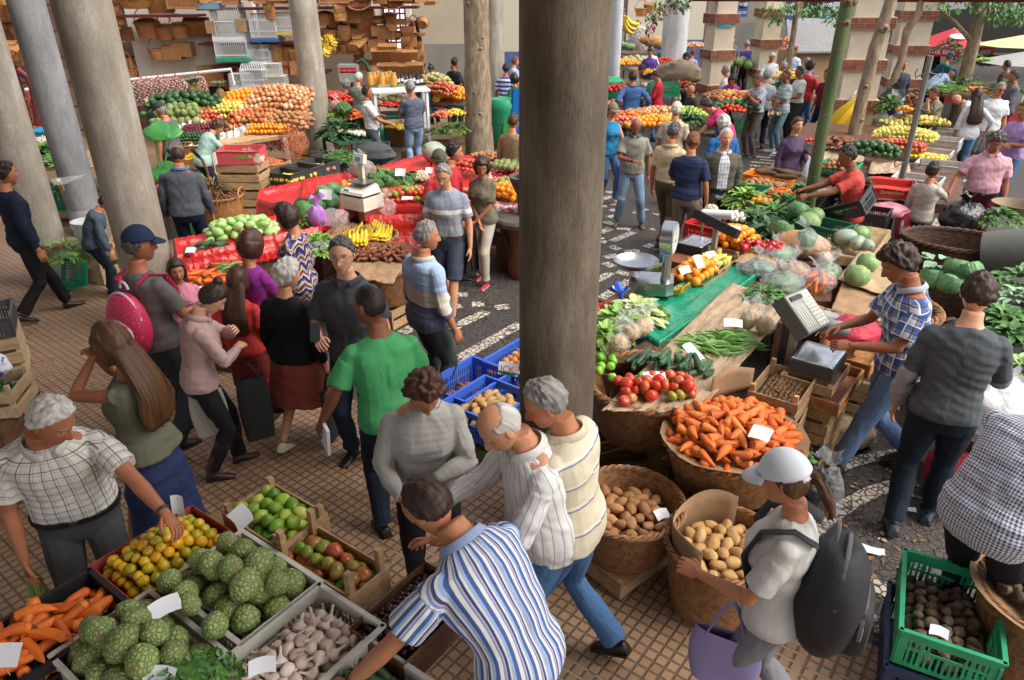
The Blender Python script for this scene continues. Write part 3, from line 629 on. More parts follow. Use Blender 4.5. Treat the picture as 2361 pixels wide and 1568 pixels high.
  for i in rA(len(rg)-1):
   for j in rA(n):fs.append((i*n+j,(i+1)*n+j,(i+1)*n+(j+1)%n,i*n+(j+1)%n))
  fs+=[tuple(rA(n)),tuple(rA(len(rg)*n-1,(len(rg)-1)*n-1,-1))]
  b.add(vs,fs,0,X)
  if bO:b.tube([X@V((0,-.02,0)),An.lerp(K,.5),An.lerp(K,.72)],[.05,.064,.07],10)
  elif not sR and bt=='long':pass
  sh=b.build('shoe',mat('shoe_'+sH,sH,.45,bump=.2,bZ=40),root);sh.scale=(s,)*3
  so=MB();so.box((0,.055,-.077),(.078 if not fem else .068,.225,.014),X=X);q=so.build('sole',mat('sole_'+('w' if sH>'#9' else 'd'),'#b9b3a6' if sH>'#9' else '#1c1917',.7),sh)
 HX=M.Translation(hc*s)@(A2*(s*hsz)).to_4x4()
 st_=hair[0];hm=hair_mat(hair[1],*HC[hair[1]])if st_!='none' else None
 if st_!='none':
  th_={'short':.011,'buzz':.004,'bald':.007,'thin':.009,'curly':.028,'bob':.024,'long':.018,'wavy':.02,'bun':.012,'pony':.012}[st_]
  nzs={'curly':.6,'short':.75,'wavy':.5,'bob':.35,'long':.3,'thin':.5}.get(st_,.4);nf={'curly':28,'short':34,'thin':30}.get(st_,16)
  pts=[];mk=[];pt=[]
  for d,p in zip(DIRS,HEADP[1 if fem else 0]):
   m_=hair_mask(st_,d,p)+.012*noise.noise(p*75+V((seed,0,0)));q=sm((m_+.012)/.03);mk.append(m_)
   o_=-.010+(th_+.010)*q*(1+nzs*noise.noise(V((p.x*nf*2,p.y*nf*2,p.z*nf))+V((seed,0,0))))
   if st_ in('bob','long','wavy')and p.z<.0:o_+=.012*sm(-p.z/.06)*(1 if p.y<.03 else 0)
   if st_ in('bob',)and p.z<.02 and p.y<0:o_+=.014
   pts.append(HX@(p+d*o_));pt.append((atan2(d.y,d.x)*.1,p.z,0))
  keep=[f for f in HF if max(mk[i]for i in f)>-.014]
  b=MB();b.add(pts,keep)
  if st_=='bun':
   b.ball(HX@V((0,-.055,.125)),.038*s,14,10,fn=nz(.3,4,seed));pt+=[(V(v).x*.5,V(v).z*.3,0)for v in b.v[-1]]
  if st_ in('long','wavy','pony'):
   ln=.36 if st_!='pony' else .2;k=9;ps=[];rx=[];ry=[]
   for i in rA(k):
    u=i/(k-1)
    if st_=='pony':p=HX@V((0,-.10-.05*sin(u*2),.03-.22*u));ps.append(p);rx.append(.028*(1-.5*u)*s);ry.append(.022*(1-.5*u)*s)
    else:
     p0=HX@V((0,-.055,-.01));zc=1.50-ln*u;c,A=TF(zc);r3=rz(zc);q=(c+A@V((0,-r3[2]*1.0-.045+r3[3],0)))*s
     ps.append(p0.lerp(q,sm(u*3.0)));rx.append((.088+.055*sin(PI*u*.8))*s*(1 if u<.9 else .7));ry.append((.05-.012*u)*s*(1 if u<.9 else .6))
   q=MB();q.tube(ps,rx,22,0,ry=ry,up=(0,-1,0));vv=np.concatenate(q.v)
   nn=np.array([noise.noise(V((j%22*.9,(j//22)*.35,seed)))*.032 for j in rA(len(vv))]);cen=np.repeat(np.array([list(p)for p in ps]),22,0)
   dv=vv-cen;ln_=np.linalg.norm(dv,axis=1,keepdims=True)+1e-6;vv=vv+dv/ln_*nn[:,None]*s
   b.add(vv,q.f);pt+=[((j%22)*.045,-(j//22)*.05,0)for j in rA(len(vv))]
  o=b.build('hair',hm,root,ang=75);a=o.data.attributes.new('pat','FLOAT_VECTOR','POINT');a.data.foreach_set('vector',np.array(pt,float).ravel())
 if cap:
  b=MB();kp=[];pts=[]
  for d,p in zip(DIRS,HEADP[0]):pts.append(HX@(p*1.0+d*(.020 if p.z>.028 else .012)+V((0,0,.004))))
  kp=[f for f in HF if min(HEADP[0][i].z-.030-.15*max(0,HEADP[0][i].y-.02)-(.0 if HEADP[0][i].y>0 else HEADP[0][i].y*.25)for i in f)>-.004]
  b.add(pts,kp)
  if cap[1]!='beanie':
   hy2=R(cap[2])if len(cap)>2 else 0
   def br(u,v):
    a=(u-.5)*1.9+hy2;r=.100+.075*v*cos((u-.5)*2.2)*(1 if cap[1]!='hat' else .8)
    return HX@V((.082/.1*r*sin(a),r*cos(a),.042+.006-.10*v*v*.25))
   def br2(u,v):
    a=u*2*PI;r=.098+.055*v;return HX@V((.86*r*sin(a),r*cos(a),.042-.02*v))
   b.grid(14,3,br)if cap[1]!='hat' else b.grid(28,3,br2)
  cp=b.build('hat' if cap[1]=='hat' else 'cap',cL('cap '+cap[0],cap[0]),root,ang=70)
  sol=cp.modifiers.new('t','SOLIDIFY');sol.thickness=.004
 if gL:
  b=MB()
  for sd in(-1,1):
   b.tube([HX@V((sd*.031+.021*cos(a),.1005-.012*abs(cos(a)*.5+sd*.5)*.5,.010+.016*sin(a)))for a in np.linspace(0,6.28,15)[:-1]],.0018*s,5,closed=True)
   b.tube([HX@V((sd*.052,.094,.014)),HX@V((sd*.078,.05,.014)),HX@V((sd*.080,-.01,.01))],.0016*s,5)
   if gL==2:b.poly([HX@V((sd*.031+.021*cos(a),.099,.010+.016*sin(a)))for a in np.linspace(0,6.28,13)[:-1]])
  b.tube([HX@V((-.010,.105,.014)),HX@V((.010,.105,.014))],.0016*s,5)
  b.build('glasses',mat('glasses_frame',(.10,.08,.05),.3)if gL==1 else bL,root)
 if cO:
  b=MB();n=26;R1=[];R2=[];R3=[]
  for j in rA(n):
   a=2*PI*j/n;fr=max(0,sin(a))**3
   for lst,z,t in((R1,1.475,.020),(R2,1.515,.022),(R3,1.485,.040)):
    c,A=TF(z-.03*fr);r3=rz(1.50);lst.append((c+A@V(((r3[1]+t)*cos(a),(r3[2]+t)*sin(a)+r3[3]+.012*fr,0)))*s)
  b.add(R1+R2+R3,[f for j in rA(n)for f in((j,(j+1)%n,n+(j+1)%n,n+j),(n+j,n+(j+1)%n,2*n+(j+1)%n,2*n+j))if abs(j-n/4)>.6])
  cm=cO if not isinstance(cO,(str,tuple))else cL('collar '+str(cO),cO)
  o=b.build('collar',cm,root,ang=80);a=o.data.attributes.new('pat','FLOAT_VECTOR','POINT');a.data.foreach_set('vector',(np.concatenate(b.v)/s).ravel());o.modifiers.new('t','SOLIDIFY').thickness=.004
 if belt:
  b=MB();z=.985;c,A=TF(z);r3=rz(z);n=28
  ps=[(p)*s for p in rI(z,*r3[1:],t=.015,n=n)];b.tube(ps,.006*s,6,closed=True,ry=.018*s,up=(0,0,1));bl=b.build('belt',mat('belt_'+belt,belt,.45),root)
  q=MB();q.box((c+A@V((0,(r3[2]*(.5+.5*w)+.022)+r3[3]+bE*1.05*exp(-((z-1.06)/.12)**2),0)))*s,(.04*s,.008,.032*s));q.build('buckle',sL,bl)
 if watch:
  sd=watch;S,E,W=ARM[sd];d=(W-E).normalized();b=MB();n=16;u=d.orthogonal().normalized();v=d.cross(u)
  c=E.lerp(W,.96);b.tube([(c+u*.031*cos(2*PI*j/n)+v*.031*sin(2*PI*j/n))*s for j in rA(n)],.004*s,5,closed=True,ry=.010*s,up=d);b.build('watch',mat('watch_strap',(.05,.04,.035),.4),root)
 PEND.append(rec);rec['HX']=HX;return rec
def hand_mesh(b,W,E,sd,nrm,curl,s):
 d=(W-E).normalized();n=nrm-d*nrm.dot(d);n=n.normalized()if n.length>.01 else d.orthogonal();t=n.cross(d)*(-sd)
 if t.z<-.3 and False:t=-t
 O=W+d*.012
 def P(a,bb,c):return(O+d*a+t*bb+n*c)*s
 vs=[];fs=[];k=10;rg=[(0,.026,.018),(.03,.036,.017),(.06,.041,.015),(.088,.040,.012)]
 for(x,hw,hh)in rg:
  for j in rA(k):a=2*PI*j/k;vs.append(P(x,hw*cos(a),hh*sin(a)))
 for i in rA(3):
  for j in rA(k):fs.append((i*k+j,i*k+(j+1)%k,(i+1)*k+(j+1)%k,(i+1)*k+j))
 fs+=[tuple(rA(k)),tuple(rA(3*k,4*k))];b.add(vs,fs)
 for(y,l,r,cc)in((.029,.072,.0088,.9),(.010,.080,.0090,1.0),(-.010,.075,.0086,1.08),(-.029,.060,.0078,1.2)):
  p=[.082,y,0.0];ang=0;pts=[P(*p)]
  for sg,f in((.42,.55),(.32,.8),(.26,.6)):
   ang+=curl*f*cc;p=[p[0]+l*sg*cos(ang),p[1]+(y*.06),p[2]+l*sg*sin(ang)];pts.append(P(*p))
  b.tube(pts,[r*s*1.05,r*s,r*s*.92,r*s*.7],7)
 b.tube([P(.015,.022,.004),P(.040,.044,.010+.01*curl),P(.068,.052,.018+.018*curl),P(.088,.048,.026+.02*curl)],[.0125*s,.0115*s,.010*s,.0075*s],7)
def finish_people():
 bpy.context.view_layer.update();dg=bpy.context.evaluated_depsgraph_get()
 for r in PEND:
  s=r['s'];FRc=np.array([list(c)for c,_ in r['FR']]);FRA=np.array([[list(x)for x in A]for _,A in r['FR']]);segs=[]
  for sd in(-1,1):
   S,E,W=r['ARM'][sd];segs.append((np.array(S),np.array(E),np.array(W),sd))
  for o,amp in r['parts']:
   me=bpy.data.meshes.new_from_object(o.evaluated_get(dg));me.name=o.name
   o.modifiers.clear();o.data=me;n=len(me.vertices);a=np.empty(n*3);me.vertices.foreach_get('co',a);P=a.reshape(-1,3)
   nr=np.empty(n*3);me.vertices.foreach_get('normal',nr);nr=nr.reshape(-1,3)
   if amp:
    D=((P[:,None,:]-FRc[None])**2).sum(2)if n<40000 else None
    i=D.argmin(1);c=FRc[i];A=FRA[i];q=np.einsum('nij,ni->nj',A,P-c)
    zt=r['zs'][i]+np.clip(q[:,2],-.4,.1)*(i==0)+q[:,2]*(i>0)
    u=np.arctan2(q[:,0],q[:,1])*.15;tors=np.hypot(q[:,0]/(.19*r['w']),q[:,1]/.14);pat=np.stack([u,zt,np.zeros(n)],1)
    if o.name.split('.')[0]in('shirt','jacket','blouse'):
     for S,E,W,sd in segs:
      for a0,b0,off in((S,E,0),(E,W,.29)):
       d=b0-a0;l=np.linalg.norm(d);d=d/l;t=np.clip((P-a0)@d,0,l);v=P-(a0+t[:,None]*d);dist=np.linalg.norm(v,axis=1)/.062
       e1=np.cross(d,[0,1,.2]);e1/=np.linalg.norm(e1);e2=np.cross(d,e1)
       m=(dist<tors*.92)&(t>0.05)|((dist<.9)&(off>0));pu=np.arctan2(v@e1,v@e2)*.06
       pat[m]=np.stack([pu,1.42-(off+t),np.full(n,.02)],1)[m];tors=np.where(m,dist*.5,tors)
    Q=np.stack([pat[:,0],pat[:,2]*3,pat[:,1]],1)*1.0+P*.25
    isT=o.name.split('.')[0]in('trousers','shorts');f=fold3(Q if not isT else P*np.array([1,1,.55]),r['seed'])
    g=fold3(P*np.array([.5,.5,.8]),r['seed']+3,.6);big=1.0
    if isT:big=.55+.9*np.exp(-((P[:,2]-.47)/.10)**2)+1.0*np.exp(-((P[:,2]-.14)/.07)**2)
    P=P+nr*((f*.6+g*.8)*amp*big)[:,None]
    at2=me.attributes.new('pat','FLOAT_VECTOR','POINT');at2.data.foreach_set('vector',pat.astype(float).ravel())
    me.vertices.foreach_set('co',(P*s).ravel());me.shade_smooth();me.update()
   else:
    b=MB();fs=[tuple(p.vertices)for p in me.polygons];b.add(P*s,fs);nb=b.n
    HXm=r['HX'];hp=[HXm@p for p in HEADP[1 if r['fem']else 0]];b.add(hp,HF);h0=nb;h1=b.n
    for sd in(-1,1):
     X=HXm@M.Translation((sd*.076,-.008,-.002))@M.Rotation(sd*-.35,4,'Z')@M.Rotation(.15,4,'X')
     b.ball((0,0,0),(.008,.021,.033),10,8,0,X=X,fn=lambda d:1-.25*max(0,1-abs(d.y)*2)*max(0,d.x*sd))
    for S,E,W,sd in segs:
     dz=(W-E)/np.linalg.norm(W-E);nrm=V((-sd,.0,.0))if dz[2]<-.6 else V((-sd*.6,0,-.8))if dz[1]>.3 else V((-sd*.8,-.6,0))
     hand_mesh(b,V(W),V(E),sd,nrm,.35 if dz[2]<-.6 else .65,s)
    me2=b.mesh('body',SKIN,True,70);o.data=me2
    sk=np.array(r['sk']);N=b.n;col=np.ones((N,4));col[:,:3]=sk
    hcol=np.array(HC[r['hair'][1]][0]and hexc(HC[r['hair'][1]][0]))if r['hair'][0]!='none' else np.array((.1,.08,.07))
    for k,p in eN(HEADP[1 if r['fem']else 0]):
     if p.y<.03:continue
     ax=abs(p.x);c3=sk.copy()
     def bl(cc,f):
      c3[:]=c3*(1-f)+np.array(cc)*f
     bl(sk*np.array((1.12,.82,.78)),.45*exp(-((ax-.045)/.02)**2-((p.z+.02)/.022)**2)+.4*exp(-(p.x/.014)**2-((p.z+.03)/.014)**2))
     bl(sk*np.array((.85,.48,.46)),.85*exp(-((p.x/.024)**4)-((p.z+.064)/.0095)**2)*(1.1 if r['fem']else .7))
     bl(sk*.25,.8*exp(-((p.x/.021)**4)-((p.z+.0635)/.0026)**2))
     bl(hcol*.7,(.85 if not r['fem']else .6)*exp(-((ax-.032)/.017)**4-((p.z-.034+.12*max(0,ax-.03))/.0045)**2))
     e=exp(-((ax-.031)/.012)**4-((p.z-.012)/.0055)**4)
     bl((.55,.50,.47),.8*e);bl((.03,.02,.015),exp(-((ax-.031)/.0052)**4-((p.z-.012)/.0055)**4));bl(sk*.3,.6*exp(-((ax-.031)/.015)**4-((p.z-.0185)/.0025)**2))
     if r['hair'][0]in('short','buzz','thin')and not r['fem']:bl(sk*.62+.01,.30*sm((-p.z-.045)/.04))
     col[h0+k,:3]=c3
    if r['hair'][0]=='buzz' or r['hair'][0]=='thin':pass
    ca=me2.color_attributes.new('Col','FLOAT_COLOR','POINT');ca.data.foreach_set('color',col.astype(np.float32).ravel())
def tile_mat():
 m,t,p=nM('terracotta_tiles');L=t.links;tc=nd(t,'ShaderNodeTexCoord');mp=nd(t,'ShaderNodeMapping');mp.inputs['Rotation'].default_value=(0,0,R(-AX));L.new(tc.outputs['Object'],mp.inputs[0])
 sep=nd(t,'ShaderNodeSeparateXYZ');L.new(mp.outputs[0],sep.inputs[0]);S=1/.066
 X=mM(t,'MULTIPLY',sep.outputs[0],S);Y=mM(t,'MULTIPLY',sep.outputs[1],S)
 def edge(a,w):
  f=mM(t,'ABSOLUTE',mM(t,'SUBTRACT',mM(t,'FRACT',a),.5));r=nd(t,'ShaderNodeMapRange');r.inputs[1].default_value=.5-w;r.inputs[2].default_value=.5-w*1.9;r.inputs[3].default_value=0;r.inputs[4].default_value=1;L.new(f,r.inputs[0]);return r.outputs[0]
 ex=edge(X,.075);ey=edge(Y,.065);e=mM(t,'MINIMUM',ex,ey)
 cell=nd(t,'ShaderNodeCombineXYZ');L.new(mM(t,'FLOOR',X),cell.inputs[0]);L.new(mM(t,'FLOOR',Y),cell.inputs[1]);wn=nd(t,'ShaderNodeTexWhiteNoise');L.new(cell.outputs[0],wn.inputs[0])
 big=nd(t,'ShaderNodeCombineXYZ');L.new(mM(t,'FLOOR',mM(t,'MULTIPLY',X,.25)),big.inputs[0]);L.new(mM(t,'FLOOR',mM(t,'MULTIPLY',Y,.25)),big.inputs[1]);wb=nd(t,'ShaderNodeTexWhiteNoise');L.new(big.outputs[0],wb.inputs[0])
 n=nd(t,'ShaderNodeTexNoise',Scale=1.1,Detail=6);L.new(tc.outputs['Object'],n.inputs['Vector']);n2=nd(t,'ShaderNodeTexNoise',Scale=40,Detail=4);L.new(tc.outputs['Object'],n2.inputs['Vector'])
 r=ramp(t,[(0,(.20,.115,.065)),(.3,(.30,.18,.10)),(.6,(.38,.235,.135)),(1,(.30,.20,.135))]);L.new(mM(t,'ADD',mM(t,'MULTIPLY',wn.outputs[0],.35),mM(t,'ADD',mM(t,'MULTIPLY',wb.outputs[0],.3),mM(t,'MULTIPLY',n.outputs[0],.4))),r.inputs[0])
 r3=nd(t,'ShaderNodeMapRange');r3.inputs[1].default_value=.5;r3.inputs[2].default_value=.68;L.new(n.outputs[0],r3.inputs[0])
 c=mC(t,r.outputs[0],(.115,.08,.06),mM(t,'MULTIPLY',r3.outputs[0],.7));c=mC(t,c,(.2,.12,.07),mM(t,'MULTIPLY',n2.outputs[0],.35))
 gr=mC(t,(.10,.06,.04),(.38,.25,.16),mM(t,'GREATER_THAN',n.outputs[0],.56))
 g2=mC(t,(.085,.05,.032),gr,mM(t,'LESS_THAN',ey,.5));c=mC(t,mC(t,g2,c,.22),c,e);L.new(c,p.inputs['Base Color']);p.inputs['Roughness'].default_value=.65
 b=nd(t,'ShaderNodeBump',Strength=.8,Distance=.008);L.new(mM(t,'ADD',e,mM(t,'MULTIPLY',n2.outputs[0],.15)),b.inputs['Height']);L.new(b.outputs[0],p.inputs['Normal']);return m
def mosaic(name,cols,joint,scale,jw,stain=None):
 m,t,p=nM(name);L=t.links;tc=nd(t,'ShaderNodeTexCoord');v=nd(t,'ShaderNodeTexVoronoi',Scale=scale);v.feature='DISTANCE_TO_EDGE';v2=nd(t,'ShaderNodeTexVoronoi',Scale=scale)
 for q in(v,v2):q.inputs['Randomness'].default_value=.85;L.new(tc.outputs['Object'],q.inputs['Vector'])
 n=nd(t,'ShaderNodeTexNoise',Scale=1.6,Detail=6);L.new(tc.outputs['Object'],n.inputs['Vector'])
 sp=nd(t,'ShaderNodeSeparateColor');L.new(v2.outputs['Color'],sp.inputs[0]);r=ramp(t,cols);L.new(mM(t,'ADD',mM(t,'MULTIPLY',sp.outputs[0],.6),mM(t,'MULTIPLY',n.outputs[0],.4)),r.inputs[0]);c=r.outputs[0]
 if stain:
  rr=nd(t,'ShaderNodeMapRange');rr.inputs[1].default_value=.45;rr.inputs[2].default_value=.7;L.new(n.outputs[0],rr.inputs[0]);c=mC(t,c,stain,mM(t,'MULTIPLY',rr.outputs[0],.6))
 e=nd(t,'ShaderNodeMapRange');e.inputs[1].default_value=jw*.4;e.inputs[2].default_value=jw;L.new(v.outputs['Distance'],e.inputs[0])
 L.new(mC(t,joint,c,e.outputs[0]),p.inputs['Base Color']);p.inputs['Roughness'].default_value=.6
 b=nd(t,'ShaderNodeBump',Strength=.7,Distance=.006);L.new(mM(t,'ADD',e.outputs[0],mM(t,'MULTIPLY',n.outputs[0],.5)),b.inputs['Height']);L.new(b.outputs[0],p.inputs['Normal']);return m
m_tile=tile_mat();m_bas=mosaic('basalt_mosaic',[(0,(.045,.038,.036)),(1,(.095,.082,.074))],(.022,.018,.016),21,.08,(.095,.072,.055));m_lime=mosaic('limestone_mosaic',[(0,(.48,.42,.34)),(1,(.68,.62,.53))],(.07,.055,.045),19,.12)
b=MB();b.grid(40,40,lambda u,v:(-60+120*u,-20+140*v,0));sU(b.build('ground',m_bas))
e=V((cos(R(AX)),sin(R(AX)),0));nrm=V((-e.y,e.x,0))
b=MB();P=[(6.2,.0),(-5.35,9.05),(-4.1,15.4),(-1.6,17.6),(-.4,20),(0,45),(-30,45),(-30,-6),(6.2,-6)]
b.poly([(x*KW,y*KW,.004)for x,y in P]);sU(b.build('tiled_floor',m_tile))
b=MB();Q=[(x*KW,y*KW)for x,y in[(5.6,.25),(-5.6,8.9),(-14,15),(-30,15),(-30,-7),(5.6,-7)]];n=len(Q);b.add([(x,y,z)for z in(5.6,5.85)for x,y in Q],[tuple(rA(n-1,-1,-1)),tuple(rA(n,2*n))]+[(i,(i+1)%n,n+(i+1)%n,n+i)for i in rA(n)]);sU(b.build('gallery_shade_slab',mat('shade_slab_plaster',(.62,.57,.48),.9),sM=False))  # out-of-view slab added to shade the foreground; stops short of the back hall
b=MB()
def sI(x0,y0,x1,y1,wd=.12,z=.006):
 a,c=at(x0,y0),at(x1,y1);d=(c-a).normalized();s=V((-d.y,d.x,0))*wd/2
 b.poly([V((q.x,q.y,z))for q in(a-s,c-s,c+s,a+s)])
for q in[(877,729,943,698),(925,769,953,755),(1040,759,1122,719),(1046,835,1200,748),(938,845,946,818,),(1055,681,1079,680),(1088,703,1118,702),(1141,710,1174,707),(1108,618,1126,616),(1100,635,1119,633),(1050,708,1064,705)]:sI(*q,wd=.14)
for x0,y0,x1,y1 in[(130,265,250,225),(255,320,355,285),(130,328,205,330),(240,362,325,388),(205,445,310,428),(185,490,270,525),(305,558,450,572),(110,615,245,562),(255,695,480,600),(115,698,200,707),(235,745,340,785),(385,805,545,795),(185,868,315,838),(175,920,265,965),(305,1015,450,1050),(90,1110,250,1025),(140,1295,440,1105),(85,1380,190,1370),(610,760,680,728),(195,175,270,190),(300,220,360,215),(660,575,700,570),(470,395,500,395),(560,370,620,360),(700,415,730,410)]:
 sI(1354.6+x0*.2205,403.5+y0*.2205,1354.6+x1*.2205,403.5+y1*.2205,wd=.13)
for x0,y0,x1,y1 in[(20,1080,320,1105),(160,1135,480,1165),(0,1170,480,1210),(0,1225,480,1265),(0,1275,470,1310),(0,1330,470,1360),(300,1065,500,1090),(240,870,490,885),(80,820,540,850),(360,910,540,925),(20,940,180,930),(140,1000,300,975),(880,685,1010,690),(930,750,1060,710),(840,770,1050,790),(840,800,1050,825),(1000,540,1100,560),(1000,590,1110,570),(0,990,60,985)]:
 sI(1729.3+x0*.147,201.7+y0*.147,1729.3+x1*.147,201.7+y1*.147,wd=.11)
for x0,y0,x1,y1 in[(2170,455,2200,460),(2190,470,2205,440),(2205,483,2235,487),(2150,545,2170,505),(2230,430,2260,425),(2205,420,2230,415)]:sI(x0,y0,x1,y1,wd=.16)
def band(pts,wd):
 pts=[at(*p)for p in pts];k=len(pts);L=[];Rt=[]
 for i,p in eN(pts):
  d=(pts[min(i+1,k-1)]-pts[max(i-1,0)]).normalized();s=V((-d.y,d.x,0))*wd/2;L.append(V(((p-s).x,(p-s).y,.008)));Rt.append(V(((p+s).x,(p+s).y,.008)))
 for i in rA(k-1):b.poly([L[i],L[i+1],Rt[i+1],Rt[i]])
band([(1900,1100),(1924,1084),(1960,1068),(2000,1058),(2060,1048),(2110,1045)],.11)
band([(1850,1255),(1893,1209),(1925,1186),(1960,1162),(2010,1135),(2060,1120),(2110,1112)],.115)
band([(1940,1315),(1995,1341),(2058,1369),(2120,1400)],.13);band([(1930,1395),(1985,1419),(2040,1452),(2100,1490)],.13)
sU(b.build('paving_bands',m_lime,sM=False))
litter=mat('litter_leaf',(.30,.17,.07),.8,rand=.4,pal=['#8a5a2a','#a87840','#6a4a28','#c8b088'])
b=MB();g=random.Random(3)
for k in rA(230):
 p=at(g.uniform(1880,2120),g.uniform(1060,1460))if k<170 else at(g.uniform(650,1300),g.uniform(700,1300))
 leaf(b,(p.x,p.y,.012),(g.uniform(-1,1),g.uniform(-1,1),.05),g.uniform(.012,.05)if k<170 else .025,.014 if k%6 else .035,n=2,curl=.1)
tag(b.build('leaf_litter',litter),'scraps of dry leaf and straw scattered on the paving','litter',None,'stuff')
def scrap(px,py,rz,w,h,lB):
 b=MB();b.grid(4,3,lambda u,v:((u-.5)*w,(v-.5)*h*(1-.3*u*(w<.2)),.014+.006*sin(5*u+2*v)));tag(b.build('paper_scrap',paper,None,at(px,py,0),rz),lB,'paper',)
scrap(2081,1175,-14,.17,.06,'narrow blank paper slip lying on the dark paving');scrap(2010,1272,-20,.15,.09,'torn white paper corner lying on the dark paving near the green crate')
scrap(1315,1300,40,.09,.07,'white scrap of paper on the tiles beside the column base');scrap(1387,552,20,.07,.06,'tiny white scrap dropped on the paving beside brown trousers')
def conc(name,c1,c2,c3):
 m,t,p=nM(name);L=t.links;tc=nd(t,'ShaderNodeTexCoord');mp=nd(t,'ShaderNodeMapping');mp.inputs['Scale'].default_value=(1,1,.18);L.new(tc.outputs['Object'],mp.inputs[0])
 n=nd(t,'ShaderNodeTexNoise',Scale=6,Detail=8);n.inputs['Roughness'].default_value=.65;L.new(mp.outputs[0],n.inputs['Vector']);n2=nd(t,'ShaderNodeTexNoise',Scale=110,Detail=3);L.new(mp.outputs[0],n2.inputs['Vector']);n3=nd(t,'ShaderNodeTexNoise',Scale=1.5,Detail=5);L.new(tc.outputs['Object'],n3.inputs['Vector'])
 r=ramp(t,[(.38,c1),(.5,c2),(.60,c3)]);L.new(mM(t,'ADD',mM(t,'MULTIPLY',n.outputs[0],.6),mM(t,'MULTIPLY',n3.outputs[0],.4)),r.inputs[0])
 c=mC(t,r.outputs[0],tuple(x*.62 for x in c1),mM(t,'MULTIPLY',mM(t,'GREATER_THAN',n2.outputs[0],.56),.3));L.new(c,p.inputs['Base Color']);p.inputs['Roughness'].default_value=.85
 b=nd(t,'ShaderNodeBump',Strength=.5,Distance=.004);L.new(n2.outputs[0],b.inputs['Height']);L.new(b.outputs[0],p.inputs['Normal']);return m
m_conA=conc('grey_concrete',(.23,.195,.155),(.33,.29,.235),(.45,.41,.355));m_conM=conc('brown_concrete',(.075,.056,.038),(.135,.105,.074),(.22,.18,.13));m_conB=conc('pale_concrete',(.40,.40,.40),(.50,.51,.53),(.58,.60,.63))
m_conB2=conc('blue_grey_concrete',(.15,.155,.165),(.22,.225,.235),(.30,.30,.31))
def cM(x,y,r,m,lB,taper=.93,h=9,base=.45,m2=None):
 x,y,r,h,base=x*KW,y*KW,r*KW,h*KW,base*KW;o=T('column',lB,'column',(x,y,0));b=MB();n=14
 b.lathe([(r*(1-(1-taper)*(z/h)),z)for z in np.linspace(base,h,n)],40);b.build('shaft',m,o)
 b=MB();b.lathe([(r*1.05,.0),(r*1.04,base-.012),(r*1.0,base+.001)],40);b.build('plinth',m2 or m,o);return o
cM(.31,4.32,.262,m_conM,'thick dark brown weathered column in the foreground beside the potato baskets',.95,m2=conc('dark_base',(.035,.025,.02),(.06,.045,.035),(.09,.07,.055)))
cM(-4.26,7.86,.275,m_conA,'grey concrete column between the red stall and the boy\'s pink rucksack wearer',1.0);cM(-6.43,9.39,.265,m_conA,'grey concrete column with the green crate leaning on its foot',1.0)
cM(-7.1,11.6,.25,m_conB2,'darker bluish concrete column standing behind two paler ones',1.0);cM(-4.27,16.3,.285,m_conA,'slim grey concrete column in front of the onion sacks',1.0)
cM(-.42,22.5,.27,m_conA,'pale concrete column behind the brown tree trunk',1.0)
cM(3.18,23,.17,m_conB,'narrow white column half hidden by the dark foreground column',1.0)
p=aty(1545,210,27);cM(p.x/KW,27,.44,m_conB,'white round column at the far stalls left of the brick pillars',1.0)
p=aty(1665,140,28);cM(p.x/KW,28,.3,m_conB,'pale round column behind the first brick banded pillar',1.0)
brick=mat('brick',(.27,.09,.045),.8,(.19,.06,.03),20,.3,60,rand=.2);cream=mat('cream_plaster',(.64,.55,.42),.85,(.56,.47,.35),3,.1,40);mortar=mat('mortar',(.55,.45,.34),.9)
def pI(x,y,wd,rz,lB,h=5.2,first=.15,step=.87,bh=.25):
 wd,h,first,step,bh=[q*KW for q in(wd,h,first,step,bh)]
 o=T('brick_banded_pillar',lB,'pillar',(x,y,0),rz);MB().box((0,0,h/2),(wd,wd,h)).build('shaft',cream,o,sM=False)
 z=first
 while z<h:
  b=MB();w2=wd+.12;b.box((0,0,z+bh/2),(w2,w2,bh),mi=1)
  for r_ in rA(2):
   zz=z+bh*(.27+.46*r_);n=3;off=.5*(r_%2)
   for s in rA(4):
    a=s*90
    for k in rA(-1,n+1):
     x0=max(0,(k+off)/n);x1=min(1,(k+1+off)/n)
     if x1-x0<.05:continue
     X=M.Rotation(R(a),4,'Z');b.box((((x0+x1)/2-.5)*w2,-w2/2-.001,zz),((x1-x0)*w2-.014,.012,bh*.43),X=X)
  b.build('brick_band',[brick,mortar],o,sM=False);z+=step
 return o
PIL=[(1640,20.4,.56,12,'brick banded cream pillar with a small turquoise sign'),(1745,24.2,.58,8,'brick banded cream pillar behind the man in the grey checked shirt'),(1965,17.6,.80,-14,'broad brick banded cream pillar behind the leaning brown tree'),(2062,21.5,.80,-14,'brick banded cream pillar beside the man on the phone')]
PO=[]
for px,Y,wd,rz,l in PIL:p=aty(px,250,Y);PO.append(pI(p.x,p.y,wd,rz,l))
maroon=mat('maroon_paint',(.16,.018,.022),.5,(.11,.015,.018),6)
b=MB();a=aty(1590,3,20.2);c=aty(2361,6,16.6);d=c-a;b.tube([a+V((0,0,.16)),c+d*.2+V((0,0,.16))],.16,4);tag(b.build('roof_beam',maroon,sM=False),'long maroon beam running across the tops of the brick pillars','beam')
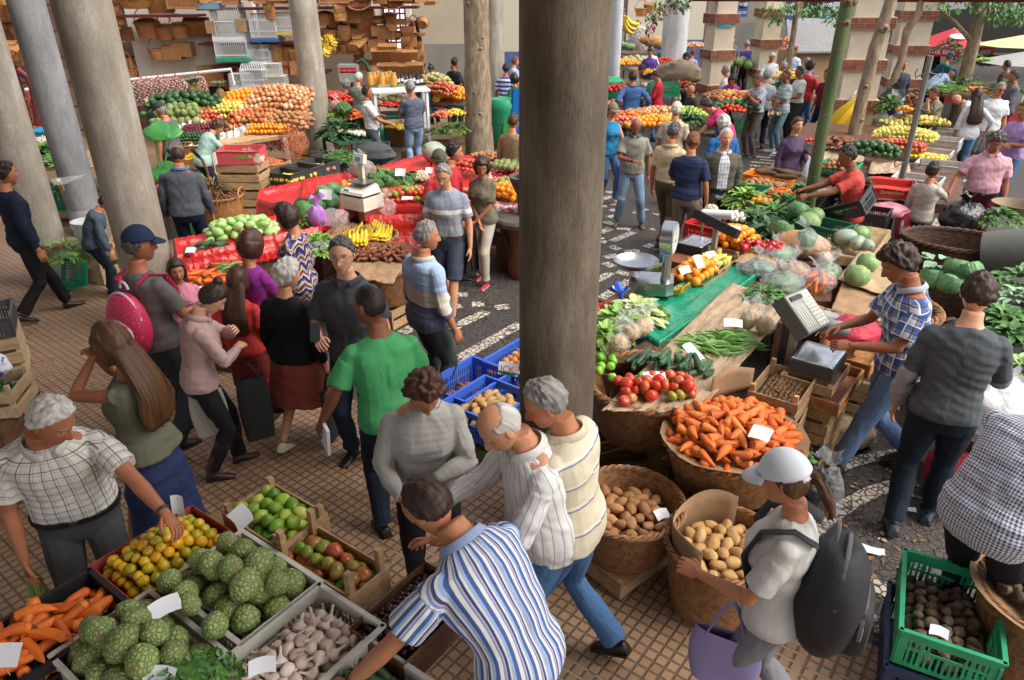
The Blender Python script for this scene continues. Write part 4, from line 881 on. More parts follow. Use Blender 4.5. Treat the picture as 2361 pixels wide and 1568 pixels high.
def text(s,size,m,parent,loc,rot,name='lettering',ex=.002,align='CENTER'):
 cu=bpy.data.curves.new(name,'FONT');cu.body=s;cu.size=size;cu.extrude=ex;cu.align_x=align;cu.align_y='CENTER';cu.resolution_u=3
 q=bpy.data.objects.new('tmp',cu);COL.objects.link(q);me=bpy.data.meshes.new_from_object(q);bpy.data.objects.remove(q);me.materials.clear();me.materials.append(m)
 o=ob(name,me,parent);o.location=loc;o.rotation_euler=[R(x)for x in rot];return o
tq=mat('turquoise_sign',(.02,.40,.55),.4);wht=mat('white_paint',(.8,.8,.8),.5);sbl=mat('sign_blue',(.03,.09,.30),.5)
o=T('wall_sign','small turquoise sign with three lines of white text on a cream pillar','sign');q=PO[0];o.location=loc2(q,-.02,-.275,2.48);o.rotation_euler=q.rotation_euler
MB().box((0,0,0),(.34,.02,.17)).build('board',tq,o);
for k,(s_,w_)in eN((('MERCADO',.1),('LAVRADORES',.1),('FUNCHAL',.1))):text(s_,.034,wht,o,(.06,-.012,.045-k*.045),(90,0,0))
def wF(px,py,Y,lab):
 p=aty(px,py,Y);o=T('wifi_sign',lab,'sign',p,0,'blue wifi zone signs');b=MB();pts=[(-.17,-.3),(.17,-.3),(.17,.12),(.13,.24),(0,.3),(-.13,.24),(-.17,.12)]
 b.add([(x,0,z)for x,z in pts]+[(x,.02,z)for x,z in pts],[tuple(rA(7)),tuple(rA(13,6,-1))]+[(i,7+i,7+(i+1)%7,(i+1)%7)for i in rA(7)]);b.build('board',sbl,o,sM=False)
 b=MB();b.ball((0,-.012,.07),(.145,.012,.115),16,8);b.build('badge',mat('badge_dark',(.02,.02,.03),.4),o);text('Wi',.15,wht,o,(-.06,-.03,.07),(90,0,0));
 b=MB();b.ball((.075,-.024,.07),(.06,.006,.06),14,8);b.build('badge_right',wht,o);text('Fi',.1,sbl,o,(.075,-.035,.07),(90,0,0));text('ZONE',.10,wht,o,(0,-.012,-.17),(90,0,0));return o
wF(1713,16,29,'blue wifi zone sign hanging between the first two pillars');wF(1821,19,26,'blue wifi zone sign hanging beside the thin tree trunk');wF(1907,18,26,'blue wifi zone sign half behind the green trunk')
wallw=mat('white_wall',(.72,.67,.58),.9,(.62,.57,.49),1.5,.05,30);wallb=mat('beige_wall',(.46,.40,.30),.9,(.42,.36,.27),1,.05,30);wallg=mat('grey_dado',(.25,.235,.21),.9,(.21,.20,.18),1.5);bluet=mat('blue_tiles',(.05,.09,.28),.3,(.20,.24,.42),55,lo=.5,hi=.55);stone=mat('stone_wall',(.34,.25,.17),.9,(.18,.13,.09),3,.4,12)
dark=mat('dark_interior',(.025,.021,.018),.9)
def wall(name,lB,x0,x1,y,h,m,dado=None,dh=1.5,th=.25,z0=0,par=True):
 x0,x1,y,h,dh,z0=[q*KW for q in(x0,x1,y,h,dh,z0)]
 o=T(name,lB,'wall',((x0+x1)/2,y,0));MB().box((0,th/2,z0+(h-z0)/2),(x1-x0,th,h-z0)).build('wall_face',m,o,sM=False)
 if dado:MB().box((0,-.012,dh/2),(x1-x0,.02,dh)).build('dado',dado,o,sM=False)
 return o
wall('shop_wall','cream wall behind the hanging baskets with a dark blue dado',-9.9,-6.6,20.2,6.5,wallw,mat('navy_dado',(.012,.018,.05),.5),1.35)
wall('stone_wall','brown stone wall at the back of the basket shop behind red bars',-18,-9.95,20.6,6.5,stone)
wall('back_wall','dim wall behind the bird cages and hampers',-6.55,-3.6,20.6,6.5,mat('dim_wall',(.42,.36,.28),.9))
wall('basket_wall','cream wall with hanging wicker bags beside the bright window',-5.2,-2.8,22.2,6.5,wallw)
wall('end_wall','large beige wall with a grey dado at the end of the hall',-3.6,-.3,27.5,8,wallb,wallg,1.85)
wall('tiled_wall','cream wall with a blue tiled dado behind the trees',-.25,3.4,31,8,mat('cream_wall',(.66,.60,.47),.9),bluet,1.3)
wall('far_wall','cream far wall with a blue tiled dado behind the bread stall',5.6,9.3,37,8,mat('cream_wall2',(.64,.58,.46),.9),bluet,1.3)
wall('hall_wall','dim hall wall with a dark dado behind the distant shoppers',10.2,15,40,8,mat('hall_wall_paint',(.30,.26,.19),.9),wallg,1.9)
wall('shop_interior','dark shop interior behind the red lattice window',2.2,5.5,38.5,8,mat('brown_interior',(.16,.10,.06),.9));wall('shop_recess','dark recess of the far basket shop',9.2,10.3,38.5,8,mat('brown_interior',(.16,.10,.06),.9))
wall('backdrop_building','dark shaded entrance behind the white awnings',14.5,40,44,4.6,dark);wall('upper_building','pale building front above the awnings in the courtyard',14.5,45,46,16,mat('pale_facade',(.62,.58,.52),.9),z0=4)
wall('side_building','tan building wall at the edge of the courtyard',21.6,30,26.5,9,mat('tan_facade',(.42,.34,.26),.9,(.36,.29,.22),2))
redm=mat('red_iron',(.17,.02,.024),.5,(.11,.015,.018),10)
def lT(x0,x1,y,z0,z1,nx,nz_,lB,r=.022):
 x0,x1,y,z0,z1=[q*KW for q in(x0,x1,y,z0,z1)]
 o=T('iron_lattice',lB,'lattice',((x0+x1)/2,y,0));w=x1-x0;b=MB()
 for i in rA(nx+1):b.box((-w/2+w*i/nx,0,(z0+z1)/2),(2*r,2*r,z1-z0))
 for i in rA(nz_+1):b.box((0,.004,z0+(z1-z0)*i/nz_),(w,2*r,2*r))
 b.build('bars',redm,o,sM=False);return o
lT(-15,-9.6,20.3,.2,4.6,9,7,'dark red iron lattice behind the columns on the basket shop window');lT(2.3,5.5,36.7,.9,6,5,6,'red iron lattice over the far shop window')
lT(-3.55,-2.95,22.15,1.7,3.2,4,8,'black barred bright window among the hanging bags',.02)
MB().box((0,0,0),(.5,.02,1.2)).build('x',mat('window_light',(.8,.86,.95),.3,emit=.7));o=bpy.data.objects['x'];o.name='bright_window';o.location=(-3.25*KW,22.18*KW,2.45*KW);tag(o,'bright window pane behind the hanging wicker bags','window')
awn=mat('awning_cloth',(.80,.81,.83),.8);_t=awn.node_tree;_b=_t.nodes.new('ShaderNodeBsdfTranslucent');_b.inputs[0].default_value=(.9,.9,.92,1);_m=_t.nodes.new('ShaderNodeMixShader');_m.inputs[0].default_value=.55;_t.links.new(_t.nodes['Principled BSDF'].outputs[0],_m.inputs[1]);_t.links.new(_b.outputs[0],_m.inputs[2]);_t.links.new(_m.outputs[0],_t.nodes['Material Output'].inputs[0])
def aW(name,lB,x0,x1,y,z0,z1,proj=1.6,m=None):
 x0,x1,y,z0,z1,proj=[q*KW for q in(x0,x1,y,z0,z1,proj)]
 o=T(name,lB,'awning',((x0+x1)/2,y,0));b=MB();w=x1-x0
 b.grid(10,5,lambda u,v:((u-.5)*w,-proj*v,z1-(z1-z0-.35)*v-.05*sin(PI*v)+.01*sin(40*u)));b.grid(24,2,lambda u,v:((u-.5)*w,-proj-.004+.012*sin(60*u),z0+.35-.35*v));b.build('canopy',m or awn,o);o['category']='awning'
 for s in(-1,1):MB().tube([(s*w/2.02,-proj+.02,z0+.3),(s*w/2.02,0,z0+.6)],.02,6).build('arm',sL,o)
 return o
aW('awning','white shop awning with blue edge behind the wifi signs',14.2,17.6,37,2.55,5.2);aW('awning','white shop awning over the flower stall beside the brick pillar',17.7,20.4,36.5,2.6,5.4)
aW('awning','broad white awning above the dark crowd of shoppers',19.5,27.5,33,2.7,5.6,2.4);aW('awning','white awning beyond the tree at the edge of the courtyard',21,27,27,3.6,4.6,1.2)
amr=mat('umbrella_red',(.50,.02,.03),.6);p=aty(2195,85,26.5)
o=T('parasol','red beer parasol with white lettering behind the courtyard tree','parasol',(p.x,p.y,0));zt=p.z+.25;rr=1.22;n=6;b=MB();v=[(0,0,zt)]+[(rr*cos(2*PI*k/n+.26),rr*sin(2*PI*k/n+.26),zt-.5)for k in rA(n)]
b.add(v,[(0,1+k,1+(k+1)%n)for k in rA(n)]);b.build('canopy',amr,o,sM=False);MB().tube([(0,0,0),(0,0,zt)],.03,8).build('pole',wht,o)
for k in rA(n):
 a0=V(v[1+k]);a1=V(v[1+(k+1)%n]);q=MB();q.poly([a0,a1,a1-V((0,0,.24)),a0-V((0,0,.24))]);vl=q.build('valance',amr,o,sM=False);mid=(a0+a1)/2;ang=degrees(atan2(mid.y,mid.x));out=V((mid.x,mid.y,0)).normalized()
 text('AMSTEL BEER',.165,wht,vl,mid+out*.012-V((0,0,.12)),(90,0,ang+90))
q=MB();q.ball((0,0,0),(.26,.02,.16),18,8);bd=q.build('badge',wht,o);nn=V((cos(-1.8),sin(-1.8),0));bd.location=nn*.62+V((0,0,zt-.20));bd.rotation_euler=(R(-66),0,R(-13))
def flatumb(px,py,Y,r,c,lB,m):
 p=aty(px,py,Y);o=T('parasol',lB,'parasol',(p.x,p.y,0));zt=p.z+.3;b=MB();n=8;v=[(0,0,zt)]+[(r*cos(2*PI*k/n+.4),r*sin(2*PI*k/n+.4),zt-.35)for k in rA(n)]
 b.add(v,[(0,1+k,1+(k+1)%n)for k in rA(n)]);b.build('canopy',m,o,sM=False);MB().tube([(0,0,0),(0,0,zt)],.03,8).build('pole',wht,o)
flatumb(2395,100,24,1.6,0,'pale yellow parasol at the edge of the courtyard',mat('umbrella_yellow',(.72,.62,.30),.7));flatumb(2400,140,22,1.5,0,'white parasol below the yellow one',awn)
bark=mat('bark',(.33,.245,.165),.9,(.19,.135,.09),14,.9,30,sT=(1,1,.35),bD=.02);barkg=mat('green_bark',(.055,.085,.025),.6,(.095,.125,.045),5,.2,30,sT=(1,1,.25));scar=mat('bark_scar',(.20,.11,.05),.8)
def tR(name,lB,pts,rs,m,knots=(),crown=None,rings=0,branches=()):
 o=T(name,lB,'tree',pts[0]);b=MB();p0=V(pts[0]);q=[V(p)-p0 for p in pts];P=[];S=[]
 for i in rA(len(q)-1):
  for k in rA(10):f=k/10;P.append(q[i].lerp(q[i+1],f));S.append((rs[i]+(rs[i+1]-rs[i])*f)*(1+.04*noise.noise(V((i+f,0,7)*1 if False else(i+f,0,7))*3)))
 P.append(q[-1]);S.append(rs[-1]);b.tube(P,S,18);
 v=b.v[-1];n=np.array([noise.noise(V((x*7,y*7,z*1.6)))for x,y,z in v]);cen=np.repeat(np.array([list(x)for x in P]),18,0);dv=v-cen;b.v[-1]=v+dv*n[:,None]*(.10 if m is bark else .03)
 if rings:
  g=random.Random(4)
  for k in rA(rings):
   z=g.uniform(.9,P[-1].z);i=min(rA(len(P)),key=lambda i:abs(P[i].z-z));a=g.uniform(-2.9,-.2);w_=g.uniform(.2,.9)
   b.tube([P[i]+V((S[i]*1.003*cos(a+t*w_),S[i]*1.003*sin(a+t*w_),.006*sin(5*t)))for t in np.linspace(0,1,6)],.0045,4,1)
 b.build('trunk',[m,scar],o)
 for(z,a,r)in knots:
  c=MB();i=min(rA(len(P)),key=lambda i:abs(P[i].z-z));d=V((cos(a),sin(a),0));c.ball((0,0,0),(r*.5,r,r*.9),10,8,0);k=c.build('knot',m if m is bark else scar,o);k.location=P[i]+d*S[i]*.95;k.rotation_euler=(0,0,a)
  c=MB();c.ball((0,0,0),(r*.4,r*.45,r*.4),8,6);k2=c.build('knot_hole',mat('knot_dark',(.05,.035,.025),.9),k);k2.location=(r*.3,0,0)
 for pts2,rs2 in branches:b=MB();b.tube([V(x)-p0 for x in pts2],rs2,8);b.build('branch',m,o)
 if crown:
  b=MB();g=random.Random(len(lB))
  for(c,rad,n)in crown:
   c=V(c)-p0
   for k in rA(n):
    d=V((g.gauss(0,1),g.gauss(0,1),g.gauss(0,.8))).normalized()*(g.random()**.4);p=c+V((d.x*rad[0],d.y*rad[1],d.z*rad[2]))
    leaf(b,p,(d.x+g.uniform(-.8,.8),d.y+g.uniform(-.8,.8),-.35+g.uniform(-.5,.5)),g.uniform(.09,.18),g.uniform(.04,.07),0,curl=.3,n=3)
  b.build('crown',mat('tree_leaf',(.10,.24,.06),.5,(.16,.32,.09),5,rand=.3,huev=.02),o)
 return o
V_=lambda px,py,Y:aty(px,py,Y)
ptk=lambda px,Y,z:(lambda q:(q.x,Y,z))(aty(px,300,Y))
t2=at(1106,372,0);tR('tree','thick brown tree trunk with an eye shaped knot beside the red stall',[(t2.x,t2.y,0),(t2.x,t2.y,2),(t2.x+.02,t2.y,4),(t2.x,t2.y,7)],[.30,.245,.255,.24],bark,[(3.52,-1.55,.10),(3.3,-1.9,.05),(2.2,-1.2,.05),(1.4,-1.8,.05),(2.9,-2.2,.045),(2.5,-1.0,.04),(1.0,-1.4,.05)])
gx=at(1865,470,.85);tR('tree','slender smooth green tree trunk rising out of the vegetable stall',[(gx.x,gx.y,0),(gx.x,gx.y,1.5),(gx.x+.02,gx.y,2.9),(gx.x+.03,gx.y,5)],[.078,.072,.074,.07],barkg,[(3.1,-1.9,.05),(3.18,-.4,.05),(2.98,-1.5,.04)],rings=46)
bx_=aty(1985,300,15.5);tR('tree','crooked brown tree trunk leaning in front of the brick pillar',[(bx_.x-.1,bx_.y,0),(bx_.x-.12,bx_.y,.8),aty(1990,220,15.5),aty(2018,110,15.5),aty(2035,60,15.5),aty(2062,-30,15.5)],[.15,.125,.105,.11,.095,.09],bark,[(2.55,-1.5,.09),(1.6,-1.9,.05),(1.0,-1.2,.05)])
p=aty(2098,40,17.5);tR('tree','brown branch like trunk curving behind the pillars',[(p.x-.25,p.y+.2,0),aty(2078,140,17.6),aty(2092,70,17.6),aty(2120,25,17.6),aty(2128,-30,17.6)],[.08,.07,.08,.07,.06],bark)
p=aty(2225,210,21.5);tR('tree','courtyard tree with broad green leaves over the red parasol',[(p.x,p.y,0),aty(2222,190,21.5),aty(2245,95,21.5),aty(2262,20,21.5),aty(2275,-60,21.5)],[.20,.16,.15,.12,.1],bark,crown=[(aty(2180,-5,21.3),(.7,.7,.36),260),(aty(2310,5,21),(.75,.7,.36),280),(aty(2350,35,20.5),(.35,.5,.22),90),(aty(2160,25,21.6),(.32,.4,.18),70),(aty(2240,-40,21),(1.1,1,.45),200),(aty(2300,42,20.8),(.28,.3,.14),50)],branches=[([aty(2240,95,21.5),aty(2200,50,21.4),aty(2150,10,21.2)],[.07,.05,.03]),([aty(2250,60,21.5),aty(2300,20,21.2),aty(2350,0,21)],[.06,.04,.02])])
p=aty(1822,155,23);tR('tree','thin young tree trunk between the wifi signs',[(p.x,p.y,0),aty(1820,140,23),aty(1832,60,23),aty(1840,-20,23)],[.085,.08,.07,.06],bark,crown=[(aty(1800,22,23),(.5,.4,.28),110),(aty(1868,22,23),(.75,.5,.22),150),(aty(1925,40,22.5),(.3,.3,.3),60),(aty(1790,45,23),(.25,.3,.15),40)])
p=aty(1770,120,25);tR('tree','very thin dark stem beside the second brick pillar',[(p.x,p.y,0),aty(1775,90,25),aty(1787,20,25),aty(1785,-20,25)],[.06,.05,.05,.05],bark)
b=MB();g=random.Random(9);
for base in([(1560,-5),(1535,20),(1515,40),(1500,60),(1497,85)],[(1590,-5),(1575,15),(1570,25)],[(1552,0),(1540,25)],[(1515,0),(1510,20),(1500,45)]):
 ps=[aty(x,y,19)for x,y in base];b.tube(ps,.008,5,1)
 for k in rA(46*len(base)//3):
  i=g.randrange(len(ps)-1);q=ps[i].lerp(ps[i+1],g.random())+V((g.gauss(0,.07),g.gauss(0,.07),g.gauss(0,.05)));low=q.z<2.9 and base[0][0]==1560
  leaf(b,q,(g.uniform(-1,1),g.uniform(-1,1),g.uniform(-1,.2)),.10,.07,2 if(low and g.random()<.55)or g.random()<.08 else 0,n=2)
tag(b.build('bougainvillea',[lM,bark,mat('bougainvillea_flower',(.48,.05,.16),.6,rand=.2)]),'trailing bougainvillea branch with pink flowers hanging from above','climbing plant')
p=at(2078,415,.85);o=T('hook_pole','grey metal pole with wire hooks standing on the fruit stall','pole',(p.x,p.y,0));MB().tube([(0,0,0),(0,0,2.45)],.04,8).build('post',mat('pole_metal',(.22,.21,.19),.5,metal=.6),o)
for z,k in((1.1,0),(1.1,1),(2.25,0),(2.25,1),(1.8,1)):s=1 if k else-1;MB().tube([(0,-.03,z),(s*.10,-.06,z-.02),(s*.16,-.06,z-.06),(s*.18,-.06,z+.0),(s*.16,-.06,z+.05)],.008,5).build('hook',dgrey,o)
def kB(rt=.375,rb=.27,h=.38,ell=1.0,m=None,handle=0,n=112,rows=22,rim=.024,name='wicker_basket',cat='basket',lid=0,side=0,braid=3):
 def f():
  mm=m or wick;o=T(name,'basket','basket');o['category']=cat;b=MB();prof=[]
  for i in rA(rows*2+1):z=h*i/(rows*2);u=z/h;prof.append((rb+(rt-rb)*(u**.8),z))
  k=n//4;fn=lambda t,i,z:1+(.010+.003*sin(i*.9))*cos(k*t+PI*(i//2%2))*(1 if i%2 else .2)
  b.lathe(prof[:1]+prof,n,fn=fn,sy=ell);b.f=[q for q in b.f if len(q)==4]
  q=[(r-.016,max(z,.012))for r,z in prof];b2=MB();b.lathe(q,n//2,sy=ell,fn=lambda t,i,z:1+.008*cos(k*t/2+PI*(i//2%2))*(1 if i%2 else 0))
  b.f=[q for q in b.f if len(q)==4];b.m=[0]*len(b.f);b.poly([(rb*.97*cos(t),rb*.97*ell*sin(t),.014)for t in np.linspace(0,2*PI,33)[:-1]])
  b.build('body',mm,o,ang=70)
  r=MB()
  for s in rA(braid):
   pts=[((rt+rim*.55*cos(14*t+s*2*PI/braid))*cos(t),(rt+rim*.55*cos(14*t+s*2*PI/braid))*ell*sin(t),h+rim*.5*sin(14*t+s*2*PI/braid))for t in np.linspace(0,2*PI,121)[:-1]]
   r.tube(pts,rim*.42,6,closed=True)
  r.build('rim',mm,o)
  if handle==1:
   MB().tube([(rt*cos(t)*.98,0,h+rt*handle*1.15*sin(t))for t in np.linspace(0,PI,17)],rim*.5,7).build('handle',mm,o)
  if handle==2:
   for sx in(-1,1):MB().tube([(sx*(rt+.01),.13*cos(t),h+.02+.10*sin(t))for t in np.linspace(0,PI,11)],rim*.6,7).build('handle',mm,o)
  if lid:b=MB();b.lathe([(rt*.97,0),(rt*.98,.01),(rt*.6,.05),(0,.06)],48,sy=ell,fn=lambda t,i,z:1+.012*cos(24*t));q=b.build('lid',mm,o);q.location=(0,-.02,h+.012);q.rotation_euler=(R(lid),0,0)
  return o
 return f
def rectweave(b,x,y,z,w,d,n=14,m=9,X=None,amp=.006):
 b.grid(n*4,m*2,lambda u,v:(x+(u-.5)*w,y-amp*cos(n*2*PI*u+PI*(round(v*m*2)//2%2))*(round(v*m*2)%2),z+(v-.5)*d),X=X)
def kH(w=.55,d=.35,h=.4,m=None,lid=1,name='wicker_hamper',handle=1):
 def f():
  mm=m or wL;o=T(name,'hamper','hamper');b=MB()
  for k in rA(4):
   ww,dd=((w,d),(d,w))[k%2];rectweave(b,0,-dd/2,h/2,ww,h,int(ww*28),int(h*26),X=M.Rotation(PI/2*k,4,'Z'))
  b.box((0,0,.008),(w*.98,d*.98,.016));
  if not lid:b.box((0,0,.02),(w*.96,d*.96,.012))
  b.build('body',mm,o,ang=70);r=MB()
  for z in(0.01,h):r.tube([(-w/2,-d/2,z),(w/2,-d/2,z),(w/2,d/2,z),(-w/2,d/2,z)],.013,6,closed=True)
  for sx in(-1,1):
   for sy in(-1,1):r.tube([(sx*w/2,sy*d/2,0),(sx*w/2,sy*d/2,h)],.013,6)
  r.build('rim',mm,o)
  if lid:b=MB();rectweave(b,0,0,0,w*1.02,d*1.02,int(w*28),int(d*26),X=M.Translation((0,0,h+.02))@M.Rotation(-PI/2,4,'X'));b.build('lid',mm,o,ang=70)
  if handle:MB().tube([(.09*cos(t),-d/2-.015 if lid else 0,h*.86+.0+.09*sin(t))for t in np.linspace(0,PI,11)],.009,6).build('handle',mm,o)
  return o
 return f
def kF(w=.3,h=.36,d=.12,m=None,name='wicker_satchel'):
 def f():
  mm=m or wL;o=T(name,'bag','bag');b=MB();k=40;prof=[]
  b.grid(56,16,lambda u,v:((w/2*(.72+.28*sin(PI*(.15+.7*v))))*cos(2*PI*u)*(1+.015*cos(28*2*PI*u+PI*(int(v*16)//2%2))),d/2*sin(2*PI*u),-h+h*v),wrap=True);b.poly([(w*.36*cos(t),d/2*sin(t),-h)for t in np.linspace(0,2*PI,21)[:-1]]);b.build('body',mm,o,ang=70)
  b=MB();b.grid(10,6,lambda u,v:((u-.5)*w*.86*cos(v*.9),-d/2-.014-.02*sin(PI*v),.01-v*h*.55));b.build('flap',mm,o)
  for r in(.10,.12):MB().tube([(r*cos(t)*w/.3,.01,.0+1.3*r*sin(t))for t in np.linspace(0,PI,13)],.008,6).build('handle',mm,o)
  return o
 return f
def kW(L=.5,W=.34,H=.2,slats=2,m=None,post=.06,name='wooden_crate',printed=0):
 def f():
  mm=m or wood2;o=T(name,'crate','crate');sh=H/(slats+.35*(slats-1))if slats>1 else H*.8;gap=sh*.35;t=.010
  for s in(-1,1):
   b=MB();c=MB()
   for k in rA(slats):z=.01+sh/2+k*(sh+gap);b.box((0,s*(W/2-t/2),z),(L,t,sh));c.box((s*(L/2-t/2),0,z),(t,W-2*t-.002,sh))
   b.build('side_panel',mm,o,sM=False);e=c.build('end_panel',mm,o,sM=False)
  for sx in(-1,1):
   for sy in(-1,1):MB().box((sx*(L/2-.028),sy*(W/2-.026),(H+post)/2),(.030,.030,H+post)).build('corner_post',mm,o,sM=False)
  b=MB();
  for k in rA(5):b.box((0,(k-2)*W/5.2,.006),(L-.024,W/5.2-.012,.008))
  b.build('base',mm,o,sM=False);return o
 return f
def kP(L=.6,W=.4,H=.22,m=None,name='plastic_crate',rows=2,pit=.024,solid=0,dip=1):
 def f():
  o=T(name,'crate','crate');t=.007
  def panel(l,X,hand):
   b=MB();rail=.024
   for z,hh in((.012,.024),(H*.52,.016),(H-.03,.06)):b.box((0,0,z),(l,t,hh),X=X)
   if solid:b.box((0,0,H/2),(l,t*.8,H-.02),X=X)
   n=max(3,int(l/pit))
   for i in rA(n+1):
    x=-l/2+l*i/n
    if hand and rows==2 and abs(x)<.07:b.box((x,0,H*.30),(pit*.42,t*.9,H*.46),X=X);continue
    b.box((x,0,H*.42),(pit*(.42 if i%4 else .75),t*.9,H*.78),X=X)
   b.box((-l/2+.02,0,H/2),(.04,t*1.2,H),X=X);b.box((l/2-.02,0,H/2),(.04,t*1.2,H),X=X)
   b.box((0,-.008,H-.006),(l+.02,.022,.014),X=X);return b
  for k in rA(4):
   l,off=((L,W/2),(W,L/2))[k%2];X=M.Rotation(PI/2*k,4,'Z')@M.Translation((0,-off+.004,0));panel(l-.002*(k%2),X,k%2).build('side_panel' if k%2==0 else 'end_panel',m,o,sM=False)
  b=MB();
  for i in rA(int(W/.03)):b.box((0,-W/2+.02+i*.03,.006),(L-.02,.014,.008))
  for i in rA(int(L/.06)):b.box((-L/2+.03+i*.06,0,.005),(.01,W-.02,.006))
  b.build('base',m,o,sM=False);return o
 return f
def kC(L=.5,W=.35,H=.16,m=None,flap=.10,name='cardboard_box',inner=None):
 def f():
  o=T(name,'box','box');t=.005;b=MB()
  for s in(-1,1):b.box((0,s*W/2,H/2),(L,t,H));b.box((s*L/2,0,H/2),(t,W-t,H))
  b.box((0,0,.004),(L-t,W-t,.006));b.build('body',m or card,o,sM=False)
  if flap:
   for s in(-1,1):
    b=MB();b.grid(4,2,lambda u,v:((u-.5)*L*.94,s*(W/2+.003+v*flap*.8),H-.002+v*flap*(.25 if s>0 else-.5)+.008*sin(6*u)));b.build('flap',inner or m or card,o)
  return o
 return f
def kT(L=1.2,W=.7,h=.78,m=None,name='trestle_table'):
 def f():
  o=T(name,'table','table');mm=m or wood;MB().box((0,0,h-.02),(L,W,.04)).build('tabletop',mm,o,sM=False)
  for sx in(-1,1):
   for sy in(-1,1):MB().box((sx*(L/2-.06),sy*(W/2-.06),(h-.041)/2),(.05,.05,h-.041)).build('leg',mm,o,sM=False)
  return o
 return f
def quadpt(Q,u,v):a,b,c,d=Q;return a.lerp(b,u).lerp(d.lerp(c,u),v)
def tray(pix,z,lB,m=None,rim=.07,sR=.25,n=26,name='lined_tray',sunk=.02,seed=0,amp=1.0,base=True,drop=None):
 m=m or redp;Q=[at(x,y,z)for x,y in pix];cen=sum(Q,V())/4;o=T(name,lB,'tray',(cen.x,cen.y,z));g=seed or len(lB);E=.10
 def pt(u,v):
  uu,vv=-E+u*(1+2*E),-E+v*(1+2*E);cu,cv=min(1,max(0,uu)),min(1,max(0,vv));p=quadpt(Q,cu,cv);out=max(cu-uu,uu-cu,cv-vv,vv-cv)
  ed=min(cu,1-cu,cv,1-cv);zz=rim*exp(-(ed/.045)**2)-sunk*(1-exp(-(ed/.08)**2))
  n1=noise.noise(V((uu*5,vv*5,g)))*.012+abs(noise.noise(V((uu*13,vv*11,g+3))))*-.022+abs(noise.noise(V((uu*27,vv*21,g+7))))*-.012+.01
  if out>1e-6:
   f=out/E;d=(p-cen);d.z=0;d.normalize();dr=(drop[0 if vv<0 else 1 if uu>1 else 2 if vv>1 else 3]if drop else sR)
   p=p+d*(.012+.03*f*(1+sin((cu+cv)*46+g)*.7)+.02*n1*20*f);zz=rim-dr*f*(1+.12*noise.noise(V((cu*6,cv*6,g+8))))
  return V((p.x-cen.x+n1*.6*amp,p.y-cen.y,zz+n1*amp))
 b=MB();vs=[];us=sorted(set([i/n for i in rA(n+1)]+[E/(1+2*E)*k/4 for k in rA(5)]+[1-E/(1+2*E)*k/4 for k in rA(5)]));k=len(us)
 for u in us:
  for v in us:vs.append(pt(u,v))
 b.add(vs,[(i*k+j,(i+1)*k+j,(i+1)*k+j+1,i*k+j+1)for i in rA(k-1)for j in rA(k-1)]);b.build('sheeting',m,o,ang=180)
 if base:
  b=MB();I=[cen.lerp(q,.93)for q in Q];b.add([V((q.x-cen.x,q.y-cen.y,-z+.002))for q in I]+[V((q.x-cen.x,q.y-cen.y,-.06))for q in I],[(0,1,2,3),(7,6,5,4),(0,4,5,1),(1,5,6,2),(2,6,7,3),(3,7,4,0)]);b.build('stand',dW,o,sM=False)
 return o
def sE(pix,zs,lB,m,name='paper_sheet',cat='sheet',amp=.02,n=30,fr=4,thick=.003,crease=1):
 Q=[at(x,y,z)for(x,y),z in zip(pix,zs if hasattr(zs,'__len__')else[zs]*4)];cen=sum(Q,V())/4;b=MB();s=len(lB)
 def f(u,v):
  p=quadpt(Q,u,v)-cen;q=V((u*fr,v*fr,s));h=noise.noise(q)*amp+(abs(noise.noise(q*2.3+V((3,1,0))))*-amp*.9+.3*amp)*crease;e=noise.noise(V((u*9,v*9,s+5)))*.02*(1 if min(u,v,1-u,1-v)<.02 else 0)
  return V((p.x+e,p.y+e,p.z+h))
 b.grid(n,n,f);o=b.build(name,m,None,cen);o.modifiers.new('t','SOLIDIFY').thickness=thick;return tag(o,lB,cat)
def bag(loc,lB,r=(.14,.11,.12),m=None,inside=None,rz=0,seed=1,name='plastic_bag',neck=1,cat='bag',inm=None):
 o=T(name,lB,cat,loc,rz);b=MB();
 def f(d):
  q=1+.22*noise.noise(d*2.2+V((seed*3,0,0)))+.07*noise.noise(d*7+V((seed,2,0)))
  if d.z<0:q*=1-.15*d.z*d.z
  if neck:q*=1-.35*max(0,d.z-.3)
  return q
 b.ball((0,0,r[2]*.8),r,28,18,fn=f)
 if neck:
  zt=r[2]*1.45;g=random.Random(seed);tx,ty=g.uniform(-.04,.04),g.uniform(-.04,.04)
  b.grid(26,6,lambda u,v:((.018+.06*v*v*(1+.4*sin(5*2*PI*u)))*cos(2*PI*u)+tx*v,(.018+.045*v*v)*sin(2*PI*u)+ty*v,zt+.02+.10*v*(1+.3*sin(3*2*PI*u+seed))),wrap=True)
 b.build('film',m or cE,o)
 if inside:
  k,n,s=inside;c=MB();g=random.Random(seed+5);me0=[pM(k,i)for i in rA(3)]
  for i in rA(n):
   d=V((g.gauss(0,1),g.gauss(0,1),g.gauss(0,1))).normalized()*(g.random()**.33)*.72;X=M.LocRotScale(V((d.x*r[0],d.y*r[1],r[2]*.72+d.z*r[2]*.8)),Euler((g.uniform(0,6),g.uniform(0,6),g.uniform(0,6))),V((s,s,s)))
   me=me0[i%3];a=np.empty(len(me.vertices)*3);me.vertices.foreach_get('co',a);c.add(a.reshape(-1,3),[tuple(p.vertices)for p in me.polygons],0,X)
  q=c.build('contents',PM[k],o);q['kind']='stuff'
 elif inm:
  c=MB();c.ball((0,0,r[2]*.72),(r[0]*.8,r[1]*.8,r[2]*.75),18,12,fn=nz(.3,4,seed));c.build('contents',inm,o)
 return o
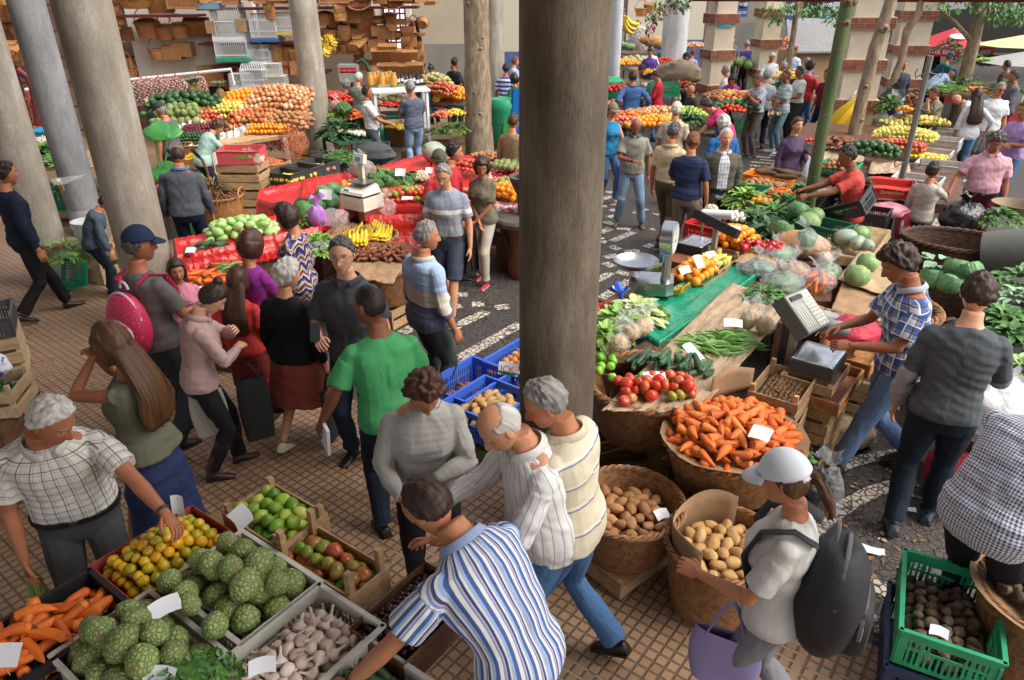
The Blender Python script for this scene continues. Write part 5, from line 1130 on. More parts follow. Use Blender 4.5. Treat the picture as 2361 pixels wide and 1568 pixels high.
def kN(m,kind,r=.13,h=.34,seed=1,name='net_sack'):
 def f():
  o=T(name,'sack','sack');b=MB();g=random.Random(seed);me=[pM(kind,i)for i in rA(3)];n=0
  for i in rA(70):
   z=-h+h*.95*((i+.5)/70);rr=r*sin(PI*min(1,.12+.80*((z+h)/h)))**.6*(1 if z<-.1*h else .6);a=i*2.4;s=.62 if kind!='garlic_bulb' else .85
   X=M.LocRotScale(V((rr*.8*cos(a),rr*.8*sin(a),z)),Euler((g.uniform(0,6),g.uniform(0,6),g.uniform(0,6))),V((s,s,s)));q=me[i%3];A=np.empty(len(q.vertices)*3);q.vertices.foreach_get('co',A);b.add(A.reshape(-1,3),[tuple(p.vertices)for p in q.polygons],0,X)
  c=b.build('contents',PM[kind],o);c['kind']='stuff'
  b=MB();
  for k in rA(14):
   a=k*2*PI/14;b.tube([((r*sin(PI*min(1,.10+.84*u))**.6*1.0+.004)*cos(a+u*1.2),(r*sin(PI*min(1,.10+.84*u))**.6*1.02+.006)*sin(a+u*1.2),-h+h*u)for u in np.linspace(0,1,10)],.0028,4)
  b.tube([(0,0,-.03),(0,0,.07)],[.022,.012],7);b.build('net',m,o);return o
 return f
rednet=mat('red_net',(.50,.03,.05),.6)
def kG(w=.42,d=.3,h=.34,bm=None,roof=1,name='bird_cage'):
 def f():
  o=T(name,'cage','bird cage');b=MB();wire=mat('cage_wire',(.72,.73,.74),.5);r=.0055
  for k in rA(4):
   l,off=((w,d/2),(d,w/2))[k%2];X=M.Rotation(PI/2*k,4,'Z');n=int(l/.028)
   for i in rA(n+1):x=-l/2+l*i/n;b.tube([(x,-off,.03),(x,-off,h)],r,3,X=X)
   for z in(.08,h*.5,h):b.tube([(-l/2,-off,z),(l/2,-off,z)],r*1.3,3,X=X)
  if roof:
   n=int(w/.03)
   for i in rA(n+1):x=-w/2+w*i/n;b.tube([(x,-d/2,h),(x,0,h+.10),(x,d/2,h)],r,3)
   b.tube([(-w/2,0,h+.10),(w/2,0,h+.10)],r*1.5,4)
  else:
   n=int(w/.03)
   for i in rA(n+1):x=-w/2+w*i/n;b.tube([(x,-d/2,h),(x,d/2,h)],r,3)
  b.build('wires',wire,o);b=MB();b.box((0,0,.025),(w+.03,d+.03,.05));b.build('tray',bm,o,sM=False)
  MB().tube([(-w/2,0,h*.45),(w/2,0,h*.45)],.006,5).build('perch',wood2,o);MB().tube([(.02*cos(t),0,h+.10*roof+.02+.02*sin(t))for t in np.linspace(0,6.28,10)[:-1]],.003,4,closed=True).build('hook',wire,o);return o
 return f
def dial_scale(loc,rz,lB):
 o=T('dial_scale',lB,'scale',loc,rz);b=MB();L,W=.40,.30
 pr=[(-.5,.5),(.5,.5),(.5,-.32),(.34,-.5),(-.34,-.5),(-.5,-.32)]
 b.add([(x*L,y*W,.03)for x,y in pr]+[(x*L*.97,y*W*.97,.14)for x,y in pr],[tuple(rA(5,-1,-1)),tuple(rA(6,12))]+[(i,(i+1)%6,6+(i+1)%6,6+i)for i in rA(6)]);b.build('base',sL,o,sM=False)
 for sx in(-1,1):
  for sy in(-1,1):MB().lathe([(.022,0),(.02,.03)],10).build('foot',bL,o).location=(sx*.14,sy*.10,0)
 MB().lathe([(.045,.141),(.040,.2),(.036,.42)],20,X=M.Translation((.12,-.03,0))).build('column',sL,o)
 X=M.Translation((.12,-.03,.53))@M.Rotation(R(78),4,'Z')@M.Rotation(PI/2,4,'X')
 b=MB();b.lathe([(.135,-.055),(.145,-.05),(.145,.05),(.138,.055)],44,X=X);h=b.build('dial_housing',sL,o)
 b=MB();b.lathe([(.0,.056),(.128,.0565)],44,X=X);b.build('dial',mat('dial_face',(.62,.66,.62),.3),h);b=MB();b.lathe([(.03,.0575),(.028,.064),(0,.065)],16,X=X);b.build('hub',mat('dial_hub',(.60,.50,.38),.4),h)
 for i in rA(24):a=i*PI/12;MB().box((0,0,0),(.002,.016 if i%2 else .022,.001),X=X@M.Rotation(a,4,'Z')@M.Translation((0,.112,.0585))).build('graduation',bL,h,sM=False)
 MB().box((0,.05,0),(.004,.11,.002),X=X@M.Rotation(.2,4,'Z')@M.Translation((0,0,.061))).build('needle',bL,h,sM=False)
 b=MB();Y=M.Translation((-.15,.03,.22));b.lathe([(0,0),(.10,.0),(.16,.02),(.195,.065),(.20,.07),(.192,.069),(.155,.026),(.10,.007),(0,.007)],48,X=Y);b.build('weighing_pan',sL,o);MB().lathe([(.05,.14),(.03,.222)],14,X=M.Translation((-.15,.03,0))).build('pan_support',sL,o)
 return o
def kS(head=1,col=None,name='digital_scale',hgt=.30,tilt=40):
 def f():
  o=T(name,'scale','scale');c=col or dgrey;b=MB();b.box((0,0,.05),(.36,.30,.09));b.build('base',c,o,sM=False)
  b=MB();b.grid(12,8,lambda u,v:((u-.5)*.34,(v-.5)*.28,.105-.008*(min(u,1-u,v,1-v)>.06)));p=b.build('platform',mat('scale_platform',(.66,.68,.72),.25,(.50,.52,.56),12,metal=.8),o);p.modifiers.new('t','SOLIDIFY').thickness=.006
  if head:
   b=MB();b.box((0,.17,hgt/2+.02),(.06,.05,hgt));b.build('post',mat('post_beige',(.38,.33,.28),.5),o,sM=False)
   X=M.Translation((0,.16,hgt+.12))@M.Rotation(R(tilt),4,'X');b=MB();b.box((0,0,0),(.30,.34,.09),X=X);h=b.build('display_head',mat('scale_head',(.14,.145,.14),.5),o,sM=False)
   b=MB();b.box((0,0,.048),(.28,.32,.004),X=X);b.build('face_plate',mat('face_plate',(.32,.32,.30),.5),h,sM=False);km=mat('key',(.62,.62,.56),.5,rand=.2)
   b=MB()
   for i in rA(9):
    for j in rA(6):b.box((-.115+i*.0285,-.135+j*.026,.053),(.022,.019,.005),X=X)
   b.build('keypad',km,h,sM=False);b=MB();
   for k in rA(3):b.box((-.02-.0*k,.06+.034*k,.0525),(.17,.022,.004),X=X)
   b.build('display',mat('lcd',(.50,.52,.42),.3),h,sM=False);b=MB();b.box((.10,.09,.056),(.03,.11,.012),X=X);b.build('printer_slot',bL,h,sM=False)
  return o
 return f
def till_scale(loc,rz,lB):
 o=T('till_scale',lB,'scale',loc,rz);cr=mat('till_cream',(.66,.63,.54),.4);b=MB();b.box((0,0,.09),(.46,.40,.18));b.build('drawer_unit',cr,o,sM=False);MB().box((0,-.202,.08),(.30,.006,.10)).build('drawer',mat('till_cream2',(.60,.57,.49),.4),o,sM=False)
 for s in(-1,1):MB().box((s*.14,0,-.07),(.12,.34,.14)).build('wooden_block',mat('red_block',(.25,.05,.03),.7),o,sM=False)
 b=MB();b.add([(-.23,-.2,.215),(.23,-.2,.215),(.23,.16,.215),(-.23,.16,.215),(-.21,-.18,.25),(.21,-.18,.25),(.20,.14,.33),(-.20,.14,.33)],[(3,2,1,0),(4,5,6,7),(0,1,5,4),(1,2,6,5),(2,3,7,6),(3,0,4,7)]);b.build('scale_body',cr,o,sM=False);MB().box((0,0,.198),(.40,.34,.034)).build('spacer',bL,o,sM=False)
 MB().box((-.02,.05,.352),(.34,.26,.014)).build('weighing_plate',sL,o,sM=False)
 b=MB();b.box((-.11,-.175,.262),(.10,.004,.03));b.build('lcd',mat('lcd_blue',(.20,.34,.52),.3),o,sM=False);b=MB()
 for i in rA(6):
  for j in rA(3):b.box((-.02+i*.032,-.10-.03*j+.03,.281-.011*j),(.024,.02,.004),rx=20)
 b.build('keypad',mat('key_yellow',(.60,.55,.34),.5,rand=.2),o,sM=False)
 MB().box((-.13,.17,.42),(.085,.05,.34)).build('pole',cr,o,sM=False);h=MB().box((-.13,.165,.64),(.20,.07,.13),rx=-12).build('pole_display',cr,o,sM=False);MB().box((-.13,.124,.64),(.10,.006,.05),rx=-12).build('readout',mat('readout_blue',(.05,.26,.55),.3),h,sM=False);return o
def bK(loc,lB,r=.15,h=.30,m=None,rz=0):
 o=T('bucket',lB,'bucket',loc,rz);b=MB();b.lathe([(r*.86,0),(r,h),(r*1.05,h),(r*1.05,h+.02),(r*.97,h+.02),(r*.95,h-.02),(r*.83,.012),(0,.012)],32);b.build('body',m or wP,o);MB().tube([(r*1.06*cos(t),-.03-.10*sin(t),h-.015-.07*sin(t))for t in np.linspace(0,PI,15)],.005,6).build('handle',wht,o);return o
A=AX
def hp(kind,px,py,z,w,d,lB,rz=A,**k):p=at(px,py,z);hE(kind,p.x,p.y,z,w,d,rz,lB,**k)
def sel(o,lB,group=None):o['label']=lB;return o
U=V((cos(R(-36)),sin(R(-36)),0));Vv=V((-U.y,U.x,0))
mk=lambda key,fn,loc,lB,rz=A,group=None,scale=None,rot=None:pL(key,fn,loc,rz,lB,group,scale,rot)
def stall_base(x,y,L,W,h,rz,lB):return mk('tbl%s%s'%(L,W),kT(L,W,h),(x,y,0),lB,rz)
stall_base(-1.30,2.22,1.62,1.05,.70,-36,'wooden trestle table under the custard apple and garlic crates');stall_base(-2.100,1.800,.9,1.0,.70,-36,'wooden trestle table under the black carrot crate')
FC=[('wp64',kP(.57,.41,.20,wP),(-1.226,2.382),-36,'white plastic crate of custard apples touching the garlic crate'),('wp64',None,(-1.508,1.997),-36,'white plastic crate of custard apples next to the black carrot crate'),('wp60',kP(.39,.55,.20,wP),(-0.874,2.023),-36,'white plastic crate filled with garlic bulbs'),('bk60',kP(.37,.60,.20,bL,'plastic_crate'),(-1.980,2.108),-36,'black plastic crate full of loose carrots'),('wp50',kP(.48,.34,.18,wP),(-0.514,1.800),-36,'white plastic crate of cucumbers under the bending man\'s arm')]
for k,f,(x,y),rz,l in FC:mk(k,f,(x,y,.71),l,rz)
mk('rcart',kC(.40,.52,.15,mat('red_carton',(.34,.05,.04),.7),0,inner=wP),(-1.654,2.588,.76),'red cardboard tray of yellow and green tangerines',-36)
sheetless=MB();
mk('wcG',kW(.45,.31,.17,1,wood,.03),(-1.217,2.854,.76),'shallow wooden crate of green guavas with a torn price note',-36);mk('wcT',kW(.52,.235,.17,1,wood,.09),(-0.857,2.528,.76),'shallow wooden crate of ripening tomatoes',-36)
mk('cbox',kC(.31,.47,.16,dW,0),(-0.428,2.228,.74),'dark box of brown chestnuts by the bending man\'s hand',-36)
hE('carrot',-1.980,2.108,.80,.32,.54,-36,'loose carrots in the black plastic crate',dO=.10,lA=2,s=1.12,jit=.45)
hE('tangerine',-1.654,2.588,.83,.36,.48,-36,'yellow and green tangerines in the red cardboard tray',s=1.05,dO=.09,lA=2)
hE('custard_apple',-1.226,2.382,.80,.52,.37,-36,'green custard apples in the crate touching the garlic',s=1.05,dO=.11,lA=2,jit=.12)
hE('custard_apple',-1.508,1.997,.80,.53,.37,-36,'green custard apples in the crate by the carrots',s=1.05,dO=.12,lA=2,jit=.12)
hE('custard_apple',-1.36,2.185,.91,.46,.13,-36,'green custard apples heaped over the rims between the two white crates',dO=.03,jit=.3)
hE('garlic_bulb',-0.874,2.023,.78,.34,.49,-36,'dry garlic bulbs in the white plastic crate',s=1.08,dO=.06,lA=2)
hE('guava',-1.217,2.854,.82,.40,.27,-36,'green guavas in the shallow wooden crate',dO=.05,lA=2)
hE('ripening_tomato',-0.857,2.528,.80,.47,.19,-36,'ripening tomatoes in the shallow wooden crate',dO=.02,s=1.0,lA=2)
hE('chestnut',-0.428,2.228,.84,.27,.43,-36,'brown chestnuts in the dark box',dO=.04,lA=2)
hE('cucumber',-0.514,1.800,.78,.43,.30,-36,'dark cucumbers in the white crate at the bending man\'s elbow',dO=.05,lA=2,ori=0)
sP('parsley','bunch of curly parsley at the near edge of the custard apples','herb',(-1.260,1.860,.93),.13,.09,260,lM,3,sx=1.6)
tK((-1.423,2.117,.97),'white price ticket on a stick among the custard apples',40,.12,.07,40);tK((-1.697,2.845,.88),'white price ticket standing at the back of the tangerine tray',-10,.07,.13,80)
tK((-1.328,2.708,.93),'torn white price note on the guava crate',-50,.16,.09,25);tK((-1.954,1.868,.98),'white price card on a stick above the black carrot crate',10,.17,.09,25);tK((-1.328,1.817,.93),'blank white ticket behind the curly parsley',-5,.12,.07,30);tK((-0.960,1.868,.92),'white card on a yellow stick in the garlic crate',15,.1,.06,25)
p=at(20,990,.45);mk('cab',kT(.55,.6,.62,dW),(p.x-.12,p.y-.05,0),'dark brown wooden box stand at the left edge',10);mk('wcL',kW(.56,.36,.2,2,wood2,.05),(p.x-.10,p.y,.62),'pale wooden crate of herbs on the brown stand',12)
b=MB();b.box((0,0,.3),(.5,.55,.6));o=b.build('side_board',dW,PROTO['cab'],sM=False)
sP('herb_bunch','dark green herbs in the pale wooden crate','herb',(p.x+.03,p.y,.76),.13,.08,150,lD,5);bag((p.x-.06,p.y+.18,.80),'white bag with a blue print behind the herbs',(.09,.07,.09),mat('print_bag',(.75,.77,.82),.4,(.08,.16,.5),9,lo=.55,hi=.58),seed=4,neck=0)
p=at(25,755,.45);mk('bkS',kP(.5,.34,.2,dgrey),(p.x-.15,p.y,.42),'dark grey plastic crate at the left edge above the herbs',-60);mk('wcU',kW(.5,.34,.4,3,wood2,.02),(p.x-.15,p.y,0),'wooden crate standing under the dark grey crate',-60)
p=at(165,655,0);o=mk('tealC',kP(.62,.40,.30,tC,pit=.03),(p.x+.06,p.y+.14,.22),'teal plastic crate on end, leaning against a column foot',0,rot=(R(78),R(8),R(-42)))
p=at(140,560,.66);lY('beet_greens','heap of wilted beet tops and roots on the upended teal crate','greens',(p.x+.05,p.y-.02,.50),.26,.20,150,.13,.035,lL,seed=3);b=MB();g=random.Random(2)
for k in rA(90):a=g.uniform(0,6.28);q=g.random()*.12;b.tube([(q*cos(a),q*sin(a),.04),((q+.05)*cos(a+.4),(q+.05)*sin(a+.4),.07),((q+.10)*cos(a),(q+.10)*sin(a),.01)],.003,3)
tag(b.build('root_tangle',mat('root_brown',(.16,.09,.05),.9),None,(p.x-.02,p.y-.17,.60)),'tangled brown roots among the wilted tops','roots')
p=at(215,610,.25);mk('wcE',kW(.40,.30,.46,2,wood2,0),(p.x,p.y+.12,0),'upright pale wooden crate carrying the white tub',-22);bK((p.x-.02,p.y+.14,.47),'white plastic tub with a wire handle on an upright crate',.17,.28,mat('milky_tub',(.56,.57,.56),.35))
p=at(268,600,.2);mk('wcF',kW(.36,.3,.42,3,wood2,0),(p.x+.02,p.y+.05,0),'pale wooden crate half behind the grey column',-22);p=at(152,468,.2);mk('dbox',kC(.3,.3,.3,mat('blue_box',(.03,.06,.25),.6),0),(p.x,p.y,.1),'small blue box between two concrete columns',10)
lin=lambda x,y,z,r,lB,e=1,m=card,a=0:tag((lambda b:(b.grid(28,5,lambda u,v:((r*(.2+.86*v))*cos(2*PI*u)*(1+.05*noise.noise(V((cos(6.28*u)*2,sin(6.28*u)*2,a+z)))),(r*(.2+.86*v))*e*sin(2*PI*u),-.05+.07*v*v+.02*noise.noise(V((3*cos(6.28*u),3*sin(6.28*u),v+a)))),wrap=True),b.build('cardboard_liner',m,None,(x,y,z),a))[1])(MB()),lB,'cardboard')
c=at(1447,1152,.50);mk('bkP',kB(.335,.245,.36),(c.x,c.y,.13),'open round wicker basket of brown potatoes on a low crate',0);mk('wcB',kW(.52,.36,.12,1,wood,0),(c.x+.02,c.y-.02,.005),'low wooden crate under the potato basket',40)
MB().box((0,0,.118),(.51,.35,.012)).build('top_board',wood,PROTO['wcB'],sM=False)
hE('potato',c.x,c.y,.30,.55,.55,0,'brown potatoes in the open round wicker basket',dO=.05,lA=2,rnd_=True);tK((c.x+.2,c.y-.08,.38),'scrap of white paper among the brown potatoes',20,.09,.07,20,False)
c=at(1668,1248,.47);mk('bkQ',kB(.32,.25,.47,rows=28),(c.x,c.y,.0),'tall wicker basket of pale potatoes lined with cardboard',0)
hE('pale_potato',c.x,c.y-.02,.33,.52,.50,0,'pale potatoes in the tall lined basket',dO=.06,lA=2,rnd_=True);b=MB();b.grid(16,4,lambda u,v:(.29*cos(R(60+170*u)),.29*sin(R(60+170*u)),.22+.36*v+.03*sin(9*u)));o=b.build('cardboard_liner',card,None,(c.x,c.y,0));o.modifiers.new('t','SOLIDIFY').thickness=.004;tag(o,'sheet of cardboard curled inside the tall potato basket','cardboard')
c=at(1490,880,.80);TC=c;mk('bkT',kB(.40,.30,.40,1.05,rows=24,rim=.034),(c.x,c.y+.05,.38),'broad wicker basket with braided rim below the red tomatoes',0)
for k,(dx,dy,rz)in eN(((-.12,-.1,20),(.22,.12,-30))):mk('wcS',kW(.56,.36,.18,2,wood,.0),(c.x+dx,c.y+dy+.1,.005+.187*k),('wooden crate on the ground under the tomato basket','wooden crate directly under the tomato basket')[k],rz)
o=sE([(1385,948),(1612,950),(1830,700),(1685,652)],[.80,.80,.86,.86],'crumpled brown paper covering the long vegetable table',kR,amp=.022,n=60,fr=9)
mkT=T('trestle_table','long table under the brown paper behind the tomatoes','table',(0,0,0));q=[at(x,y,.8)for x,y in((1400,830),(1650,830),(1800,715),(1690,665))]
MB().add([V((p.x,p.y,.70))for p in q]+[V((p.x,p.y,.775))for p in q],[(3,2,1,0),(4,5,6,7),(0,1,5,4),(1,2,6,5),(2,3,7,6),(3,0,4,7)]).build('tabletop',dW,mkT,sM=False)
for p in q:MB().box((p.x,p.y,.345),(.06,.06,.69)).build('leg',dW,mkT,sM=False)
b=MB();b.grid(30,3,lambda u,v:(c.x+.44*cos(R(185+190*u))*(1.03),c.y+.05+.47*sin(R(185+190*u))*1.03,.805-.05*v+.015*sin(30*u)));
T0=[(-.13,-.05),(-.06,-.10),(0.0,-.14),(.05,-.12),(.10,-.16),(.16,-.11),(.20,-.06),(.25,-.10),(.27,0)]
hp('tomato',1508,908,.805,.54,.27,'red and green tomatoes on the brown paper',rz=8,dO=.03,s=1.0,lA=2,keep=.88)
hp('green_tomato',1398,858,.805,.16,.36,'green tomatoes beside the foreground column',rz=-8,dO=.02,keep=.8);hp('cucumber',1545,850,.81,.60,.18,'dark cucumbers laid behind the tomatoes',rz=-20,dO=.05,lA=2,ori=80,s=.9)
hp('green_bean',1657,800,.815,.56,.28,'flat green beans piled on the brown paper',rz=20,dO=.07,lA=4,ori=-40,jit=.4)
tK(at(1507,887,.86),'white price ticket on the red tomatoes',0,.15,.07,15,False);tK(at(1597,832,.84),'pale ticket between the cucumbers and the beans',40,.10,.16,30,False);tK(at(1688,764,.88),'white ticket lying on the green beans',-12,.14,.09,20,False);tK(at(1750,1022,.84),'white ticket lying on the carrot basket',-35,.12,.11,15,False)
nutm=mat('corn_kernels',(.62,.40,.16),.6,(.45,.26,.09),60,bump=.8,bZ=70)
for k,(x,y,s)in eN(((1425,810,.085),(1452,783,.085),(1478,772,.08),(1487,765,.07))):bag(at(x,y,.86),('clear bag of yellow lupin seeds lying beside the green tomatoes','upright clear bag of seeds nearest the lettuce','clear bag of seeds in the middle of its group','clear bag of seeds hindmost of its group')[k],(s*1.05,s*.95,s*1.05),cE,None,seed=k+2,inm=nutm,name='seed_bag')
for k,(x,y)in eN(((1722,757),(1760,768))):bag(at(x,y,.86),('clear bag of seeds leaning on a red tomato','plump clear bag of yellow seeds at the table corner')[k],(.085,.08,.10),cE,None,seed=k+12,inm=nutm,name='seed_bag')
one('red_tomato',at(1701,750,.9),(0,0,0),'single red tomato beside the clear seed bags')
c=at(1690,1008,.70);CB=c;mk('bkC',kB(.43,.31,.36,.92,rows=22,rim=.036),(c.x,c.y,.33),'broad wicker basket heaped with short carrots',0);mk('bkCb',kB(.33,.30,.33,1,rows=18),(c.x+.02,c.y,0),'upturned wicker basket carrying the carrot basket',0)
lin(c.x,c.y,.71,.44,'brown cardboard lining the carrot basket',.92,card,20);hE('stubby_carrot',c.x,c.y,.68,.80,.72,0,'short fat carrots in the broad wicker basket',dO=.13,lA=2,rnd_=True)
b=MB();b.grid(10,4,lambda u,v:((u-.5)*.34,.02*sin(3*u),v*.22*(1-.35*abs(u-.5))));p=at(1655,905,.78);o=b.build('cardboard_flap',card,None,(p.x+.1,p.y+.02,.74),20);o.modifiers.new('t','SOLIDIFY').thickness=.005;tag(o,'raised cardboard flap with round holes behind the carrots','cardboard')
p=at(1870,1075,.45);bag((p.x,p.y,.0),'black and clear refuse bag slumped beside the carrot basket',(.17,.15,.30),gbag,seed=6);bag((p.x+.10,p.y-.10,.0),'empty clear plastic bag hanging beside the carrot basket',(.09,.08,.33),cE,seed=8)
p=at(1850,1060,.6);lY('parsley','parsley poking from a white bag by the carrots','herb',(p.x,p.y,.60),.06,.06,30,.05,.03,lM)
p=at(1803,905,.72);mk('wcN',kW(.50,.34,.17,2,wood,.06),(p.x,p.y,.62),'open wooden crate of small brown nuts',54);hE('walnut',p.x,p.y,.70,.44,.28,54,'small brown nuts in the open wooden crate',dO=.02,lA=2)
for k in rA(3):mk('wcN2',kW(.50,.34,.19,2,wood,.01),(p.x+.01,p.y,.01+.202*k),('wooden crate at the foot of the stack under the nuts','middle wooden crate of the stack under the nuts','wooden crate right below the nut crate')[k],54+2*k)
s=at(1890,812,.92);mk('scA',kS(0),(s.x,s.y,.80),'black scale platform with a worn steel plate on wooden crates',52)
mk('wcQ',kW(.46,.36,.09,1,wood,0),(s.x,s.y,.70),'shallow wooden crate directly under the scale platform',52);mk('flatb',kH(.62,.46,.09,wL,0,'wicker_tray',0),(s.x+.04,s.y+.02,.605),'flat orange wicker tray under the scale',52)
for k in rA(3):mk('wcQ2',kW(.5,.36,.19,2,wood,.005),(s.x+.02,s.y-.02,.0+.2*k),('wooden crate on the ground below the scale','second wooden crate up below the scale','top wooden crate below the flat wicker tray')[k],50+k)
h=at(1836,748,1.05);d=T('scale_display','tilted grey scale console with rows of keys on a beige post','scale',(h.x,h.y,0),50)
MB().box((0,.0,.86),(.07,.05,.36)).build('post',mat('post_beige',(.38,.33,.28),.5),d,sM=False);X=M.Translation((0,-.02,1.14))@M.Rotation(R(42),4,'X')@M.Rotation(R(-8),4,'Z')
MB().box((0,0,0),(.36,.32,.11),X=X).build('console',mat('scale_head',(.10,.105,.105),.5),d,sM=False);MB().box((0,0,.057),(.34,.30,.004),X=X).build('face_plate',mat('face_plate',(.32,.32,.30),.5),d,sM=False)
b=MB();km=mat('key',(.66,.66,.58),.5,rand=.2)
for i in rA(6):
 for j in rA(10):b.box((.03+i*.024,-.132+j*.029,.062),(.018,.022,.005),X=X)
b.build('keypad',km,d,sM=False);b=MB();
for k in rA(4):b.box((-.13+.033*k,-.03,.061),(.022,.18,.003),X=X)
b.build('display',mat('lcd',(.50,.52,.42),.3),d,sM=False);MB().box((-.05,.115,.064),(.17,.035,.012),X=X).build('printer_slot',bL,d,sM=False)
MB().tube([at(1760,885,.78),at(1785,862,.80),at(1815,868,.80),at(1850,830,.82)],.006,6).build('cable',bL,d).matrix_parent_inverse=d.matrix_world.inverted()
ringm=mat('grey_squash',(.20,.23,.24),.5,(.30,.30,.26),9)
p=at(1905,775,.86);b=MB();b.tube([(.15*cos(t),.15*sin(t),.06+.09*sin(t*.5))for t in np.linspace(-.6,4.2,16)],[.05]+[.058]*14+[.045],14);tag(b.build('curved_squash',ringm,None,(p.x+.1,p.y+.1,.80),40),'long grey squash curled in a ring behind the scale plate','squash')
bag(at(1960,790,.74),'red net sack of carrots beside the plaid shirt man\'s hands',(.22,.17,.12),mat('red_net_film',(.62,.03,.08),.5,alpha=.72,bump=1,bZ=40),('carrot',16,.8),seed=3,neck=0,name='net_bag');p=at(1960,800,.7);mk('flatc',kH(.5,.42,.10,wL,0,'wicker_tray',0),(p.x,p.y,.60),'orange wicker tray under the red net of carrots',52)
for k in rA(3):mk('wcQ3',kW(.44,.36,.19,2,wood2,.005),(p.x+.12,p.y-.02,.01+.2*k),('wooden crate on the ground under the red net','middle wooden crate under the red net','top wooden crate under the red net')[k],52)
strw=mat('straw',(.45,.30,.12),.9,rand=.3)
def sW(px,py,z,r,lB,n=120,s=1):
 b=MB();g=random.Random(s)
 for k in rA(n):a=g.uniform(0,6.28);q=sqrt(g.random())*r;c0=V((q*cos(a),q*sin(a),.05*(1-q/r)+g.random()*.03));d=V((g.uniform(-1,1),g.uniform(-1,1),g.uniform(-.2,.3)))*.06;b.tube([c0-d,c0+V((0,0,.01)),c0+d],.0022,3)
 tag(b.build('straw',strw,None,at(px,py,z)),lB,'straw',None,'stuff')
sW(1880,735,.84,.16,'dry straw beside the scale console');sW(1915,760,.80,.2,'loose straw behind the curled squash',140,2);sW(1985,920,.1,.25,'straw scattered behind the crate stack',160,3);sW(2010,860,.25,.2,'straw and husks in the crate behind the jeans',160,4)
sack=mat('hessian',(.28,.21,.14),.95,(.20,.15,.10),20,.6,60);p=at(1935,1000,.1);bag((p.x,p.y,0),'crumpled hessian sack heaped by the crate stack',(.28,.2,.13),sack,seed=5,neck=0,name='hessian_sack');bag(at(1925,925,.25),'tan paper sack slumped above the hessian',(.16,.13,.24),mat('tan_sack',(.36,.29,.20),.9,bump=.8,bZ=12,bD=.03),seed=7,name='paper_sack')
p=V((2.19,2.60,0));mk('gcr',kP(.60,.42,.23,gC,pit=.026),(p.x,p.y,.29),'bright green plastic crate of earthy tubers',62);hE('earthy_tuber',p.x,p.y,.32,.54,.36,62,'earthy round tubers in the bright green crate',dO=.03,lA=2,keep=.93)
for k in rA(1):mk('dbc',kP(.60,.41,.27,mat('navy_crate',(.02,.035,.09),.5)),(p.x-.03,p.y,.01),'dark blue crate on the ground below the green crate',63)
tK((p.x-.17,p.y-.2,.46),'folded white ticket in the corner of the green crate',-30,.08,.05,25,False)
c=at(2425,1370,.60);mk('bkR',kB(.30,.23,.42),(c.x,c.y,.16),'wicker basket of tubers at the edge behind the green crate',0);lin(c.x,c.y,.59,.33,'cardboard lining the basket behind the green crate',1,card,7);hE('earthy_tuber',c.x,c.y,.57,.45,.45,0,'earthy tubers in the cardboard lined basket',dO=.04,rnd_=True)
p=at(2120,1050,0);bK((p.x+.10,p.y-.06,0),'white paint bucket with blue print behind the dark jeans',.15,.34,mat('paint_bucket',(.66,.68,.68),.4,(.10,.2,.5),9,lo=.60,hi=.62));bag(at(2265,1010,.5),'big white plastic sack beside the gingham shirt',(.24,.2,.30),mat('white_sack',(.74,.74,.76),.35,bump=.8,bZ=8,bD=.04),seed=9,name='plastic_sack')
bag(at(2170,1135,.0),'red net sack on the paving behind the bucket',(.16,.14,.24),mat('red_net_film2',(.40,.02,.03),.6,bump=.8,bZ=60),seed=2,name='net_bag');p=at(2165,1175,0);bK((p.x+.05,p.y,0),'cream tub under the white plastic sack',.14,.25,mat('cream_tub',(.55,.50,.42),.6));p=at(2355,935,.75);b=MB();b.lathe([(0,0),(.12,0),(.17,.13),(.178,.13),(.125,-.005)],30);o=b.build('steel_pot',sL,None,p);tag(o,'steel pot with wire handle at the edge by the white sack','pot')
tray([(1422,735),(1520,792),(1775,612),(1700,588)],.80,'green plastic sheet under the dial scale',greenp,.02,.16,30,'green_sheet',.01,amp=.7)
p=at(1500,668,.84);dial_scale((p.x,p.y,.815),-12,'steel dial scale with a round pan on green plastic')
b=MB();b.box((0,0,0),(.30,.34,.34));p=at(1405,735,.62);tag(b.build('wooden_block',mat('rust_box',(.22,.08,.05),.6),None,(p.x+.1,p.y,.60),-38,sM=False),'rust brown wooden box beside the green sheet','box')
lY('lettuce','pale green lettuce head nearest the column','lettuce',at(1398,790,.80),.16,.13,60,.14,.10,lL,seed=1,core=1);lY('lettuce','frilly green lettuce behind the clear seed bags','lettuce',at(1425,755,.80),.19,.14,80,.15,.10,mat('lettuce_green',(.22,.42,.07),.5,(.36,.52,.16),9,.4,30),seed=2);lY('lettuce','large pale lettuce leaning on the green sheet','lettuce',at(1465,735,.82),.18,.15,70,.16,.12,mat('lettuce_pale',(.42,.55,.18),.5,(.55,.62,.30),9,.4,30),seed=3,core=1)
lY('parsley_bunch','dark parsley bunch behind the pale lettuce','herb',at(1505,727,.82),.12,.08,50,.09,.05,lM,seed=4);mk('ctm',kC(.40,.40,.12,card,0),at(1382,745,.66),'cardboard tray of red tomatoes beside the column',-38);hp('red_tomato',1384,743,.72,.34,.34,'red tomatoes in the cardboard tray by the column',dO=.04,lA=2)
bag(at(1430,722,.80),'blue and white plastic bag behind the tomatoes',(.08,.06,.08),mat('blue_bag',(.03,.12,.55),.4,(.7,.72,.76),6,lo=.5,hi=.55),seed=3);one('onion',at(1472,690,.9),(0,0,1),'single white onion on the pale lettuce',None,.9)
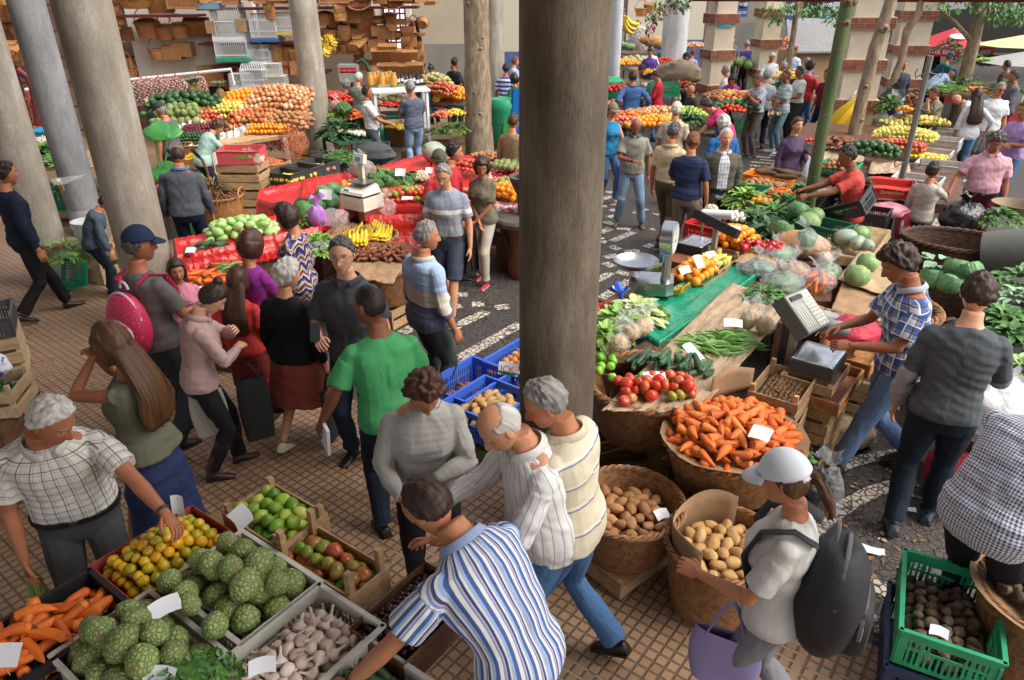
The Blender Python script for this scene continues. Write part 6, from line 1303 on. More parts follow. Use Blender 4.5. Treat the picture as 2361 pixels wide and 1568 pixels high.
p=(at(970,880,.42)+at(1190,860,.42))/2;mk('blc',kP(.60,.44,.26,bluec,pit=.026),(p.x,p.y,.16),'blue plastic crate nearest the rugby shirt man',52);p2=(at(1030,885,.44)+at(1215,905,.44))/2;mk('blc',None,(p2.x+.02,p2.y-.14,.18),'blue plastic crate of potatoes behind the curly haired woman',52,scale=(.84,1.1,1));p3=at(1178,835,.40);mk('blc',None,(p3.x+.12,p3.y+.10,.16),'blue plastic crate of onions beside the column',52)
hE('pale_potato',p2.x+.02,p2.y-.14,.28,.42,.38,52,'pale potatoes in the blue crate behind the curly hair',dO=.05,lA=2);hE('sweet_potato',p.x-.05,p.y-.03,.22,.40,.28,52,'knobbly brown roots in the blue crate by the rugby shirt',dO=.02,s=.75,keep=.7);hE('onion',p3.x+.10,p3.y+.06,.26,.50,.38,52,'golden onions in the blue crate beside the column',dO=.06,lA=2);bag((p.x+.1,p.y+.05,.26),'crumpled clear bag in the blue crate',(.08,.07,.06),cE,seed=2,neck=0)
for k,q in eN((p,p2,p3)):mk('gcu',kP(.56,.40,.155,mat('olive_crate',(.12,.17,.05),.5)),(q.x,q.y-(.1 if k==1 else 0),0),('olive crate under the nearest blue crate','olive crate under the blue potato crate','olive crate under the blue onion crate')[k],52)
o=tK(at(1172,870,.62),'white and green price sign on a stick in the potatoes',-20,.16,.10,70);text('ICK',.07,mat('sign_red',(.5,.03,.04),.6),o,(.0,-.02,.078),(72,0,0));MB().box((0,-.008,.036),(.16,.003,.03)).build('green_strip',gC,o,sM=False)
p=at(1640,700,.6);mk('brt',kT(.80,.55,.80,mat('brown_table',(.22,.075,.035),.5)),tuple(at(1630,600,.74)[:2])+(0,),'red brown wooden table carrying the black scale',50);b=MB();b.box((0,0,.45),(.76,.5,.6));b.build('apron',mat('brown_table',(.22,.075,.035),.5),PROTO['brt'],sM=False)
sc_=at(1605,560,.88);mk('scB',kS(0,bL),(sc_.x,sc_.y,.80),'black digital scale with a glass blue plate on the brown table',50);d=T('scale_display','black bar display on a pale post above the glass scale','scale',(sc_.x+.16,sc_.y-.10,.80),50);MB().box((0,0,.14),(.05,.05,.28)).build('post',mat('post_beige',(.38,.33,.28),.5),d,sM=False);MB().box((-.02,0,.32),(.10,.52,.09),rx=14,ry=20).build('display_bar',bL,d,sM=False)
MB().tube([at(1620,492,1.15),at(1690,496,1.18)],.045,14).build('paper_roll',wht);o=bpy.data.objects['paper_roll'];tag(o,'white paper roll beside the black bar display','paper roll');MB().tube([(0,0,0),(0,0,.34)],.012,6).build('roll_post',sL,o).location=at(1616,555,.82)
o=T('drink_can','yellow and red drink can beside the glass scale','can',at(1654,598,.81));MB().lathe([(.026,0),(.033,.006),(.033,.108),(.027,.118),(0,.117)],20).build('body',mat('can_yellow',(.75,.48,.04),.3,(.55,.05,.04),7,lo=.5,hi=.52),o);MB().lathe([(.027,.1185),(.024,.121),(0,.1205)],16).build('lid',sL,o)
mk('rpc',kP(.60,.42,.20,redc,pit=.04),at(1640,545,.62),'red plastic crate behind the glass scale',50)
mk('wcO',kW(.50,.36,.10,1,wood,.05),at(1640,620,.74),'wooden crate of yellow pears beside the green sheet',50);hp('pear',1640,612,.80,.42,.28,'yellow pears in the wooden crate',rz=50,dO=.03)
mk('ctO',kC(.50,.42,.10,card,0),at(1692,580,.74),'cardboard tray of oranges behind the pears',50);hp('orange',1692,562,.80,.50,.40,'oranges heaped behind the pear crate',rz=50,dO=.08,lA=2);mk('ctO',None,at(1600,650,.72),'cardboard tray of oranges by the dial scale',50);hp('orange',1602,638,.80,.44,.32,'oranges heaped beside the dial scale',rz=50,dO=.06,lA=2)
bN(at(1568,668,.84),-40,'small spotted banana bunch at the dial scale foot',10,s=.7);tK(at(1690,545,.95),'white ticket on the oranges behind the pears',-30,.13,.10,40,False);tK(at(1610,620,.93),'white ticket leaning on the nearer oranges',30,.09,.13,50,False);tK(at(1578,640,.92),'white ticket by the dial scale post',40,.14,.07,50,False);tK(at(1638,602,.9),'white ticket on the yellow pears',30,.12,.06,30,False)
sE([(1690,605),(1790,615),(1800,565),(1740,560)],.84,'torn cardboard under the red peppers',card,'cardboard_sheet','cardboard');hp('bell_pepper',1757,578,.86,.40,.22,'glossy red peppers on torn cardboard',rz=-10,dO=.04,keep=.85);bag(at(1545,610,.62),'light blue plastic bag behind the dial',(.12,.1,.12),mat('cyan_bag',(.05,.36,.60),.4,alpha=.9,bump=.6,bZ=9),seed=4);bag(at(1530,650,.5),'olive green plastic bag below the blue one',(.16,.12,.12),mat('olive_bag',(.16,.24,.06),.35,bump=.6,bZ=9),seed=5,neck=0);bag(at(1560,670,.5),'dark red plastic bag behind the dial scale',(.1,.09,.09),mat('crimson_bag',(.30,.02,.03),.4,bump=.6,bZ=9),seed=6,neck=0)
stall=[(1700,690),(1915,700),(1930,560),(1760,560)];q=[at(x,y,.72)for x,y in stall];o=T('trestle_table','table under the bagged vegetables','table',(0,0,0));MB().add([V((p.x,p.y,.64))for p in q]+[V((p.x,p.y,.74))for p in q],[(3,2,1,0),(4,5,6,7),(0,1,5,4),(1,2,6,5),(2,3,7,6),(3,0,4,7)]).build('tabletop',dW,o,sM=False)
for p in q:MB().box((p.x*.985,p.y,.32),(.06,.06,.63)).build('leg',dW,o,sM=False)
veg=lM;BG=[(1745,640,(.20,.15,.12),lD,'clear bag of dark leaves beside the brown paper'),(1790,605,(.20,.17,.13),lM,'clear bag of salad leaves before the pumpkin'),(1822,645,(.20,.16,.12),PM['potato'],'clear bag of brown roots tied with a knot'),(1850,595,(.16,.14,.20),lD,'tall clear bag of parsley with a pointed top'),(1800,680,(.20,.17,.14),lM,'clear bag of broad leaves above the console'),(1905,645,(.15,.12,.11),lM,'clear bag of green pods beside the cabbage'),(1898,615,(.1,.09,.1),PM['garlic_bulb'],'clear bag of garlic behind the green pods')]
for k,(x,y,r,im,l)in eN(BG):bag(at(x,y,.74),l,r,cE,None,rz=k*50,seed=k+20,inm=im,name='vegetable_bag')
bag(at(1880,672,.74),'clear bag of carrots between the leaves and the cabbage',(.17,.15,.14),cE,('carrot',18,.95),seed=31,name='vegetable_bag')
lY('herb_bunch','bunch of green leaves lying on the brown paper','herb',at(1760,682,.87),.16,.07,60,.10,.055,lM,seed=8,stem=3)
one('pumpkin',at(1852,565,.86),(0,.1,R(-25)),'large ribbed orange pumpkin behind the plastic bags',None,1.0,0)
GR=[(1785,500,.30,'heap of long green leaf stalks beside the green trunk'),(1745,520,.22,'green turnip leaves near the oranges'),(1810,478,.24,'pale striped greens left of the green trunk'),(1720,470,.2,'curly lettuce by the orange crate'),(1775,545,.22,'dark leaves above the red peppers'),(1700,455,.16,'light green lettuce nearest the cardigan man'),(1850,455,.12,'leafy bunch at the foot of the trunk')]
for k,(x,y,r,l)in eN(GR):lY('greens_bunch',l,'greens',at(x,y,.80),r,.14,70,.20,.06 if k in(0,2)else .10,(lM,lD,lM,lL,lD,lL,lM)[k],seed=k)
hp('radish',1690,508,.86,.25,.3,'white turnips with stalks beside the greens',dO=.04);hp('carrot',1668,500,.84,.3,.2,'thin carrots beside the red crate',dO=.03,s=.9);one('cauliflower',at(1640,485,.9),(0,0,0),'white cauliflower behind the paper roll')
for k,(x,y,kk,s)in eN(((1800,530,'dark_cabbage',1.15),(1865,512,'cabbage',1.25),(1840,490,'dark_cabbage',1.1),(1878,500,'cabbage',1.1))):one(kk,at(x,y,.94),(.3*k,.2,k),('big dark cabbage nearest the bagged salad','big pale cabbage beside the green grille crate','cabbage in the hollow behind the biggest cabbage','pale cabbage against the green crate')[k],None,s)
mk('dgc',kP(.5,.36,.16,dgreenc),at(1893,545,.80),'dark green crate upside down beside the cabbages',-50);mk('bks2',kP(.5,.36,.20,bL),at(1988,520,.74),'black crate under the tilted box',-35);mk('bks2',None,at(1960,490,.95),'black crate tipped on its side beside the coral shirt',0,rot=(R(20),R(-25),R(-50)));sP('broccoli_greens','curly greens spilling from the tipped black crate','greens',at(1935,490,.96),.14,.1,90,lD,7)
tray([(1890,585),(2000,610),(2050,540),(1930,520)],.80,'low wooden trough of grey squashes',wood,.05,.10,14,'wooden_trough',.02,amp=.1);
for k,(x,y)in eN(((1955,548),(1980,560),(1998,565))):one('squash',at(x,y,.90),(.2*k,.1,k*.8),('roundest grey squash in the trough','grey squash beside the cabbage leaf','small grey squash at the trough edge')[k],None,(.85,.75,.6)[k])
one('cabbage',at(1985,540,.92),(.4,0,0),'light cabbage among the grey squashes',None,1.0)
c=at(1985,690,.78);mk('bkL',kB(.62,.46,.42,.75,wick,rows=22,rim=.055),(c.x,c.y,.34),'huge wicker basket with thick plaited rim under cardboard',-38);sE([(1915,715),(2045,745),(2065,655),(1945,645)],.80,'flattened cardboard on the huge plaited basket',card,'cardboard_sheet','cardboard',.012);sE([(1930,645),(2140,715),(2140,640),(1985,575)],[.83,.83,.86,.86],'large pale cardboard sheet behind the dark haired man',mat('pale_cardboard',(.50,.36,.22),.85,(.42,.29,.17),4,.15,30),'cardboard_sheet','cardboard',.02)
one('cabbage',at(1977,636,.90),(0,.2,1),'pale cabbage in front of the dark haired man',None,1.15,1);one('cabbage',at(2000,606,.92),(.2,0,2),'greener cabbage behind the pale one',None,1.0,2)
c=at(2135,690,.74);mk('bkL2',kB(.55,.42,.50,.8,wickd,rows=24,rim=.04),(c.x,c.y,.24),'dark wicker basket below the green cabbages',-38)
for k,(x,y)in eN(((2150,645),(2185,655),(2205,622),(2235,630))):one('dark_cabbage',at(x,y,.90),(.2*k,.1,k*1.1),('open dark cabbage at the corner of the cardboard','small dark cabbage beside the grey shirt man','tall dark cabbage behind the other two','leafy cabbage touching the black trough')[k],None,1.05)
lY('cabbage_leaf_heap','loose pale cabbage leaves on the cardboard','leaves',at(2150,608,.86),.22,.04,10,.3,.14,mat('pale_leaf',(.20,.36,.20),.5,(.30,.44,.28),9),seed=4,up=.1)
c=at(2205,565,.62);mk('bkW',kB(.58,.46,.58,.72,wickd,handle=2,rows=26,rim=.035),(c.x,c.y,.10),'large dark wicker basket with rope handles holding a black bag',-30);bag(at(2215,530,.60),'shiny black plastic bag in the dark handled basket',(.26,.2,.22),gbag,seed=3);lY('greens_bunch','fresh watercress beside the black bag','greens',at(2300,510,.75),.26,.16,130,.10,.06,lM,seed=11)
b=MB();X=M.Translation(at(2345,580,.75))@M.Rotation(R(-38),4,'Z')@M.Rotation(R(75),4,'Y');b.lathe([(.22,-.30),(.24,0),(.22,.38),(.20,.38),(.20,-.28),(.0,-.28)],28,fn=lambda t,i,z:1+.04*sin(3*t+i));o=b.build('roll_bag',mat('grey_canvas',(.12,.125,.10),.8,bump=.5,bZ=14));o.matrix_world=X;tag(o,'rolled grey canvas bag lying at the edge behind the troughs','bag')
b=MB();b.lathe([(0,0),(.16,0),(.24,.12),(.255,.12),(.17,-.006)],28);tag(b.build('bowl',mat('clay_bowl',(.24,.17,.10),.6),None,at(2335,490,.78)),'brown clay bowl beside the watercress','bowl')
for k,(pix,l)in eN((([(2215,905),(2365,960),(2365,830),(2245,800)],'black lined trough holding curly lettuce'),([(2205,850),(2365,905),(2365,800),(2260,770)],'x'),([(2200,790),(2365,835),(2365,760),(2250,735)],'black trough of chard leaves'),([(2245,715),(2365,750),(2365,700),(2270,680)],'black trough of pale cauliflower leaves'))):
 if l!='x':tray(pix,.76-.02*k,l,mat('black_lining',(.02,.016,.016),.5),.08,.2,14,'vegetable_trough',.05,amp=.3)
for k,(x,y,r,l,m_)in eN(((2350,860,.14,'curly green lettuce at the frame edge',mat('lettuce_green',(.2,.4,.07))),(2330,785,.2,'dark chard leaves in the black trough',lM),(2310,745,.16,'spinach with long stalks beside the grey shirt',lM),(2340,700,.2,'pale crinkled cabbage leaves in the far trough',mat('pale_leaf',(.20,.36,.20))),(2345,650,.2,'bright leaves above the black troughs',lM))):lY('greens_bunch',l,'greens',at(x,y,.80),r,.12,50,.14,.09,m_,seed=20+k)
tb=[(1730,440),(2230,480),(2190,300),(1860,285)];q=[at(x,y,.70)for x,y in tb]
o=T('trestle_table','long rear fruit table around the green trunk','table',(0,0,0));MB().add([V((p.x,p.y,.60))for p in q]+[V((p.x,p.y,.72))for p in q],[(3,2,1,0),(4,5,6,7),(0,1,5,4),(1,2,6,5),(2,3,7,6),(3,0,4,7)]).build('tabletop',dW,o,sM=False)
for p in q:MB().box((p.x*.99,p.y,.30),(.07,.07,.59)).build('leg',dW,o,sM=False)
mk('opc',kP(.60,.42,.18,orangec,pit=.03),at(1770,430,.72),'orange plastic crate of brown tubers',-38);hp('cassava',1790,408,.88,.55,.35,'long brown cassava roots behind the orange crate',dO=.05,ori=0);hp('potato',1765,428,.80,.5,.3,'small tubers in the orange crate',dO=.03);mk('gpc2',kP(.5,.36,.16,gC),at(1722,458,.76),'green crate behind the curly lettuce',-38);mk('gpc2',None,at(1935,400,.74),'green crate of potatoes left of the coral shirt',-38);hp('potato',1935,392,.82,.45,.32,'brown potatoes in the green crate by the coral shirt',dO=.05,lA=2);hp('sweet_potato',1935,345,.86,.75,.5,'reddish sweet potatoes heaped on brown paper',dO=.10,lA=2)
hp('orange',1755,470,.84,.2,.15,'loose oranges beside the trunk foot',dO=.02);hp('carrot',1795,455,.84,.35,.25,'carrots heaped left of the green trunk',dO=.05,lA=2,s=.9)
sE([(1850,375),(1990,372),(2010,325),(1880,325)],.84,'crumpled brown paper under the sweet potatoes',kR,amp=.06);hp('avocado',2010,358,.84,.75,.42,'dark green avocados on brown paper',dO=.07,lA=2,s=1.15);hp('apple',2075,345,.86,.75,.35,'greenish apples behind the avocados',dO=.06,lA=2);hp('pear',2085,320,.90,.95,.55,'yellow fruit heaped by the hook pole',dO=.10,lA=2);hp('red_tomato',1870,330,.86,.2,.15,'few red tomatoes beyond the green trunk',dO=.02)
sE([(2000,400),(2100,400),(2095,375),(2010,372)],.78,'brown paper hanging under the avocados',kR,amp=.04)
for k,(x,y)in eN(((2160,405),(2140,375),(2165,345),(2180,325),(2110,440))):mk('wpr',kP(.6,.42,.2,wP,pit=.03),at(x,y,.62),('white plastic crate left of the hooded child','white plastic crate behind the hook pole','white plastic crate near the white blouse','hindmost white plastic crate of the row','white plastic crate under the red box')[k],-38)
hp('lemon',2140,366,.78,.5,.3,'pale lemons in a white crate',dO=.02);mk('rbx',kC(.50,.36,.16,mat('red_box',(.55,.03,.02),.6),.06),at(2050,450,.86),'red cardboard fruit box on a wooden crate',-20);mk('wcX',kW(.6,.42,.22,2,wood,.02),at(2050,458,.62),'wooden crate under the red fruit box',-20);lY('greens_bunch','dark leaves beside the red fruit box','greens',at(1985,437,.9),.14,.14,40,.14,.10,lD,seed=31)
text('Sweetball',.07,mat('box_print',(.75,.65,.4),.6),PROTO['rbx'],(.0,-.185,.08),(90,0,0));mk('bks4',kP(.42,.34,.24,bL),at(2105,500,.55),'black crate on a wooden stand beside the child',-30);mk('wcst',kW(.4,.34,.5,2,wood,.0),tuple(at(2105,520,.3)[:2])+(0,),'tall wooden crate stand under the black crate',-30)
bag(at(2040,500,.72),'pink and clear plastic bags heaped by the red box',(.25,.15,.10),mat('pink_bag',(.72,.28,.36),.35,alpha=.6,bump=.8,bZ=9),seed=8,neck=0);b=bag(at(2075,560,.35),'red net hanging from the squash trough',(.10,.09,.25),rednet,seed=2,neck=0)
mk('scC',kS(0,dgrey),at(1905,462,.76),'grey scale platform between the trunk and the coral shirt',40);d=T('scale_display','grey scale console behind the green trunk with a bag','scale',at(1845,395,.76),40);MB().box((0,0,.15),(.06,.05,.3)).build('post',dgrey,d,sM=False);MB().box((0,0,.36),(.30,.34,.09),rx=20,ry=30).build('console',mat('scale_head',(.14,.145,.14)),d,sM=False);bag(at(1862,425,.85),'white plastic bag hanging on the green trunk',(.09,.06,.20),mat('white_sack',(.74,.74,.76)),seed=14,neck=0)
bag(at(2030,285,.75),'clear bag of greens beside the leaning trunk',(.16,.14,.14),cE,seed=3,inm=lL);bag(at(2045,265,.8),'black bag with wooden scoop on the rear stall',(.22,.18,.34),gbag,seed=6);lY('greens_bunch','cabbage leaves above the black bag','greens',at(2050,248,1.05),.24,.2,60,.2,.1,lM,seed=33);hp('sweet_potato',2090,285,.9,.30,.25,'string of brown onions hung from the hook pole',dO=.5,lA=4,s=.8);hp('orange',2085,258,1.2,.2,.15,'oranges above the string of onions')
uy=mat('folded_yellow',(.70,.42,.01),.7);o=T('folded_parasol','folded yellow and green parasol leaning on the pillar','parasol',at(1925,325,.3));b=MB();b.lathe([(.30,0),(.34,.25),(.26,.6),(.10,.95),(0,1.0)],18,fn=lambda t,i,z:1+.18*sin(7*t));b.build('canopy',[uy],o).rotation_euler=(.15,.35,0);b=MB();b.lathe([(.32,-.02),(.36,.18),(.24,.40),(0,.42)],18,fn=lambda t,i,z:1+.2*sin(6*t));b.build('green_panel',mat('folded_green',(.01,.20,.09),.7),o).location=(.02,-.12,-.02);b=MB();g=random.Random(2)
for k in rA(160):a=g.uniform(0,6.28);z=g.uniform(.1,.95);q=.34*(1-z*.7);b.tube([(q*cos(a)+.35*z,q*sin(a),z),(q*cos(a)*1.2+.35*z+.02,q*sin(a)*1.2-.04,z-.07)],.010,3)
b.build('fringe',mat('fringe_white',(.55,.52,.50),.9),o);MB().tube([(0,0,.3),(.45,.1,1.5)],.025,7).build('pole',wht,o)
RT_=[([(411,600),(546,577),(508,545),(405,563)],.85,'red plastic lined tray holding a few cucumbers and a pepper',[.30,.1,.1,.2]),([(532,573),(632,555),(618,513),(495,539)],.86,'red lined tray of pale green chayotes',[.25,.1,.2,.1]),([(634,555),(738,533),(700,500),(622,511)],.86,'red lined tray of leafy greens behind the patterned blouse',[.35,.2,.1,.1]),([(418,698),(524,712),(510,640),(413,648)],.70,'low red lined tray of carrots beside the girl',[.45,.3,.1,.4]),([(506,642),(566,655),(545,612),(486,614)],.74,'low red lined tray of beans under the chayotes',[.2,.1,.1,.1]),([(594,468),(694,500),(706,425),(600,447)],.86,'empty red plastic tray at the corner near the crate stack',[.3,.1,.12,.40]),([(692,502),(796,470),(798,406),(702,424)],.86,'red lined tray of dark cabbages behind the till',[.3,.1,.12,.1]),([(846,442),(992,422),(990,360),(866,396)],.88,'red lined tray of broccoli and cauliflower',[.3,.2,.1,.1]),([(897,480),(1000,490),(1000,445),(896,448)],.82,'red lined tray of mixed tomatoes',[.4,.2,.1,.1]),([(852,510),(1010,502),(1010,478),(866,480)],.80,'red plastic apron hanging from the stall front',[.62,.3,.05,.1]),([(990,440),(1190,440),(1190,372),(1000,364)],.84,'red covered table top behind the grey haired shopper',[.3,.1,.1,.1]),([(800,470),(870,470),(866,420),(800,410)],.84,'red lined tray behind the white till pole',[.2,.1,.1,.1])]
for k,(q,z,l,dr)in eN(RT_):tray(q,z,l,redp,.06,.25,24,'red_lined_tray',.03,seed=k*5+1,drop=dr)
hp('chayote',560,545,.86,.75,.45,'pale green chayotes in the red lined tray',rz=25,dO=.08,lA=2);hp('cucumber',482,575,.86,.38,.14,'dark cucumbers lying in the red tray',rz=10,ori=80,s=.9);one('bell_pepper',at(433,588,.88),(1.2,0,.5),'single red pepper in the cucumber tray');tK(at(443,592,.88),'small white ticket beside the single red pepper',0,.10,.07,30,False)
hp('carrot',468,672,.70,.52,.42,'carrots in the low red tray beside the girl',dO=.12,lA=2,s=1.2);tK(at(458,688,.84),'white ticket lying on the low tray of carrots',25,.17,.12,15,False);hp('green_bean',525,628,.75,.4,.3,'green beans in the low red tray',dO=.05,lA=2)
for k,(x,y,s)in eN(((700,480,1.05),(728,472,1.1),(748,452,1.1),(765,468,1.0),(772,440,1.0),(790,445,.95))):one('dark_cabbage',at(x,y,.93),(.4*k,.3,k*1.3),('dark cabbage at the corner nearest the purple bag','dark cabbage second from the purple bag','dark cabbage with the white card','small dark cabbage in front of the till','dark cabbage behind the till pole','hindmost dark cabbage by the oranges')[k],None,s)
tK(at(752,462,1.0),'white card standing on the dark cabbages',-10,.16,.12,70,False);hp('orange',830,430,.87,.45,.22,'oranges behind the white till',dO=.03,rz=10);bag(at(837,418,.86),'clear bag of small nuts behind the oranges',(.19,.16,.20),cE,None,seed=3,inm=PM['walnut'])
for k,(x,y)in eN(((870,430),(864,412),(893,420),(905,432),(918,405),(925,428),(938,420),(946,412),(905,405),(880,402))):one('broccoli',at(x,y,.97),(.3*k,.25,k),'green broccoli head in the red lined tray','green broccoli heads',1.25)
one('cauliflower',at(972,408,.98),(.2,.1,0),'white cauliflower beside the broccoli',None,1.2);tK(at(924,410,1.08),'white card on the broccoli',-10,.14,.10,60,False);tK(at(990,405,1.02),'white card beside the cauliflower',-10,.1,.08,60,False)
hp('tomato',948,464,.83,.95,.42,'mixed tomatoes in the red lined tray',rz=4,dO=.06,lA=2,s=1.15);tK(at(940,470,.94),'white card lying on the mixed tomatoes',0,.14,.07,20,False)
p=at(838,502,.80);tsc=till_scale((p.x,p.y+.02,.93),-34,'cream till with a tall pole display on the red stall');tsc.scale=(.84,)*3;bag(at(735,525,.86),'lilac plastic bag standing on the red stall',(.10,.09,.17),mat('lilac_bag',(.42,.18,.55),.35,alpha=.92,bump=.8,bZ=9),seed=5);bag(at(770,520,.84),'clear crumpled bags below the till',(.18,.12,.11),cE,seed=7,neck=0);bag(at(895,495,.84),'pale clear bag beside the till drawer',(.11,.09,.12),cE,seed=9);bag(at(745,575,.76),'thin clear bag beside the celery',(.16,.12,.05),cE,seed=10,neck=0)
sE([(740,560),(900,565),(905,525),(790,510)],[.74,.74,.76,.76],'cardboard flap under the bananas',card,'cardboard_sheet','cardboard',.02);c=at(830,565,.66);mk('flt',kB(.42,.34,.08,.8,rows=6,rim=.03),(c.x,c.y+.15,.66),'flat wicker tray of bananas on the red stall',-20)
for k,(x,y)in eN(((795,548),(815,538),(838,545),(858,535),(875,545),(820,558))):bN(at(x,y,.83),rz=k*25-30,lB='bunch of ripe bananas on the flat wicker tray',n=10,group='banana bunches on the flat wicker tray')
c=at(870,600,.66);mk('bkV',kB(.46,.36,.40,.9,rows=22,rim=.03),(c.x+.03,c.y,.24),'wicker basket under the potatoes beside the white bag',-20);mk('wcV',kW(.75,.5,.22,2,wood,0),(c.x,c.y,.005),'wooden crate on the paving under the potato basket',-33);sE([(795,640),(905,655),(950,575),(830,560)],[.66,.66,.68,.68],'brown cardboard sheet under the reddish potatoes',card,'cardboard_sheet','cardboard',.015)
hp('sweet_potato',868,590,.67,.85,.42,'reddish potatoes on the cardboard sheet',rz=0,dO=.07,lA=2,s=.62);bag(at(908,655,.30),'white plastic bag hung on the potato basket',(.12,.05,.24),mat('white_sack',(.74,.74,.76)),seed=11,neck=0);lY('celery','bright green celery between the blouse and the watching man','celery',at(735,575,.72),.24,.16,170,.11,.06,mat('celery_green',(.18,.42,.05),.5,(.26,.5,.09),9,rand=.3),seed=3);lY('greens_bunch','leafy greens behind the patterned blouse','greens',at(690,515,.88),.2,.12,60,.12,.08,lM,seed=5)
mk('wcW',kW(.5,.4,.20,2,wood,0),at(740,700,.08),'wooden crate of roots behind the white haired woman',-30);hp('sweet_potato',748,695,.25,.4,.3,'knobbly roots in the crate behind the white haired woman',dO=.03,s=.7);tK(at(752,685,.42),'white card in the knobbly roots',20,.1,.08,40,False)
p=at(575,470,.4);
for k in rA(4):mk('wcZ',kW(.62,.44,.24,2,wood,.01),(p.x-.02,p.y+.05,.005+.252*k),('bottom wooden crate of the stack by the red stall','second wooden crate of the stack by the red stall','third wooden crate of the stack by the red stall','top wooden crate of the stack by the red stall')[k],8-k*4)
rc=mat('printed_red_card',(.55,.07,.08),.7,(.62,.55,.42),5,lo=.62,hi=.66);o=mk('rbc',kC(.60,.42,.20,rc,.02,inner=card),(p.x,p.y+.05,1.02),'open red fruit carton with green lettering on the crate stack',4);text('coelo',.10,mat('print_green',(.10,.40,.05),.6),o,(.05,-.216,.11),(90,0,0))
c=at(505,475,.5);mk('bkX',kB(.30,.24,.62,1,wL,handle=2,rows=30),(c.x,c.y+.1,0),'tall orange wicker basket of dried plants by the grey jacket',0);lY('protea_bunch','bundle of spiky reddish leaves in the tall wicker basket','plant',(c.x-.05,c.y+.05,.60),.28,.30,130,.20,.035,mat('protea',(.08,.16,.05),.6,(.30,.06,.04),9,rand=.3),seed=2);bag(at(520,520,.1),'shiny black refuse bag between the trolley and the red stall',(.26,.22,.24),gbag,seed=8);bag(at(557,525,.0),'small black refuse bag by the crate stack',(.18,.15,.14),gbag,seed=11,neck=0)
o=T('hand_trolley','rusty hand trolley with black grips behind the red stall','trolley',at(478,545,0));rust=mat('rust',(.22,.10,.06),.7,(.14,.06,.04),12);a,b_=V((-.14,.06,0)),V((.14,0,0))
for s in(-.17,.17):MB().tube([(s,0,.0),(s,.05,.95),(s-.02,.01,1.12),(s-.05,-.10,1.24)],.02,8).build('rail',rust,o);MB().tube([(s-.035,-.05,1.18),(s-.06,-.16,1.30)],.026,8).build('grip',bL,o)
MB().tube([(-.17,.02,.55),(.17,.02,.55)],.014,6).build('crossbar',rust,o);MB().box((0,.035,.45),(.22,.02,.9)).build('board',wood2,o,sM=False)
for k,(x,y,l,kk,ll)in eN(((700,412,'black crate of lemons beside the red carton','lemon','lemons in the black crate beside the red carton'),(665,423,'black crate of limes nearest the red carton','lemon','yellow limes in the black crate nearest the carton'),(738,400,'black crate of onions behind the red sheet','onion','brown onions in the black crate behind the red sheet'))):
 mk('bks6',kP(.52,.40,.20,mat('charcoal_crate',(.05,.052,.055),.5),rows=1,solid=1),at(x,y,.62),l,-28);hp(kk,x,y-6,.68,.42,.3,ll,rz=-28,dO=.04,lA=1)
mk('bks7',kP(.6,.42,.22,mat('charcoal_crate',(.05,.052,.055),.5)),at(770,385,.5),'dark crate of parsley behind the onions',-20);sP('parsley','big heap of parsley in the dark crate','herb',at(790,372,.72),.36,.18,420,lM,7,l=.05);mk('bks7',None,at(860,362,.6),'dark crate beyond the black holdall',8);bag(at(862,378,.62),'dark grey holdall lying behind the red table',(.36,.22,.20),mat('holdall',(.05,.052,.055),.7,bump=.5,bZ=12),seed=4,neck=0);mk('gbx',kC(.55,.38,.34,mat('plank_box',(.22,.17,.11),.8,(.17,.12,.08),8),0),tuple(at(962,372,.1)[:2])+(0,),'plain wooden box beyond the red table',-8);o=one('squash',at(1008,356,1.0),(0,.5,.8),'large grey green squash on the wooden box',None,1.6);
gm=cL('gingham_cloth','#ffffff','gingham',per=.09,cc='#b8202a');
chk=mat('gingham_red',(.72,.68,.66),.7,(.50,.06,.06),16,lo=.48,hi=.52)
for k,(q,l)in eN((([(1125,420),(1195,425),(1195,395),(1130,385)],'red checked cloth on the table behind the trunk'),([(1140,480),(1195,485),(1195,460),(1145,455)],'red checked cloth under the oranges by the column'))):tray(q,.82,l,chk,.02,.3,14,'checked_cloth',.01,seed=k,amp=.4)
hp('custard_apple',1170,390,.86,.5,.35,'custard apples on the red checked cloth',dO=.04,s=.9);hp('orange',1170,455,.84,.5,.35,'oranges on the red checked cloth behind the bag lady',dO=.08,lA=2);hp('custard_apple',1175,432,.88,.4,.25,'custard apples above the checked oranges',dO=.05,s=.9);hp('apple',1085,395,.88,.5,.35,'reddish apples beside the olive shirt woman',dO=.07,lA=2);hp('avocado',1000,475,.82,.3,.2,'dark avocados beside the tomatoes');hp('potato',1125,365,.86,.5,.3,'brown tubers by the trunk on the red table',dO=.04);mk('wcY',kW(.5,.36,.22,2,wood2,0),at(1165,580,.0),'pale wooden crate with a blue box behind the stone urn',-12);mk('blx',kC(.36,.28,.22,mat('blue_carton',(.04,.14,.50),.6),0),at(1172,560,.25),'blue carton on the pale wooden crate',-12);hp('lemon',1180,520,.5,.25,.2,'lemons above the blue carton')
urn=mat('urn_stone',(.075,.062,.052),.7,(.11,.09,.075),12,.3,40);c=at(1192,640,.0);o=T('stone_urn','dark round stone table on splayed iron legs beside the column','table',(c.x+.08,c.y+.05,0));MB().lathe([(.30,.70),(.36,.71),(.37,.76),(.35,.79),(0,.79)],40).build('top',urn,o);MB().lathe([(.16,0),(.20,.1),(.17,.5),(.22,.70)],30).build('pedestal',mat('urn_wood',(.20,.07,.035),.6),o)
for k in rA(4):a=k*PI/2+.4;MB().tube([(.30*cos(a),.30*sin(a),.70),(.12*cos(a),.12*sin(a),0)],.018,6).build('leg',bL,o)
